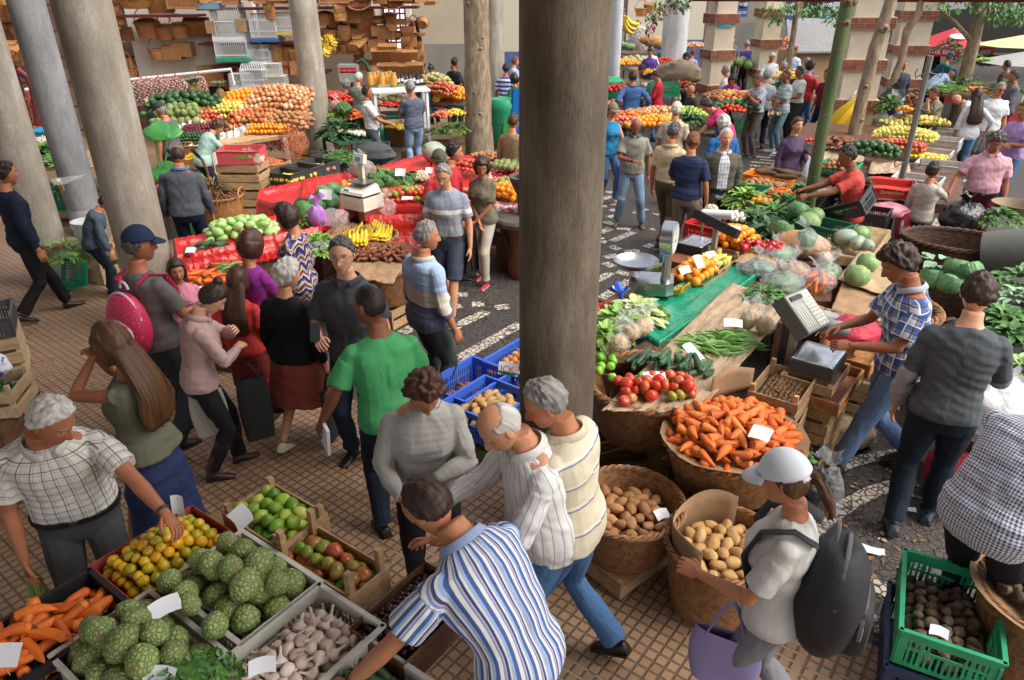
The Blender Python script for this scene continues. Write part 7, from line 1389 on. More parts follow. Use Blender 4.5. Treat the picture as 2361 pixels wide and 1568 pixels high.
o=T('planter','dark urn planter with green leaves half behind the column','planter',(c.x+.12,c.y+.10,.79));MB().lathe([(.10,0),(.12,.25),(.20,.42),(.21,.47),(.15,.46),(0,.42)],28).build('pot',urn,o);lY('potted_greens','leaves growing in the dark urn planter','plant',(c.x+.12,c.y+.10,1.22),.15,.08,40,.08,.06,lM,seed=2)
p=at(400,545,0);o=T('elephant_ear_plant','potted elephant ear plant with big heart shaped leaves','plant',(p.x,p.y,0));MB().lathe([(.17,0),(.20,.36),(.17,.36),(.15,.30),(0,.30)],24).build('pot',dgrey,o);MB().tube([(0,0,.25),(.03,0,.45),(-.05,.05,.62)],[.07,.075,.05],12).build('stem',mat('fibrous_stem',(.20,.12,.06),.9,bump=.8,bZ=40),o);em=mat('elephant_leaf',(.035,.20,.04),.4,(.06,.28,.06),6);ep=mat('elephant_leaf_back',(.22,.36,.16),.5)
for k,(x,y,z,sz,a,bk)in eN(((355,296,2.15,.30,.6,0),(398,300,2.1,.26,2.6,0),(372,390,1.75,.32,.2,0),(425,396,1.7,.22,2.8,0),(375,420,1.45,.36,0.2,0),(440,460,1.05,.34,1.2,1),(455,415,1.5,.24,3.0,0),(430,525,.6,.16,.5,0),(390,470,.9,.2,2.,0))):
 t=aty(x,y,p.y,1)-V((p.x,p.y,0));MB().tube([(0,0,.5),(t.x*.4,t.y*.4,.5+(t.z-.5)*.6),(t.x,t.y,t.z)],[.018,.014,.008],7).build('stalk',mat('stalk_green',(.16,.34,.05),.5),o);b=MB();n=12
 d=V((cos(a),-.5,-.25 if not bk else .8)).normalized();s_=d.cross(V((0,-.6,.8))).normalized();nn=s_.cross(d);b.grid(n,8,lambda u,v:t+d*(sz*(u*1.25-.25-.22*(1-u)*abs(v-.5)*2*(u<.4)))+s_*((v-.5)*sz*1.15*sin(PI*min(1,.16+.84*u))**.75)+nn*(.05*sz*cos((v-.5)*5)-.16*sz*u*u));q=b.build('leaf',ep if bk else em,o);q.modifiers.new('t','SOLIDIFY').thickness=.003
lY('anthurium','pot of red anthurium flowers by the grey column','plant',at(385,455,.9),.16,.16,40,.14,.11,mat('anthurium_red',(.42,.01,.03),.35),seed=3);bK(at(390,500,.45),'dark pot holding the red anthurium',.16,.35,dgrey)
SY,SZ,SS=14.6*KW,.95,.40
def sp(px,py):
 a=(px-1180.5)/CF;b=-(py-784)/CF;a,b=a*cos(RO)+b*sin(RO),-a*sin(RO)+b*cos(RO);d=(a,cos(TH)+b*sin(TH),-sin(TH)+b*cos(TH));t=(SZ-SS*SY-CH)/(d[2]-SS*d[1]);return V((d[0]*t,d[1]*t,CH+d[2]*t))
o=T('fruit_stand','white framed terraced fruit stand below the hanging garlic','stand',(0,0,0));Q=[sp(402,345),sp(700,300),sp(690,208),sp(330,222)];MB().add([q-V((0,0,.10))for q in Q]+[q-V((0,0,.04))for q in Q],[(3,2,1,0),(4,5,6,7),(0,1,5,4),(1,2,6,5),(2,3,7,6),(3,0,4,7)]).build('shelf_board',wood,o,sM=False)
for x,y in((490,335),(655,305),(420,340)):q=sp(x,y);MB().box((q.x,q.y,q.z/2-.05),(.06,.06,q.z-.08)).build('leg',wht,o,sM=False)
for x0,x1,y0,y1,z in((480,660,415,400,.42),(480,660,410,392,.12)):
 a,c=at(x0,y0,z),at(x1,y1,z);MB().box(((a.x+c.x)/2,(a.y+c.y)/2+.3,z),(abs(c.x-a.x)+.2,.7,.05)).build('lower_shelf',wood,o,sM=False)
FS=[('avocado',430,252,1.5,.55,'large green papayas and avocados on the terrace',1.5,.12),('custard_apple',415,272,.9,.5,'custard apples on the terrace behind the grey cap',1.15,.06),('apple',472,270,.7,.35,'red apples between the custard apples and the pears',1.1,.05),('pear',530,258,.85,.45,'pale yellow pears below the pineapples',1.1,.08),('orange',575,238,1.0,.55,'oranges at the top of the fruit terrace',1.15,.12),('onion',640,240,1.3,.8,'pile of brown onions on the fruit terrace',1.3,.2),('mango',590,284,.9,.35,'mangoes in white paper on the terrace',1,.05),('plum',485,302,.55,.35,'dark red plums beside the grapes',1.2,.06),('avocado',450,320,.8,.3,'dark passion fruits at the terrace corner',.55,.05),('orange',620,300,.8,.22,'tangerines along the front edge of the terrace',.9,.03),('mango',600,268,.8,.3,'guavas and mangoes behind the mint blouse',.95,.05),('potato',665,285,.9,.4,'brown sweet roots beside the onion pile',1.3,.08),('apple',560,272,.5,.25,'yellow melons in white paper',1.2,.04)]
for k,x,y,w,d,l,s,dm in FS:q=sp(x,y);hE(k,q.x,q.y,q.z-.03,w,d,0,l,dO=dm,lA=2,s=s,ty=SS)
for k,(x,y)in eN(((440,300),(456,298),(470,306))):q=sp(x,y);hE('plum',q.x,q.y,q.z,.32,.24,0,('bunch of pale green grapes on the terrace','bunch of yellow green grapes beside the plums','purple grapes at the grey polo man\'s elbow')[k],dO=.05,lA=2,s=.45,ty=SS,stuff=False)
gw=mat('tissue_paper',(.72,.71,.68),.8,bump=.6,bZ=9)
for k,(x0,y0,x1,y1,h,l)in eN(((412,292,480,283,18,'crumpled white tissue lining the custard apples'),(480,318,560,308,14,'white tissue edge under the plums'),(540,298,650,290,10,'white tissue edge under the mangoes'),(425,346,490,334,8,'white paper at the terrace corner'),(560,300,640,285,8,'white paper behind the tangerines'))):
 a,c=sp(x0,y0),sp(x1,y1);b=MB();b.grid(30,4,lambda u,v:a.lerp(c,u)-V((0,0,0))+V((0,.02*sin(30*u)-.04*v+.02,.06-.14*v+.02*sin(19*u+k))));tag(b.build('tissue_lining',gw),l,'paper lining')
for k,(x,y)in eN(((448,232),(512,238),(460,228))):
 q=sp(x,y);o=T('pineapple',('pineapple lying at the back of the avocados','upright pineapple beside the papaya','small pineapple behind the avocados')[k],'pineapple',q);b=MB();b.ball((0,0,.13),(.09,.09,.15),16,12);b.build('fruit',mat('pineapple_skin',(.26,.15,.04),.7,(.14,.09,.03),60,bump=1,bZ=60),o);b=MB();g=random.Random(k)
 for j in rA(26):a=j*2.4;leaf(b,(0,0,.26),(cos(a)*.5,sin(a)*.5,1),.2,.03,0,curl=.5)
 b.build('leaf_crown',mat('pineapple_leaf',(.12,.20,.10),.6),o)
q=sp(438,305);bN(sp(462,292),30,'banana bunch among the plums on the terrace',8);bN(at(442,360,.9),10,'yellow bananas on the lower basket behind the balding man',12);bN(sp(548,280),0,'small bananas wrapped in white tissue',8,s=.8);mk('hampB',kH(.45,.36,.34,wL,0),at(445,378,.5),'orange wicker hamper under the yellow bananas',0)
mk('wcJ',kW(.6,.42,.22,2,wood,.05),at(495,420,.1),'wooden crate under the terrace by the white leg',-10);mk('wcJ',None,at(545,440,.0),'wooden crate on the floor below the mint blouse',-14);c=at(613,392,.42);mk('bkSh',kB(.40,.36,.16,.8,wL,rows=9),(c.x,c.y,.40),'flat oval basket of shallots on the lower shelf',0);hE('shallot',c.x,c.y,.50,.64,.5,0,'shallots in the flat oval basket',dO=.05,lA=2,rnd_=True)
for k,(x,y)in eN(((590,332),(612,330),(632,328),(645,318),(655,330))):q=at(x,y,.75);mk('nsO',kN(mat('orange_net',(.50,.14,.05),.6),'shallot',.17,.34),(q.x,q.y,.95),('orange net of shallots behind the mint blouse','plump orange net of shallots on the lower shelf','orange net of shallots in the middle of the shelf','orange net of shallots leaning at the frame','orange net of shallots by the white leg')[k],0)
for k,(x,y)in eN(((668,320),(684,305),(676,345),(690,330))):q=sp(x,y-20);mk('nsO',None,(q.x,q.y-.1,q.z+.05),('hanging orange net of shallots right of the white frame','hanging orange net touching the slim column','lowest hanging orange net of shallots','orange net of shallots over the yellow crate')[k],30*k)
wl=19.0;a,c=aty(300,184,wl),aty(533,160,wl);o=T('hanging_rail','white rail for hanging garlic over the fruit terrace','rail',(0,0,0));MB().tube([a,c,aty(540,195,wl)],.035,8).build('bar',wht,o);
for k in rA(12):t=k/11;q=aty(312+t*146,180-8*t+rnd.uniform(0,8),wl-.05*(k%3));mk('nsG',kN(mat('pink_net',(.50,.12,.13),.6),'garlic_bulb',.15,.56),q,'pink net of garlic hanging from the white rail',rnd.uniform(0,360),'pink garlic nets hanging from the white rail',scale=(1,1,rnd.uniform(.85,1.1)))
yl=13.5;o=T('hanging_rail','white frame with onion strings between the columns','rail',(0,0,0));MB().tube([aty(60,208,yl),aty(112,201,yl),aty(130,275,yl)],.035,8).build('bar',wht,o)
for k,(x,y)in eN(((66,222),(88,220),(104,222))):mk('nsS',kN(rednet,'shallot',.15,.45)if k==0 else None,aty(x,y,yl-.05),('long net of onions against the leftmost column','red necked net of onions in the white frame','fat net of onions at the frame corner')[k],k*50)
MB().tube([aty(40,160,yl-.3),aty(48,168,yl-.3),aty(66,180,yl-.3),aty(78,215,yl-.3),aty(88,290,yl-.3)],.05,8).build('curved_pipe',redm);tag(bpy.data.objects['curved_pipe'],'curved dark red pipe in front of the onion nets','pipe')
def vst(px,py,z):return at(px,py,z)
mk('lst',kT(2.2,1.5,.62,wood),tuple(at(140,370,.6)[:2])+(0,),'low wooden stall between the left columns',8);o=mk('cyb',kP(.55,.4,.2,mat('cyan_crate',(.02,.30,.50),.4)),at(112,325,.80),'cyan blue crate of garlic between the columns',-20);hp('garlic_bulb',105,328,.88,.42,.32,'garlic in the cyan blue crate',dO=.03,lA=1,s=1.2);hp('onion',118,300,.9,.5,.4,'red onions behind the cyan crate',dO=.1,lA=2);hp('red_tomato',148,318,.85,.35,.3,'bright tomatoes beside the bluish column',dO=.05,s=1.2);hp('bell_pepper',127,355,.72,.3,.3,'long red peppers between the columns',dO=.1);hp('green_bean',148,370,.70,.6,.5,'green beans heaped beside the bluish column',dO=.08,lA=4,ori=60,s=1.3);lY('lettuce','green lettuce at the foot of the leftmost column','lettuce',at(108,362,.72),.25,.2,60,.2,.14,lM,seed=6);bN(aty(138,295,13),60,'pale yellow banana bunch beside the bluish column',10);hp('lemon',130,275,1.05,.4,.3,'yellow peppers behind the bananas',dO=.1,s=.8);hp('shallot',110,280,1.05,.6,.3,'shallots heaped below the onion nets',dO=.08,lA=2)
lY('herb_bunch','dark herbs on the stall between the columns','herb',at(175,435,.55),.3,.2,100,.14,.06,lD,seed=9);lY('greens_bunch','leeks and greens beside the lower white leg','greens',at(140,445,.5),.25,.15,80,.2,.04,lM,seed=12);mk('tgc',kP(.5,.36,.28,tC),at(180,480,.25),'teal plastic crate under the herb stall',8);mk('wcK',kW(.7,.4,.2,1,wood2,0),at(170,495,.05),'pale wooden crate under the teal crate',8)
b=MB();q=[at(118,412,1.0),at(200,402,1.0),at(150,425,.95),at(125,428,.95)];b.poly(q);o=b.build('plastic_sheet',cE);tag(o,'clear plastic sheet on a pale wooden leg by the left column','sheet');MB().tube([at(135,415,.95),tuple(at(168,500,.0)[:2])+(0,)],.03,6).build('stall_leg',wood2);tag(bpy.data.objects['stall_leg'],'pale leaning wooden prop under the plastic sheet','prop')
def tbl(px0,py0,px1,py1,z,dep,lB,m,key):
 a,c=at(px0,py0,z),at(px1,py1,z);L=abs(c.x-a.x);return mk(key,kT(L,dep,z,m),((a.x+c.x)/2,(a.y+c.y)/2+dep/2,0),lB,degrees(atan2(c.y-a.y,c.x-a.x)))
gm_=mat('dark_green_paint',(.015,.07,.04),.6);tbl(735,335,835,322,.75,.9,'green framed stall of turnips behind the slim column',gm_,'gt1');tbl(870,272,965,268,.85,.9,'green framed fruit stall behind the gesturing man',gm_,'gt2');tbl(990,250,1070,240,.95,1.0,'green framed stall of oranges by the trunk',gm_,'gt3')
hp('red_tomato',770,236,1.2,.7,.5,'bright red tomatoes in a green tray',dO=.12,lA=2);hp('guava',765,275,.95,.5,.35,'round green gourds in the green stall',dO=.06,s=1.6);hp('carrot',800,272,.95,.8,.4,'orange carrots in the green stall',dO=.12,lA=2,s=1.2);hp('radish',815,312,.8,.6,.25,'white turnips with green tops',dO=.03,s=1.3);lY('greens_bunch','turnip greens at the slim column','greens',at(785,312,.78),.4,.25,90,.25,.14,lD,seed=3);one('broccoli',at(793,253,1.15),(0,0,0),'dark broccoli above the carrots',None,2);bag(at(778,258,1.1),'clear bag of lentils above the gourds',(.16,.12,.14),cE,seed=3,inm=PM['potato'])
for k,(x,y)in eN(((798,345),(775,350),(920,315),(1017,283),(1052,272),(690,400),(715,375))):mk('bkG',kB(.26,.20,.40,1,wick,rows=16,n=80),tuple(at(x,y,.2)[:2])+(.02 if k not in(3,4)else .55,),('deep wicker basket under the turnip stall','wicker basket beside the slim column foot','wicker basket under the lemon shelf','wicker basket of green apples','wicker basket of yellow fruit by the trunk','low wicker basket in front of the onion sacks','dark basket behind the onion sacks')[k],0)
hp('apple',940,252,.95,.9,.4,'red mangoes and apples on the green fruit stall',dO=.1,lA=2,s=1.15);hp('melon',912,237,1.05,.6,.3,'yellow melons behind the gesturing man',dO=.06,s=.8);hp('custard_apple',922,215,1.25,.7,.4,'custard apples behind the grey haired man',dO=.1);hp('red_tomato',895,247,1.0,.4,.3,'reddish fruit in a white box by the gesturing hand',dO=.05);bN(at(910,288,.75),0,'bananas on the lower shelf of the green stall',12);hp('lemon',915,297,.62,.5,.3,'lemons on the lower green shelf',dO=.05);bN(at(1005,228,1.1),20,'banana hand beside the turquoise blouse',14);hp('apple',1020,218,1.2,.8,.5,'red and yellow apples by the trunk',dO=.15,lA=2,s=1.15);hp('orange',1048,228,1.1,.8,.5,'oranges at the end of the green stall',dO=.15,lA=2,s=1.15);hp('melon',1005,200,1.3,.7,.5,'small netted melons above the apples',dO=.15,s=.7,lA=2);hp('shallot',1030,237,1.0,.7,.3,'small brown fruit before the oranges',dO=.04,lA=2);hp('plum',1010,245,.97,.5,.2,'purple plums on the white edged tray',dO=.03);hp('apple',1017,272,.95,.4,.3,'green apples in the wicker basket',dO=.08,s=.9);hp('lemon',1052,266,.95,.4,.3,'yellow fruit in the wicker basket by the trunk',dO=.08);mk('gcan',lambda:(lambda o:(MB().lathe([(.14,0),(.17,.06),(.17,.30),(.13,.36),(0,.36)],20).build('body',gC,o),MB().tube([(.16,0,.10),(.34,0,.30),(.38,0,.36)],.025,6).build('spout',gC,o),MB().tube([(-.15,0,.3),(-.22,0,.4),(0,0,.5),(.08,0,.36)],.015,6).build('handle',gC,o),o)[3])(T('watering_can','x','watering can')),tuple(at(893,335,.0)[:2])+(.02,),'bright green watering can under the fruit stall',0)
for k,(x,y)in eN(((1003,318),(1050,312))):mk('wcM',kW(.70,.42,.22,2,wood2,.03),at(x,y,.50),('pale wooden crate of herbs right of the blue jeans','pale wooden crate of lettuce beside the brown trunk')[k],6);mk('wcM2',kW(.6,.36,.45,2,wood,.0),tuple(at(x,y+10,.3)[:2])+(.005,),('wooden crate stand under the herb crate','wooden crate stand under the lettuce crate')[k],6)
lY('lettuce','green lettuce in the pale crate by the trunk','lettuce',at(1048,303,.72),.28,.16,90,.14,.1,lM,seed=4);lY('herb_bunch','grey green herbs in the pale crate','herb',at(1005,308,.70),.24,.1,70,.1,.06,lD,seed=6)
for k in rA(14):q=at(855+k*9,196-2*(k%3),1.55);b=MB();o=T('jar' if k<7 else 'bottle',('glass jar of orange honey on the shelf' if k<7 else 'dark bottle with a white label on the shelf'),'jar' if k<7 else 'bottle',q,0,'honey jars on the back shelf' if k<7 else 'dark bottles on the back shelf');b.lathe([(.06,0),(.065,.02),(.065,.16),(.045,.19),(.045,.20)]if k<7 else[(.035,0),(.035,.13),(.013,.18),(.013,.24)],14);b.build('body',mat('honey',(.55,.26,.04),.2)if k<7 else bL,o);MB().lathe([(.05,0),(.05,.03),(0,.031)]if k<7 else[(.037,.04),(.037,.10)],12).build('lid' if k<7 else 'paper_label',mat('gold_lid',(.5,.36,.1),.4)if k<7 else wht,o).location=(0,0,.2 if k<7 else 0)
tbl(845,212,985,206,1.5,.6,'high shelf of jars and bottles behind the fruit stall',wht,'shf')
o=T('hanging_scale','grey electronic scale box with red digits','scale',aty(805,168,18.5),0);MB().box((0,0,0),(.42,.2,.36)).build('case',mat('scale_grey',(.36,.36,.33),.5),o,sM=False);MB().box((0,-.102,.06),(.36,.004,.10)).build('panel',bL,o,sM=False)
for k in rA(3):text('0.00',.075,mat('red_digit',(.8,.02,.02),.5,emit=1),o,(-.11+.11*k,-.108,.06),(90,0,0))
MB().tube([(.18,0,.2),(.30,0,.26),(.40,0,.18),(.45,0,.0)],.04,8).build('arm',gm_,o);MB().box((0,0,-.75),(.10,.10,1.2)).build('post',gm_,o,sM=False)
for k,(x,y,l)in eN(((1162,240,'green street bin lid beside the pale column'),(2282,0,''))[:1]):
 p=aty(x,y,18.5);o=T('litter_bin',l,'bin',(p.x,p.y,0));MB().lathe([(.30,p.z-.4),(.34,p.z-.1),(.36,p.z),(.30,p.z+.12),(.1,p.z+.15),(0,p.z+.15)],24).build('lid',gC,o);MB().lathe([(.24,0),(.30,p.z-.41)],20).build('body',gC,o)
p=aty(1408,182,22);o=T('litter_bin','green litter bin with domed lid behind the denim jacket','bin',(p.x,p.y,0));MB().lathe([(.26,p.z-.45),(.32,p.z-.2),(.34,p.z-.05),(.2,p.z+.05),(0,p.z+.06)],24).build('lid',gC,o);MB().lathe([(.24,0),(.26,p.z-.46)],20).build('body',mat('grey_bin',(.12,.16,.20),.5),o)
for k,(x,y,c,l)in eN(((1190,245,'#1a6fc0','blue raincoat hanging by the dark column'),(1168,300,'#3f9a4a','green apron hanging below the bin lid'))):p=aty(x,y,18.2);b=MB();b.grid(14,10,lambda u,v:(.17*cos(6.28*u)*(.5+.5*v),.08*sin(6.28*u)*(.6+.4*v)*(1+.2*sin(31*u)),.35-.9*v),wrap=True);tag(b.build('hanging_coat',cL('coat '+c,c),None,p),l,'coat')
wy=19.9
def hG(kind,px,py,wpx,lB,Y=wy,rz=0,group=None,m=None,ty=0,ratio=1.0):
 p=aty(px,py,Y);d=p.y*cos(TH)-(p.z-CH)*sin(TH);w=wpx*d/CF*1.22
 mk_={'round':('hbR',kB(.22,.16,.24,.9,wL,handle=1,n=72,rows=14,rim=.02),.46),'lid':('hbL',kB(.22,.17,.26,.9,wL,handle=1,n=72,rows=14,rim=.02,lid=14),.46),'hamper':('hbH',kH(.5,.32,.36,wL),.5),'tray':('hbT',kH(.5,.34,.14,wL,0,'wicker_tray',0),.5),'flap':('hbF',kF(),.3),'black':('hbK',kB(.24,.17,.36,.8,mat('black_wicker',(.03,.028,.025),.6),handle=1,n=72,rows=16),.5),'blackflap':('hbKF',kF(m=mat('black_wicker',(.03,.028,.025),.6)),.3),'oval':('hbO',kB(.34,.22,.16,.66,wL,handle=.8,n=80,rows=10,rim=.022),.7),'bin':('hbB',kB(.24,.21,.62,1,wL,n=80,rows=26,rim=.02,lid=2),.5)}[kind]
 s=w/mk_[2];rot=(R(ty),0,R(rz));return mk(mk_[0],mk_[1],p,lB,rz,group,(s,s,s*ratio),rot)
def shelf(x0,y0,x1,y1,Y,lB,dep=.6):
 a,c=aty(x0,y0,Y),aty(x1,y1,Y);MB().box((0,0,0),(c.x-a.x,dep,.05)).build('shelf',redm,None,(a+c)/2,sM=False);o=bpy.data.objects['shelf'];o.name='red_shelf';tag(o,lB,'shelf')
shelf(-60,50,95,45,19.6,'dark red shelf of baskets at the left edge');shelf(250,40,463,33,19.6,'dark red shelf above the lidded baskets');shelf(465,20,965,17,19.6,'long dark red shelf of hampers');shelf(470,100,700,98,20.0,'red shelf under the bird cages',.7);shelf(500,150,680,152,19.8,'red shelf of small cages and hampers',.7);shelf(680,165,760,165,19.8,'short red shelf behind the slim column')
HB=[('hamper',25,58,70,'big wicker hamper on the left edge shelf'),('tray',45,25,55,'wicker ladder frame tray above the left hamper'),('hamper',25,105,40,'wicker hamper hanging at the left edge'),('hamper',40,150,36,'small wicker hamper beside the leftmost column'),('oval',318,20,72,'wide shallow wicker basket on the red shelf'),('tray',365,12,45,'deep wicker tray standing on the red shelf'),('hamper',430,20,55,'wicker chest with a lid on the red shelf'),('flap',265,15,26,'wicker board leaning at the big column'),('hamper',285,95,32,'wicker hamper hanging beside the big column'),('lid',346,88,48,'largest lidded basket of the hanging row'),('lid',385,92,38,'middle lidded basket of the hanging row'),('lid',418,88,38,'right lidded basket of the hanging row'),('tray',456,68,46,'brown oblong tray basket hung on the white wall'),('round',368,138,36,'open wicker basket with a tall hoop handle'),('hamper',403,137,32,'little wicker case with a clasp, nearer the hoop basket'),('hamper',428,130,32,'little wicker case with a clasp, nearer the white wall'),('flap',290,135,22,'narrow wicker scoop by the big column'),('hamper',497,197,46,'wicker case hanging on the garlic rail'),('oval',540,205,50,'brown cradle basket behind the pineapple'),('bin',640,160,44,'tall lidded laundry basket between the cages'),('bin',672,158,30,'slimmer laundry basket beside the column'),('hamper',622,8,50,'wicker hamper on the long shelf above the cages'),('hamper',660,8,36,'wicker hamper left of the slim column'),('hamper',742,6,30,'wicker chest right of the slim column'),('hamper',775,8,55,'large wicker chest on the long shelf'),('oval',828,6,50,'round tray basket on the long shelf'),('oval',905,5,48,'curved basket near the end of the long shelf'),('hamper',948,8,28,'small hamper at the end of the long shelf'),('flap',747,65,24,'wicker satchel hanging nearest the slim column'),('flap',752,88,22,'smaller wicker satchel below the first'),('tray',775,62,38,'wicker chair back basket hanging in the middle'),('black',811,75,34,'black wicker basket with a hoop handle'),('flap',783,86,18,'narrow bottle basket of wicker'),('hamper',842,58,36,'flat wicker picnic case hanging high'),('hamper',848,85,34,'striped wicker case hanging below the picnic case'),('hamper',823,115,34,'tall wicker case hanging low'),('hamper',853,112,32,'striped wicker case hung lowest'),('round',872,55,26,'small wicker pail hanging on the cream wall'),('lid',899,58,30,'round lidded wicker basket on the cream wall'),('round',910,92,28,'round open wicker basket on the cream wall'),('flap',885,82,18,'straw bag with coloured bands'),('blackflap',953,48,20,'black wicker satchel hanging at the corner'),('blackflap',960,78,20,'second black wicker satchel, lower at the corner'),('flap',964,95,20,'brown wicker satchel at the corner'),('flap',972,122,16,'small brown satchel lowest at the corner'),('round',828,136,24,'small basket with a looped handle'),('oval',855,150,34,'round wicker basket lying on its side'),('tray',895,120,34,'wicker tray topmost of the sloping pile'),('tray',880,132,36,'wicker tray upper left of the pile'),('tray',907,130,32,'oval wicker tray in the sloping pile'),('tray',928,132,30,'dark oval tray in the sloping pile'),('tray',948,130,26,'wicker tray at the right of the pile'),('tray',898,165,36,'wicker tray lower left of the pile'),('tray',920,165,32,'wicker tray in the middle of the lower row'),('tray',937,164,30,'wicker tray right of the middle in the lower row'),('tray',957,162,32,'wicker tray at the right end of the lower row'),('oval',868,172,40,'shallow oval basket in front of the pile'),('hamper',835,162,26,'upright wicker holder beside the scale box'),('round',560,180,30,'wicker basket behind the white cages'),('round',300,185,34,'wicker basket behind the garlic nets')]
for kd,x,y,wd,l in HB:hG(kd,x,y,wd,l,ty=(-55 if 'pile' in l or 'row' in l and kd=='tray' else 75 if kd=='oval' and y<30 and x>700 else-70 if kd=='tray' else 0),Y=19.4 if y<40 else(19.0 if 'pile' in l or 'lower row' in l else wy))
g=random.Random(8)
for Y0,z0,x0,x1,st in((19.3,6,-20,40,34),(19.3,6,480,1000,27),(19.5,58,-20,52,30),(19.5,100,2,56,28),(19.5,145,10,64,28),(19.5,60,262,292,30),(19.5,105,268,296,30),(19.5,150,270,300,30),(19.7,55,745,980,25),(19.7,88,765,985,25),(19.6,122,770,890,25),(19.6,128,690,740,30),(19.6,175,560,720,32)):
 for x in rA(x0,x1,st):hG(g.choice(('hamper','round','lid','tray','flap','oval')),x+g.uniform(-6,6),z0+g.uniform(-6,6),g.uniform(22,34),'wicker basket crowded among others on the back shop shelves',ty=g.choice((0,0,-70))if z0>50 else 0,Y=Y0,rz=g.uniform(-25,25),group='wicker baskets crowding the back shop')
blp=mat('cage_blue',(.04,.14,.42),.5);CG=[(617,95,62,blp,1,'white wire cage with a blue tray and peaked roof'),(545,140,75,gC,0,'tall wire cage with a green tray'),(535,92,70,wht,0,'high white cage above the green one'),(665,80,50,mat('cage_yellow',(.65,.48,.05),.5),1,'wire cage with a yellow tray beside the column'),(630,178,42,mat('cage_yellow',(.65,.48,.05),.5),0,'small wire cage with a yellow tray'),(595,205,60,wht,1,'large white cage behind the onions'),(560,205,48,wht,0,'white cage behind the oranges'),(605,150,46,mat('cage_green',(.35,.42,.10),.5),1,'yellow green cage marked 31'),(640,212,50,wht,0,'low white cage beside the garlic')]
for k,(x,y,wd,m_,rf,l)in eN(CG):
 p=aty(x,y,19.5-.25*(y>150));d=p.y*cos(TH)-(p.z-CH)*sin(TH);s=wd*d/CF/.45;o=mk('cg%d'%k,kG(.42,.3,.5 if wd>65 else .32,m_,rf),p,l,0,None,(s,s,s));
 if '31' in l:text('31',.10,bL,o,(0,-.17,.36),(90,0,0))
b=MB();b.box((0,0,0),(.5,.4,.12));tag(b.build('blue_basin',mat('basin_blue',(.22,.32,.42),.4),None,aty(487,14,19.4)),'pale blue plastic basin on the shelf end','basin');
for k,(x,y)in eN(((488,62),(557,58))):tag(MB().box((0,0,0),(.20,.18,.26)).build('nest_box',wood,None,aty(x,y,19.3),sM=False),('wooden nest box left of the high cage','wooden nest box right of the high cage')[k],'nest box')
for k in rA(16):bN(aty(752+rnd.uniform(-14,14),104+rnd.uniform(-14,12),19.2),rnd.uniform(0,360),'green banana hand hanging behind the slim column',8,'green bananas hanging behind the slim column',tilt=60)
bN(aty(753,124,19.0),0,'yellow ripe bananas at the bottom of the green stem',10,tilt=70)
rows=[(1405,1500,195,.9,'far stall of peppers and cauliflower'),(1400,1560,290,.85,'stall of carrots and oranges behind the turquoise top'),(1405,1520,125,1.1,'far stall of greens below the red lattice'),(1450,1600,165,1.0,'white covered far stall of bananas'),(1500,1590,215,.85,'stall with the green crate behind the red jacket'),(1650,1790,225,.9,'stall of fruit behind the pink shirt'),(1655,1720,150,1.0,'far stall of lettuces beside the first pillar'),(1790,1880,180,.9,'stall of crates behind the striped polo'),(1700,1800,120,1.0,'far stall behind the checked shirt man')]
for k,(x0,x1,y,z,l)in eN(rows):tbl(x0,y,x1,y-4,z,1.1,l,wood if k%2 else dW,'fs%d'%k)
FF=[('bell_pepper',1420,215,1.0,'red peppers at the green bin',.6,.4),('carrot',1450,275,.9,'carrots behind the turquoise top',.9,.5),('orange',1505,290,.9,'oranges behind the bald man',.8,.5),('green_bean',1492,265,.9,'green beans behind the oranges',.8,.5),('onion',1520,268,.9,'purple onions beside the cream cap',.9,.5),('apple',1440,290,.9,'red apples before the turquoise top',.5,.4),('guava',1580,268,.9,'green and yellow fruit at the pillar foot',.6,.5),('orange',1442,152,1.15,'far oranges under the hanging bananas',.7,.5),('melon',1462,150,1.15,'far yellow melons in white paper',.7,.5),('cabbage',1420,118,1.2,'far green cabbages under the red lattice',.9,.5),('banana',1525,168,1.0,'far bananas on white paper',.9,.4),('radish',1535,200,.95,'pale roots on the white tray',.9,.4),('tomato',1570,205,.95,'red and green vegetables behind the red jacket',.7,.4),('red_tomato',1530,148,1.1,'far radishes beside the white column',.5,.3),('pear',1680,228,1.0,'golden fruit before the magenta top',.6,.4),('mango',1700,235,1.0,'yellow papayas before the magenta top',.7,.4),('avocado',1690,255,.95,'green and red vegetables on the pillar stall',.8,.4),('red_tomato',1680,262,.92,'tomatoes on the pillar stall',.5,.3),('guava',1705,250,.95,'green fruit on the pillar stall',.6,.4),('cabbage',1690,160,1.1,'pale cabbages beside the round dial scale',.8,.5),('onion',1600,110,1.15,'brown heaps in the far basket shop',.8,.5),('lemon',1812,180,1.0,'lemons behind the white shirt',.6,.4),('apple',1425,250,.9,'red heap beside the dark column',.5,.4),('potato',1655,228,1.0,'brown tubers behind the magenta top',.5,.4),('pear',2110,290,.85,'pale pears on the rear stall',.9,.4)]
for kd,x,y,z,l,w,d in FF:hp(kd,x,y,z,w*1.3,d*1.2,l,rz=0,dO=.12,lA=1,s=1.25)
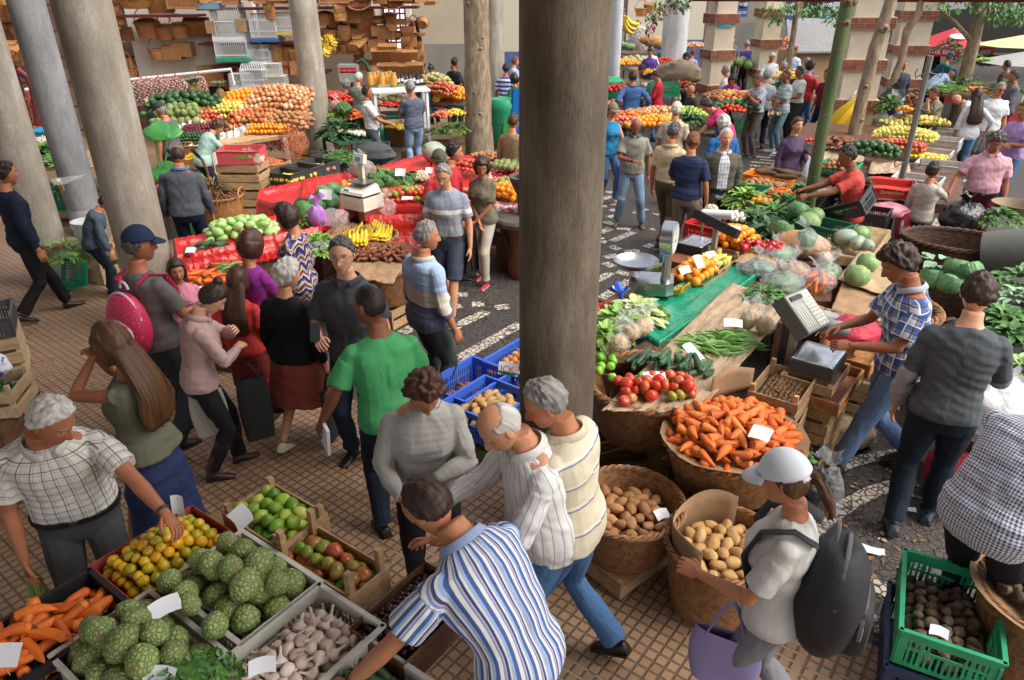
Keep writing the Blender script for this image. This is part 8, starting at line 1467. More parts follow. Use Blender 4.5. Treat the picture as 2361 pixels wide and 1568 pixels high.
for k,(x,y,z,r,l)in eN(((1430,150,1.1,.35,'dark cabbage greens at the far stall'),(1530,135,1.1,.3,'big leafy chard beside the white column'),(1555,140,1.1,.3,'leaves at the foot of the white column'),(1440,205,1.0,.2,'cauliflower leaves at the green bin'),(1585,282,.9,.3,'greens at the first pillar foot'),(1480,285,.9,.25,'cabbage leaves behind the bald man'),(1790,210,.9,.3,'herbs behind the checked shirt man'),(2225,205,.9,.5,'lettuce heap on the courtyard stall'),(2160,180,1.0,.3,'greens before the teal jacket'),(2240,150,1.2,.6,'feathery fennel behind the courtyard tree'),(2185,115,1.6,.4,'potted shrub below the red parasol'),(1850,100,1.2,.7,'pot plants of the flower stall'),(2310,215,.9,.5,'greens at the edge of the courtyard stall'))):lY('greens_heap',l,'greens',at(x,y,z),r,r*.6,80,.2,.10,lM if k%2 else lD,seed=k)
tbl(2145,215,2300,225,.8,1.2,'courtyard stall of green vegetables',wood,'fz1');tbl(2165,190,2290,195,.95,.7,'raised courtyard crate stall of carrots',wood,'fz2');hp('green_bean',2190,210,.9,.9,.5,'green beans on the courtyard stall',dO=.1,lA=2,s=1.5);hp('carrot',2250,213,.9,.6,.4,'carrots on the courtyard stall',dO=.08,s=1.2);mk('bkcr',kP(.6,.42,.25,bL),at(2270,150,1.2),'black crate of pale greens behind the courtyard tree',0);hp('guava',2270,143,1.4,.5,.3,'pale greens in the black crate',dO=.05)
fl=mat('flower_mix',(.5,.05,.06),.5,pal=['#c02030','#e8a020','#d04080','#e8d8d0','#c83020']);lY('flower_bunch','red and yellow flowers at the dark flower stall','flowers',at(1808,112,1.5),.4,.3,120,.12,.10,fl,seed=3)
o=T('kiosk','small wooden kiosk with a grey shingle roof beside the green trunk','kiosk',aty(1870,118,27));k0=o.location.z;o.location.z=0;MB().box((0,0,k0/2+.1),(1.7,1.0,k0+.2)).build('body',wood,o,sM=False);MB().add([(-.95,-.75,k0+.05),(.95,-.75,k0+.05),(.9,.1,k0+.95),(-.9,.1,k0+.95),(-.95,-.75,k0),(.95,-.75,k0),(.9,.1,k0+.85),(-.9,.1,k0+.85)],[(0,1,2,3),(7,6,5,4),(0,4,5,1),(1,5,6,2),(2,6,7,3),(3,7,4,0)]).build('roof',mat('shingle',(.22,.22,.22),.9,(.32,.32,.32),30,bump=.8,bZ=50),o,sM=False)
o=T('dial_scale','round faced dial scale on the far lettuce stall','scale',at(1660,170,1.05));MB().lathe([(.0,-.05),(.26,-.05),(.27,.03),(.24,.05),(0,.05)],30,X=M.Translation((0,0,.45))@M.Rotation(PI/2,4,'X')).build('dial',mat('dial_face',(.62,.66,.62)),o);MB().box((0,0,.1),(.3,.3,.2)).build('base',dgrey,o,sM=False)
bN(aty(1445,65,35),0,'bunch of yellow bananas hanging on the red lattice',30,tilt=70,s=3,rows=3)
for k in rA(5):mk('nsW',kN(wht,'garlic_bulb',.20,.7),aty(1464+k*5,55+2*k,34.5),'white garlic string hanging at the red lattice',k*40,'white garlic strings at the red lattice',scale=1.3)
for kd,x,y,wd,l in(('round',1478,38,26,'wicker basket on the far red lattice'),('lid',1497,30,24,'lidded basket at the end of the far lattice'),('round',1598,32,30,'basket hanging in the far shop'),('hamper',1605,58,26,'hamper in the far shop'),('round',1548,38,20,'basket behind the white column'),('round',1608,12,26,'top basket of the far shop')):hG(kd,x,y,wd,l,Y=35 if x<1520 else 37.5)
for k,(x,y)in eN(((1510,98),(1530,103),(1550,98),(1500,92))):o=MB().ball((0,0,0),(.45,.2,.18),14,8).build('bread_loaf',mat('bread',(.42,.22,.08),.8),None,aty(x,y,33));tag(o,'brown bread loaf on the far counter','bread','bread loaves on the far counter')
bag(at(1560,200,.95),'brown cloth sack by the white column',(.6,.4,.35),sack,seed=5,neck=0,name='cloth_sack');mk('gcf',kP(.7,.5,.3,gC),at(1528,220,.85),'green crate at the far stall behind the red jacket',0)
for k,(x,y,z,l)in eN(((1790,290,0,'lower wooden crate beside the striped polo'),(1790,275,.35,'wooden crate carrying brown paper beside the striped polo'),(1850,262,0,'slatted crate behind the white shirt'),(1885,250,0,'slatted crate below the red tee'),(1880,225,.3,'upper slatted crate below the red tee'))):mk('wcfar',kW(.6,.45,.35,3,wood2,0),tuple(at(x,y,0)[:2])+(z+.005,),l,8)
mk('gcl',kP(.5,.4,.5,gC),tuple(at(1705,300,0)[:2])+(0,),'tall green crate below the pink shirt',0);bag(at(1812,292,.25),'blue plastic bag held beside the striped polo',(.16,.12,.24),mat('blue_bag2',(.02,.18,.60),.4),seed=4);sE([(1770,265),(1800,265),(1800,245),(1772,245)],.85,'brown paper on the crate beside the striped polo',kR,amp=.1);bag(at(1700,275,.55),'white bag hanging on the pillar stall',(.14,.08,.3),mat('white_sack',(.74,.74,.76)),seed=3,neck=0)
mk('rcr',kP(.6,.4,.35,redc),at(2300,300,.1),'red plastic crate behind the white tee man',0);mk('rcr',None,at(2160,235,.3),'red plastic crate under the courtyard stall',0)
def wp(r,p):return loc2(r['root'],p.x*r['s'],p.y*r['s'],p.z*r['s'])
def back(r,z,off):c,A_=r['TF'](z);return wp(r,c+A_@V(off))
def rK(r,lB,m,trim,w=.30,h=.42,d=.16,z=1.02,pm_=None,dx=0):
 o=T('rucksack',lB,'backpack',back(r,z,(dx,-.15-d*.35,0)),degrees(r['root'].rotation_euler.z));s=r['s'];b=MB();b.ball((0,0,h*.42),(w*.56,d*.62,h*.56),24,18,fn=lambda q:min(1.12,1/max(abs(q.x)**4+abs(q.y)**4+abs(q.z)**4,.2)**.25)*(1-.14*max(0,q.z)));b.build('body',m,o)
 b=MB();b.ball((0,-d*.52,h*.24),(w*.40,d*.26,h*.26),18,12,fn=lambda q:1/max(abs(q.x)**4+abs(q.y)**4+abs(q.z)**4,.2)**.25);b.build('front_pocket',pm_ or m,o);MB().tube([(w*.40*cos(t),-d*.58,h*.30+h*.22*sin(t))for t in np.linspace(-.2,PI+.2,15)],.012,6).build('piping',trim,o);MB().tube([(w*.52*cos(t),-d*.10,h*.50+h*.44*sin(t))for t in np.linspace(-.1,PI+.1,17)],.010,6).build('zip',trim,o);MB().tube([(.04*cos(t),.03,h*.98+.05*sin(t))for t in np.linspace(0,PI,9)],.010,6).build('grab_handle',trim,o)
 for sx in(-1,1):
  L=[back(r,zz,(dx*.5+sx*xx,yy,0))-o.location for zz,xx,yy in((1.44,.10,-.13),(1.485,.105,-.03),(1.44,.115,.10),(1.30,.125,.15),(1.15,.15,.10))];M2=M.Rotation(-o.rotation_euler.z,3,'Z');MB().tube([M2@p for p in L],.030,8,ry=.010,up=(0,1,.6)).build('strap',pm_ or m,o)
 return o
def cR(r,sd,lB,m,w=.24,h=.30,d=.09,drop=.16,name='shopping_bag',cat='bag',dxy=(0,0),rz=0):
 p=wp(r,r['ARM'][sd][2]);o=T(name,lB,cat,(p.x+dxy[0],p.y+dxy[1],max(.01,p.z-.10-drop-h)),degrees(r['root'].rotation_euler.z)+90+rz);b=MB();b.grid(30,10,lambda u,v:((w/2*(.86+.14*sin(PI*v))*cos(2*PI*u))*(abs(cos(2*PI*u))+.001)**-.35*.9,d/2*sin(2*PI*u)*(1-.55*v)*(1+.12*sin(14*u+5*v)),h*v),wrap=True);b.poly([(w*.4*cos(t),d*.5*sin(t),.005)for t in np.linspace(0,2*PI,17)[:-1]]);b.build('body',m,o)
 for sx in(-1,1):MB().tube([(-w*.24,sx*d*.2,h*.97),(-w*.10,sx*.012,h+drop*.7),(0,sx*.006,h+drop),(w*.10,sx*.012,h+drop*.7),(w*.24,sx*d*.2,h*.97)],.011,6,ry=.004).build('handle',m,o)
 return o
J=lambda n,c:cL('jeans_'+n,c,bs=60,bump=.35);dE=J('mid','#4a6d96');denimd=J('dark','#1d2836');deniml=J('light','#7f9cb8');dark=cL('dark_cloth','#26262a');gT=cL('grey_cloth','#4b4c4e');navy=cL('navy_cloth','#1c2438');wsh=cL('white_shirt','#d4d2cf');khaki=cL('khaki_cloth','#8d8270');brownt=cL('brown_cloth','#63543f')
pl=lambda n,c,*l,**k:cL(n,c,'plaid',lines=l,**k)
P=person;HR=lambda a,b:(a,b)
N_=.0085
P(140,930,1.70,205,'white haired man in a green checked short sleeved shirt reaching for a tangerine',pl('green_check','#cfc9c2',('x',.050,.10,0,'#3c4a44',.75),('y',.050,.10,0,'#3c4a44',.75),('x',.050,.07,.24,'#6a6f74',.5),('y',.050,.07,.24,'#6a6f74',.5)),bot=gT,hair=HR('short','white'),sK=2,w=1.12,bE=.03,lE=20,tw=0,hp=40,hy=55,L=(.30,.50,-.26),Rr=(.06,.06,-.53),cO='#cfc9c2',hem=.97,belt='#15110f',vox=N_,watch=-1)
r=P(942,1112,1.72,50,'man in a blue and white striped shirt bending over the crates',cL('blue_stripe','#ffffff','v',per=.062,stops=[(0,'#e6e4e0'),(.20,'#4c66a0'),(.42,'#9db4dd'),(.58,'#e0ddd8'),(.70,'#3c5288'),(.84,'#d8bfae'),(.90,'#7f99cc')])if 0 else cL('blue_stripe','#ffffff','v',per=.062,stops=[(0,C('#e6e4e0')),(.20,C('#4c66a0')),(.42,C('#9db4dd')),(.58,C('#e0ddd8')),(.70,C('#3c5288')),(.84,C('#d8bfae')),(.90,C('#7f99cc'))]),bot=gT,hair=HR('thin','dbrown'),sK=1,w=1.10,lE=44,hp=50,hy=10,L=(.30,.22,-.40),Rr=(.02,.44,-.30),cO='#93a5c8',hem=.86,vox=N_,watch=-1,st='wide')
r=P(1112,955,1.70,108,'balding white haired man in a white pinstripe shirt and blue jeans',cL('pinstripe','#e0dedb','v',per=.036,stops=[(0,C('#dedcd9')),(.9,C('#9a9aa4'))]),sl='l',bot=dE,hair=HR('bald','white'),sK=0,w=1.10,bE=.05,lE=16,hp=44,hy=10,L=(-.05,.36,-.30),Rr=(.0,.38,-.30),cO='#dedcd9',hem=.80,vox=N_,st='step',sH='#241a14')
P(1228,884,1.70,62,'grey haired man in a cream striped sweater behind the white shirt',cL('cream_stripe','#d9cfb4','h',per=.13,stops=[(0,C('#d6ccb2')),(.80,C('#8d8fa0')),(.88,C('#e6e0d0'))]),sl='l',bot=dE,hair=HR('short','grey'),sK=1,w=1.08,lE=10,hp=30,hy=35,L='belly',Rr='down',cO='#d6ccb2',vox=N_,st='walk')
P(985,886,1.62,192,'woman with curly auburn hair and glasses in a grey long sleeved top',cL('grey_top','#a9a7a2'),sl='l',bot=dark,fem=1,hair=HR('curly','redbrown'),sK=1,w=1.16,bE=.03,lE=10,hp=42,hy=8,L='belly',Rr=(-.02,.28,-.34),gL=1,vox=N_,hem=.86)
P(838,658,1.72,22,'dark haired man in a bright green T shirt seen from behind',cL('green_tee','#4fa76a'),bot=denimd,hair=HR('buzz','black'),sK=3,lE=4,hp=16,hy=38,L=(.22,.12,-.48),Rr='fwd',vox=N_,hem=.90,neck=1)
P(783,548,1.74,172,'man with glasses in a charcoal shirt looking up with a phone in his hand',cL('charcoal_shirt','#47474a'),bot=denimd,hair=HR('short','dgrey'),sK=4,hp=4,hy=6,L='down',Rr=(-.02,.26,-.26),gL=1,cO='#47474a',vox=N_,hem=.84)
P(988,510,1.72,-52,'grey haired man in a blue cream and slate rugby shirt',cL('rugby','#8fa4c0','blocks',stops=[(0,C('#5c6078')),(1.10/1.6,C('#cfc8bc')),(1.24/1.6,C('#9db3d2'))]),sl='3',bot=cL('dark_green_trouser','#333b38'),hair=HR('short','grey'),sK=1,w=1.14,bE=.07,hp=10,hy=-25,L='down',Rr=(.10,.10,-.52),cO='#c9c4b8',hem=.84,vox=N_)
r=P(665,600,1.50,-16,'white haired old lady in a black cardigan and rust red skirt',cL('black_knit','#15161c'),sl='l',bot=cL('rust_skirt','#8d4638'),fem=1,hair=HR('curly','white'),sK=0,w=1.16,sR=(.48,.25),hem=.90,L='down',Rr='down',hp=14,hy=-30,sH='#cfc6ac',st='walk2',vox=N_);cR(r,-1,'black leather handbag held by the old lady in the rust skirt',bL,.26,.24,.12,.14,'handbag');cR(r,1,'black fabric shopping bag at the old lady\'s other hand',mat('black_fabric',(.012,.012,.014),.8),.30,.48,.06,.10)
P(582,530,1.57,-28,'woman with dark red bobbed hair in a magenta sweater',cL('magenta_knit','#8a2f86'),sl='l',bot=dark,fem=1,hair=HR('bob','auburn'),sK=1,L='belly',Rr='belly',hp=18,vox=N_)
r=P(645,470,1.64,82,'woman in a patterned navy and ochre blouse with sunglasses on her head',cL('ikat_print','#888888','ikat'),sl='3',bot=gT,fem=1,hair=HR('bob','dbrown'),sK=1,w=1.1,L='down',Rr='down',hp=20,hem=.78,vox=N_);cR(r,-1,'cream shoulder bag with a yellow base on the patterned blouse',mat('cream_bag',(.55,.47,.33),.7,(.60,.40,.06),2.5,lo=.55,hi=.56),.36,.30,.10,.30,'shoulder_bag',dxy=(.10,-.10))
P(547,615,1.32,-8,'girl with straight brown hair and a red dress',cL('red_dress','#c23a34'),bot=cL('tartan','#7a1c1c','plaid',lines=[('x',.08,.2,0,'#1c3a2a',.7),('y',.08,.2,0,'#1c3a2a',.7)]),fem=1,kid=.16,sR=(.5,.22),hair=HR('long','brown'),sK=1,L='fwd',Rr='down',hp=15,sl='s')
r=P(515,660,1.52,-62,'woman with a hair bun in a pale pink cardigan and brown boots',cL('pale_pink','#c2a29c'),sl='l',bot=cL('black_trouser','#222226'),fem=1,hair=HR('bun','dbrown'),sK=4,w=1.06,lE=14,hp=50,L='chest',Rr='belly',bO=1,sH='#3a2420',st='step',vox=N_,cO='#c9aaa4');cR(r,1,'black fabric bag hanging from the pink cardigan woman',mat('black_fabric',(.012,.012,.014),.8),.26,.52,.06,.12,dxy=(.06,-.04));cR(r,-1,'pale canvas bag at the hip of the pink cardigan woman',mat('canvas',(.42,.39,.33),.9),.28,.36,.06,.3,dxy=(-.22,-.16))
r=P(318,524,1.74,-26,'man in a navy cap and grey T shirt carrying a pink rucksack',cL('grey_tee','#6a6664'),bot=cL('dark_trouser','#35353a'),hair=HR('short','dgrey'),sK=2,w=1.04,hp=10,hy=-25,L='down',Rr='fwd',cap=('#22304e','cap'),vox=N_,st='step');pk=cL('pink_dots','#c8234a','dots',per=34,cc='#f0c8d0');rK(r,'bright pink spotted child\'s rucksack on the capped man\'s back',mat('rucksack_pink',(.60,.025,.10),.55,(.72,.16,.24),70,lo=.60,hi=.64),mat('pale_pink_trim',(.72,.48,.60),.5),.31,.44,.15,.98,dx=.03)
P(402,600,1.22,-150,'child in a pink top half hidden behind the capped man',cL('pink_top','#d88aa0'),sl='l',bot=dE,fem=1,kid=.16,hair=HR('long','dbrown'),sK=1,L='down',Rr='down')
P(232,748,1.64,75,'long haired woman in an olive vest and navy skirt shading her eyes',cL('olive_vest','#6b6a58'),sl='n',bot=cL('navy_skirt','#2b3860'),fem=1,hair=HR('wavy','lbrown'),sK=2,sR=(.16,.24),L='face',Rr='face',hp=18,st='walk',hem=.93,vox=N_,sH='#2a1d16')
r=P(1800,1046,1.60,62,'woman in a white cap with a black rucksack walking past the potatoes',cL('white_tee','#c9c6c2'),bot=cL('grey_trouser','#7a7a80'),fem=1,hair=HR('pony','lbrown'),sK=1,L='fwd',Rr='down',cap=('#d6dae2','cap'),hp=18,vox=N_,st='walk',w=1.05);rK(r,'large black rucksack on the white capped woman',mat('rucksack_black',(.013,.013,.016),.7,bump=.5,bZ=20),mat('grey_trim',(.10,.10,.11),.6),.34,.52,.22,.90)
cR(r,-1,'lavender shopping bag with cut out slits held low in front',mat('lavender',(.26,.22,.42),.6),.36,.28,.12,.20,dxy=(.14,-.06))
gq=at(2305,1190,.92);P(2400,1010,1.72,-62,'man in a blue gingham shirt bending at the frame edge',cL('gingham_blue','#ffffff','gingham',per=.014,cc='#3a4c7c'),bot=cL('black_jeans','#1b1d24'),hair=HR('short','dbrown'),sK=1,w=1.22,bE=.06,lE=42,hp=40,L='low',Rr='low',hem=.84,vox=N_,at_=(gq.x,gq.y))
P(2268,628,1.76,-30,'young man in a dark grey T shirt over pale sleeves, hand by his pocket',cL('slate_tee','#50555a','under',cc='#9a9ca2'),bot=denimd,sl='l',hair=HR('short','dbrown'),sK=4,lE=8,hp=22,L='down',Rr='fwd',hem=.92,vox=N_,st='step2',sH='#3a4450')
P(2052,572,1.76,84,'curly dark haired man in a blue plaid shirt handling a carrot',pl('blue_plaid','#c3c8d4',('x',.09,.42,0,'#2c4f96',.8),('y',.09,.42,0,'#2c4f96',.8),('x',.09,.12,.15,'#3a2d2c',.8),('y',.09,.12,.15,'#3a2d2c',.8),('x',.09,.08,.6,'#e8ebf2',.9),('y',.09,.08,.6,'#e8ebf2',.9)),bot=cL('washed_jeans','#6b86ac',bs=60),hair=HR('curly','dbrown'),sK=2,lE=10,hp=36,L='fwd',Rr='fwd',cO='#b9c2d2',vox=N_,hem=.86,sH='#4a2f24',st='walk')
p=loc2(bpy.data.objects['stall_leg'],0,0,0)if 0 else None
P(1018,382,1.76,168,'man with glasses in a grey T shirt with a white chest band and slate shorts',cL('band_tee','#8d9199','blocks',stops=[(0,C('#8b8f96')),(1.25/1.6,C('#d6d4d0')),(1.30/1.6,C('#868c9c'))]),bot=cL('slate_shorts','#3c4654'),bt='shorts',hair=HR('short','grey'),sK=0,hp=24,L='down',Rr='down',gL=1,belt='#4a2014',hem=.97,st='walk',sH='#4b463a',watch=1)
r=P(1110,366,1.62,150,'woman in an olive T shirt and cream trousers with red shoes',cL('olive_tee','#6f6856'),bot=cL('cream_trouser','#bdb3a2'),fem=1,hair=HR('bob','dbrown'),sK=1,hp=28,hy=30,L='clasp',Rr='clasp',st='step',sH='#a8283a',gL=1);cR(r,1,'small black shoulder pouch on the cream trousers',bL,.18,.20,.06,.3,'shoulder_pouch',dxy=(-.06,.0))
P(1052,326,1.74,-75,'dark haired man in a red T shirt behind the stall',cL('red_tee','#c4303a'),bot=denimd,hair=HR('short','black'),sK=1,hp=14,L='fwd',Rr='down');P(1010,346,1.66,30,'person in an olive cap behind the grey T shirt man',cL('red_tee2','#b8383c'),bot=dark,hair=HR('short','dgrey'),sK=1,cap=('#5a5644','cap'))
r=P(1415,238,1.66,-160,'woman in a turquoise top and khaki cap with a lilac bag',cL('turq_vest','#2a7ca8'),sl='n',bot=dE,fem=1,hair=HR('pony','brown'),sK=0,L='fwd',Rr='down',cap=('#7d7460','cap'),sH='#c4bfb8',st='step');cR(r,-1,'lilac plastic bag hanging from the turquoise woman\'s arm',mat('lilac_bag',(.42,.18,.55)),.30,.42,.10,.16)
P(1467,277,1.68,172,'bald man in a grey green polo shirt checking his watch',cL('grey_polo','#8f8c80'),bot=cL('pale_jeans','#7d97ae',bs=60),hair=HR('bald','grey'),sK=3,hp=36,L='down',Rr=(-.16,.30,-.26),gL=1,cO='#3a6a5c',watch=1,hem=.9,st='wide',sH='#6a5540')
P(1560,282,1.74,-38,'grey haired man in a cream checked shirt and brown trousers',pl('cream_check','#cdbd98',('x',.05,.1,0,'#a8946a',.6),('y',.05,.1,0,'#a8946a',.6)),bot=brownt,hair=HR('short','dgrey'),sK=1,hp=16,hy=-10,L='down',Rr='fwd',gL=1,hem=.96,st='walk',cO='#cdbd98');P(1602,304,1.72,-28,'ginger haired man in a navy shirt and beige trousers',cL('navy_line','#262f4c','h',per=.03,stops=[(0,C('#232c48')),(.85,C('#3a4566'))]),bot=khaki,hair=HR('short','ginger'),sK=1,hp=16,L='fwd',Rr='down',hem=.93,w=1.04)
P(1677,296,1.72,178,'white haired man in an open olive cardigan over a checked shirt',cL('cardigan','#5d584a','open'),sl='l',jacket=1,bot=cL('charcoal_trouser','#3c3a38'),hair=HR('thin','white'),sK=0,hp=4,L='down',Rr='down',belt='#2a1a12',hem=.84,cO='#c6ccd4',w=1.04);P(1668,266,1.66,15,'white haired person in a royal blue top seen from behind',cL('royal_blue','#2c62a0'),bot=dark,hair=HR('curly','white'),sK=0,w=1.1,bE=.03)
P(1620,232,1.66,70,'woman in a hot pink T shirt bending over the greens',cL('hot_pink','#cc3866'),bot=khaki,fem=1,hair=HR('curly','dbrown'),sK=0,w=1.15,lE=48,hp=46,L='low',Rr='low');P(1562,236,1.68,-25,'man in a cream cap and pale beige shirt with his back turned',cL('pale_beige','#bdb09a'),bot=khaki,hair=HR('short','white'),sK=1,cap=('#cfc6ae','cap'),w=1.08)
P(1459,164,1.74,4,'man in a denim jacket and jeans seen from behind',cL('denim_jacket','#3c5f92',bs=50,bump=.4),sl='l',jacket=1,bot=cL('dark_jeans2','#35496a'),hair=HR('short','black'),sK=2,L='hip',Rr='hip',hem=.93,w=1.16,cO='#3c5f92');r=P(1505,166,1.62,72,'dark haired woman in a red jacket with a patterned bag',cL('red_jacket','#b3202e'),sl='l',bot=dE,fem=1,hair=HR('short','black'),sK=1,hp=40,L='fwd',Rr='belly');cR(r,-1,'dark patterned shoulder bag on the red jacket',mat('patch_bag',(.06,.05,.10),.8,(.25,.12,.06),9),.34,.34,.1,.3,'shoulder_bag',dxy=(.1,-.2))
P(1500,113,1.74,170,'young man in a purple T shirt looking down at the far stall',cL('purple_tee','#553a92'),bot=khaki,hair=HR('short','black'),sK=1,hp=32);P(1503,104,1.72,178,'man in a pale shirt behind the purple T shirt',wsh,bot=dark,hair=HR('short','black'),sK=2);P(1488,152,1.70,-80,'dark haired man bending behind the denim jacket',cL('grey_shirt2','#8a8a84'),bot=khaki,hair=HR('short','black'),sK=2,lE=30,hp=50)
P(1741,173,1.74,112,'man in a grey checked shirt opening a packet',pl('grey_check','#9ea2a8',('x',.05,.3,0,'#6c7584',.6),('y',.05,.3,0,'#6c7584',.6)),bot=cL('taupe_trouser','#565048'),hair=HR('short','brown'),sK=2,hp=34,L='chest',Rr='chest',belt='#1a1410',hem=.96,w=1.1,watch=1,cO='#9ea2a8');P(1690,176,1.62,165,'woman in a magenta top bending over the fruit',cL('magenta_top','#a83a88'),sl='l',bot=dark,fem=1,hair=HR('bob','black'),sK=2,lE=28,hp=42,L='fwd',Rr='fwd')
P(1813,161,1.74,100,'man in a striped polo with folded arms',cL('polo_stripe','#8f98a4','h',per=.085,stops=[(0,C('#8a95a4')),(.62,C('#b0a070')),(.74,C('#c9c4b4')),(.86,C('#7d8896'))]),bot=cL('faded_jeans','#667f8e',bs=60),hair=HR('buzz','black'),sK=3,hp=6,L='cross',Rr='cross',sH='#c9c4ba');P(1843,152,1.74,95,'dark man in a white shirt and charcoal trousers in profile',wsh,bot=cL('charcoal2','#353532'),hair=HR('buzz','black'),sK=3,L='fwd',Rr='down',hem=.96,w=1.06);P(1872,140,1.78,-48,'young man in a red T shirt and jeans turned away',cL('red_tee3','#c03a3c'),bot=dE,hair=HR('curly','black'),sK=0,L='back',Rr='fwd')
P(1783,123,1.74,176,'elderly man in a white shirt looking down',wsh,sl='l',bot=dark,hair=HR('thin','white'),sK=1,hp=36,L='down',Rr='belly');P(1832,110,1.72,160,'man in a light blue shirt at the thin tree',cL('light_blue','#b4c6de'),sl='l',bot=khaki,hair=HR('short','black'),sK=2,L='belly',Rr='belly',hp=24);P(1862,133,1.66,20,'grey haired person behind the red T shirt',cL('check_dark','#5a6a8a'),bot=dark,hair=HR('short','grey'),sK=1);P(1806,142,1.6,70,'grey haired person in slate behind the striped polo',cL('slate_blue','#64748a'),bot=dE,hair=HR('short','grey'),sK=1);P(1908,160,1.64,120,'person in a burgundy waistcoat behind the green trunk',cL('burgundy','#6e1c2e'),bot=navy,hair=HR('short','dbrown'),sK=1)
P(1842,270,1.62,192,'woman in a plum long sleeved top walking towards the camera',cL('plum_top','#52405a'),sl='l',bot=denimd,fem=1,hair=HR('pony','brown'),sK=0,L='fwd',Rr='down',hp=6,st='walk');P(1950,336,1.74,82,'seller in a coral T shirt reaching across the stall',cL('coral_tee','#d05048'),bot=dE,hair=HR('short','black'),sK=3,lE=14,hp=20,L='reach',Rr='reach',hem=.88)
P(2157,373,1.40,-58,'child in a pale hooded top and denim capris with a hand at the mouth',cL('hoodie','#b5aca0'),sl='l',bot=cL('capri_jeans','#5a7896',bs=60),bt='capri',kid=.14,hair=HR('short','dbrown'),sK=1,L='down',Rr='mouth',hp=2,hem=.88);P(2306,310,1.72,158,'man in a pink striped shirt and burgundy trousers',cL('pink_stripe','#d0a2aa','v',per=.014,stops=[(0,C('#d2a8ae')),(.5,C('#bf8a96'))]),bot=cL('burgundy_trouser','#5e2030'),hair=HR('curly','dgrey'),sK=2,hp=30,L='down',Rr=(.22,.22,-.42),belt='#1a1212',hem=.96,w=1.12,bE=.05,cO='#d2a8ae')
r=P(2256,204,1.66,-12,'woman with long dark hair in a white blouse and jeans',cL('white_blouse','#d8d6d8'),sl='3',bot=cL('blue_jeans3','#6f93bc'),fem=1,hair=HR('wavy','dbrown'),sK=1,L='down',Rr='hip',hem=.84);cR(r,1,'brown shoulder bag on the white blouse woman',mat('bag_brown',(.09,.055,.04),.4),.34,.28,.12,.26,'shoulder_bag',dxy=(-.04,-.06));P(2312,190,1.74,172,'man in a white printed T shirt and sunglasses in the courtyard',cL('white_print','#d4d4d2'),bot=cL('grey_shorts','#8a8c92'),bt='shorts',hair=HR('short','grey'),sK=1,gL=2,L='down',Rr='down',w=1.1,sH='#b8b4ae',st='walk');P(2362,236,1.72,110,'person in a lavender T shirt cut by the frame edge',cL('lavender_tee','#a98ac0'),bot=dE,hair=HR('short','brown'),sK=2,L='belly',Rr='belly')
P(2152,202,1.58,100,'woman in an olive T shirt with a hand to her mouth',cL('olive_tee2','#837e68'),bot=cL('black_skirt','#1c1b1e'),fem=1,sR=(.5,.22),hair=HR('pony','brown'),sK=1,w=1.25,bE=.08,L='mouth',Rr='reach',hp=26);P(2196,222,1.55,60,'bent person in white behind the olive T shirt woman',wsh,sl='l',bot=navy,hair=HR('none','white'),lE=50,hp=60);P(2088,137,1.74,175,'man in a charcoal jumper on the phone',cL('charcoal_jumper','#3c3f46'),sl='l',bot=cL('sky_jeans','#8fb0d0'),hair=HR('short','dgrey'),sK=1,L='down',Rr='phone');r=P(2120,104,1.64,170,'grey haired woman in a purple jacket over a pink top',cL('purple_jacket','#3e3a86','open',plain=C('#b88ac0'),gap=.09),sl='l',jacket=1,fem=1,bot=navy,hair=HR('short','grey'),sK=0,w=1.1,hp=20);
P(2196,123,1.72,-70,'man in a teal jacket and blue cap at the courtyard stall',cL('teal_jacket','#1e5e66'),sl='l',bot=dark,hair=HR('short','dgrey'),sK=1,cap=('#25355c','cap'),lE=12,hp=30);P(2205,165,1.70,-82,'man in a light blue shirt and dark cap bending right',cL('sky_shirt','#a9bfdc'),bot=dark,hair=HR('short','grey'),sK=2,cap=('#2c3a4c','cap'),lE=68,hp=60,L='low',Rr='low');P(2338,163,1.70,85,'man in a dark striped shirt in profile at the courtyard stall',cL('dark_stripe','#4a4650','v',per=.03,stops=[(0,C('#4a4650')),(.6,C('#77737c'))]),sl='l',bot=dark,hair=HR('short','black'),sK=2,L='fwd',Rr='fwd');P(2322,139,1.6,30,'person in brown with their back turned at the courtyard edge',cL('brown_top','#4a3c30'),bot=dark,hair=HR('short','dbrown'),sK=2)
g=random.Random(5)
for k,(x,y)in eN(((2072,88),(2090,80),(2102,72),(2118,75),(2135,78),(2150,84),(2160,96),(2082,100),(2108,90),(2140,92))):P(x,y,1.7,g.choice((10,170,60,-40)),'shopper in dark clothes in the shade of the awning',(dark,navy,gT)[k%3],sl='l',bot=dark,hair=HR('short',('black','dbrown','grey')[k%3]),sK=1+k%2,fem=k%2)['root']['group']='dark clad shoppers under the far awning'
P(362,236,1.72,72,'man in a grey cap and grey polo at the fruit terrace',cL('grey_polo2','#63625f'),bot=dark,hair=HR('short','grey'),sK=1,cap=('#3c3a38','cap'),hp=18,w=1.12,L='down',Rr='fwd');P(408,336,1.70,12,'balding man in a grey jacket bending behind the plant',cL('grey_jacket','#4c5058'),sl='l',jacket=1,bot=navy,hair=HR('bald','dbrown'),sK=2,hp=25,w=1.16,lE=12,L='down',Rr='down',hem=.92,cO='#4a6aa0');P(512,279,1.60,-48,'woman in a mint cardigan bending towards the terrace',cL('mint_knit','#a4c2b8'),sl='l',bot=navy,fem=1,hair=HR('curly','brown'),sK=0,lE=38,hp=45,L='low',Rr='low',w=1.05)
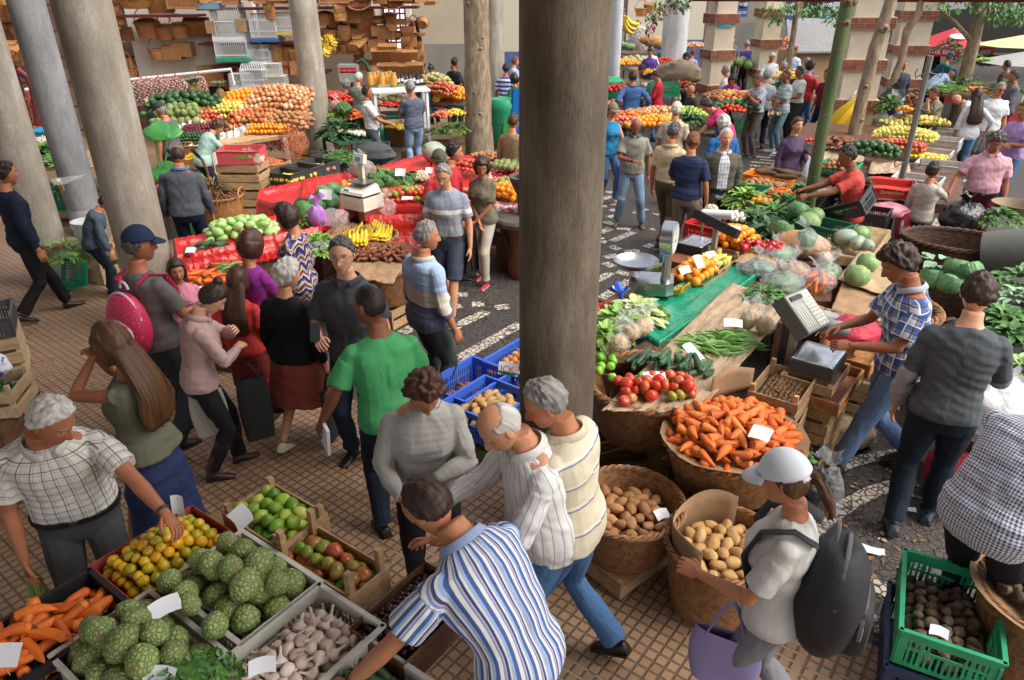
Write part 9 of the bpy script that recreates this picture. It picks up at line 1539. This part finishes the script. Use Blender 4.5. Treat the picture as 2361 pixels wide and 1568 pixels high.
P(846,196,1.74,-72,'man in a white shirt and slate trousers gesturing with one hand',cL('white_lined','#ccc7c0','v',per=.04,stops=[(0,C('#cfcac4')),(.88,C('#a8a4a0'))]),bot=cL('slate_trouser','#4c5260'),hair=HR('thin','black'),sK=2,hp=4,lE=-6,L='out',Rr=(.0,.40,-.32),hem=.97,st='step2',bE=.04,cO='#cfcac4');P(829,167,1.74,-28,'grey haired man in a sage shirt behind the gesturing man',cL('sage_shirt','#7c8878'),bot=cL('sage_trouser','#5a5c4e'),hair=HR('thin','white'),sK=0,L='reach',Rr='reach',hp=22);P(800,184,1.56,-30,'grey haired woman in a dark red top at the stall',cL('dark_red','#7a1f30'),sl='l',bot=dark,fem=1,hair=HR('curly','grey'),sK=0);P(942,186,1.76,28,'grey haired man in a slate blue polo and jeans',cL('slate_polo','#5c6072'),bot=cL('pale_jeans2','#8fa9c4',bs=60),hair=HR('short','grey'),sK=2,hp=10,hy=35,L='belly',Rr='belly',hem=.9,w=1.08);P(970,175,1.64,80,'curly haired woman in turquoise blouse and trousers',cL('turquoise','#3a9aa8'),bot=cL('turq_trouser','#7ab4c2'),fem=1,hair=HR('curly','blonde'),sK=1,hp=26,L='fwd',Rr='belly',w=1.1)
P(1046,148,1.60,172,'blonde woman in a brown jacket looking down',cL('brown_jacket','#4a382e'),sl='l',bot=brownt,fem=1,hair=HR('curly','blonde'),sK=1,hp=30,w=1.1,jacket=1);P(1050,132,1.78,-40,'dark haired man in black behind the brown jacket',dark,bot=dark,hair=HR('short','black'),sK=3);P(990,152,1.58,150,'dark haired seller with sunglasses on her head by the jars',dark,sl='n',bot=dark,fem=1,hair=HR('bun','black'),sK=2,hp=40);P(975,138,1.68,-20,'person in black at the corner of the basket wall',dark,bot=dark,hair=HR('short','black'),sK=2)
P(12,372,1.78,-40,'man in black trousers and navy jacket at the left edge',navy,sl='l',bot=cL('black_trouser2','#1b1b1e'),hair=HR('short','dbrown'),sK=1,st='walk',sH='#2a1c14');P(252,452,1.30,-60,'crouching person in a blue grey jacket behind the big column',cL('bluegrey_jacket','#4c5a68'),sl='l',bot=denimd,hair=HR('short','dbrown'),sK=1,lE=30,hp=40,w=1.3)
P(1168,146,1.74,-20,'man in a blue and white striped shirt by the blue tiles',cL('bw_stripe','#c8ccd8','h',per=.10,stops=[(0,C('#d0d4dc')),(.5,C('#3a4c9a'))]),bot=dark,hair=HR('short','black'),sK=2);P(1184,170,1.6,30,'dark haired woman in green by the dark column',cL('dark_green','#2a5a48'),bot=dark,fem=1,hair=HR('bob','black'),sK=1);P(1186,262,1.66,-30,'person in a tan top half hidden by the dark column',cL('tan_top','#8a7458'),sl='l',bot=brownt,hair=HR('short','brown'),sK=1)
P(1190,131,1.7,-60,'man in a striped shirt beside the column in the far doorway',cL('far_stripe','#aab4cc'),bot=dark,hair=HR('short','ginger'),sK=0);P(1692,84,1.74,178,'man in a grey shirt standing in the dim hall',cL('hall_grey','#5a6470'),bot=dark,hair=HR('short','black'),sK=2);P(1722,93,1.7,20,'person in a violet shirt in the dim hall',cL('violet','#403a80'),bot=dark,hair=HR('short','grey'),sK=1);P(1585,122,1.68,-90,'man in a dark beret beside the white column',cL('grey_coat','#77746c'),sl='l',bot=dark,hair=HR('short','dgrey'),sK=1,cap=('#20242c','beret'));P(1600,112,1.66,-40,'fair haired woman in white and purple behind the pillar',cL('white_purple','#c4bcc8'),sl='l',bot=navy,fem=1,hair=HR('short','ginger'),sK=0);P(1592,196,1.5,100,'seated man in dark brown at the first pillar',cL('dark_brown','#2a2420'),sl='l',bot=dark,hair=HR('none','black'),sK=2);P(1672,150,1.66,60,'red faced man in white behind the first pillar',wsh,bot=dE,hair=HR('thin','grey'),sK=1);P(1770,160,1.7,-15,'person in a pale shirt behind the grey checked man',cL('pale_shirt','#b0b4bc'),bot=navy,hair=HR('short','grey'),sK=1)
gm=[r for r in PEND if 'green T shirt' in r['root']['label']][0];q=wp(gm,gm['ARM'][-1][2]);b=MB();b.box((0,0,-.12),(.02,.14,.22),rx=15);b.box((.014,.0,-.14),(.004,.10,.12),rx=15,mi=1);tag(b.build('newspaper',[paper,dgrey],None,q,30,sM=False),'folded newspaper in the green T shirt man\'s hand','newspaper')
gm=[r for r in PEND if 'phone in his hand' in r['root']['label']][0];q=wp(gm,gm['ARM'][1][2]);b=MB();b.box((0,0,.04),(.065,.012,.13),rx=-20);tag(b.build('mobile_phone',bL,None,q+V((0,-.06,.03)),0,sM=False),'black phone held by the man in the charcoal shirt','phone')
gm=[r for r in PEND if 'reaching for a tangerine' in r['root']['label']][0];cR(gm,1,'thin green plastic bag in the checked shirt man\'s lowered hand',mat('thin_green_bag',(.20,.34,.08),.4,alpha=.8,bump=.6,bZ=9),.24,.34,.08,.10)
finish_people()
w=bpy.data.worlds.new('World');sc.world=w;w.use_nodes=True;wt=w.node_tree
SUN_EL,SUN_AZ=R(50),R(112)
sky=wt.nodes.new('ShaderNodeTexSky');sky.sky_type='NISHITA';sky.sun_disc=False;sky.sun_elevation=SUN_EL;sky.sun_rotation=SUN_AZ;sky.air_density=1.2;sky.dust_density=3.5;sky.ozone_density=.6
hv=wt.nodes.new('ShaderNodeHueSaturation');hv.inputs['Saturation'].default_value=.34;wt.links.new(sky.outputs[0],hv.inputs['Color']);bg=wt.nodes['Background'];wt.links.new(hv.outputs[0],bg.inputs[0]);bg.inputs[1].default_value=.15
sl=bpy.data.lights.new('sun','SUN');sl.energy=1.3;sl.angle=R(55);sl.color=(1,.92,.80);so=bpy.data.objects.new('sun',sl);COL.objects.link(so)
dv=V((sin(SUN_AZ)*cos(SUN_EL),cos(SUN_AZ)*cos(SUN_EL),sin(SUN_EL)));so.rotation_euler=dv.to_track_quat('Z','Y').to_euler()
sc.view_settings.view_transform='Standard';sc.view_settings.look='None';sc.view_settings.exposure=0.95;sc.view_settings.gamma=1
sc.cycles.use_denoising=True;sc.cycles.max_bounces=6;sc.cycles.diffuse_bounces=3;sc.cycles.glossy_bounces=2;sc.cycles.transmission_bounces=3;sc.cycles.transparent_max_bounces=10;sc.cycles.caustics_reflective=False;sc.cycles.caustics_refractive=False;sc.cycles.use_adaptive_sampling=True;sc.cycles.adaptive_threshold=.02
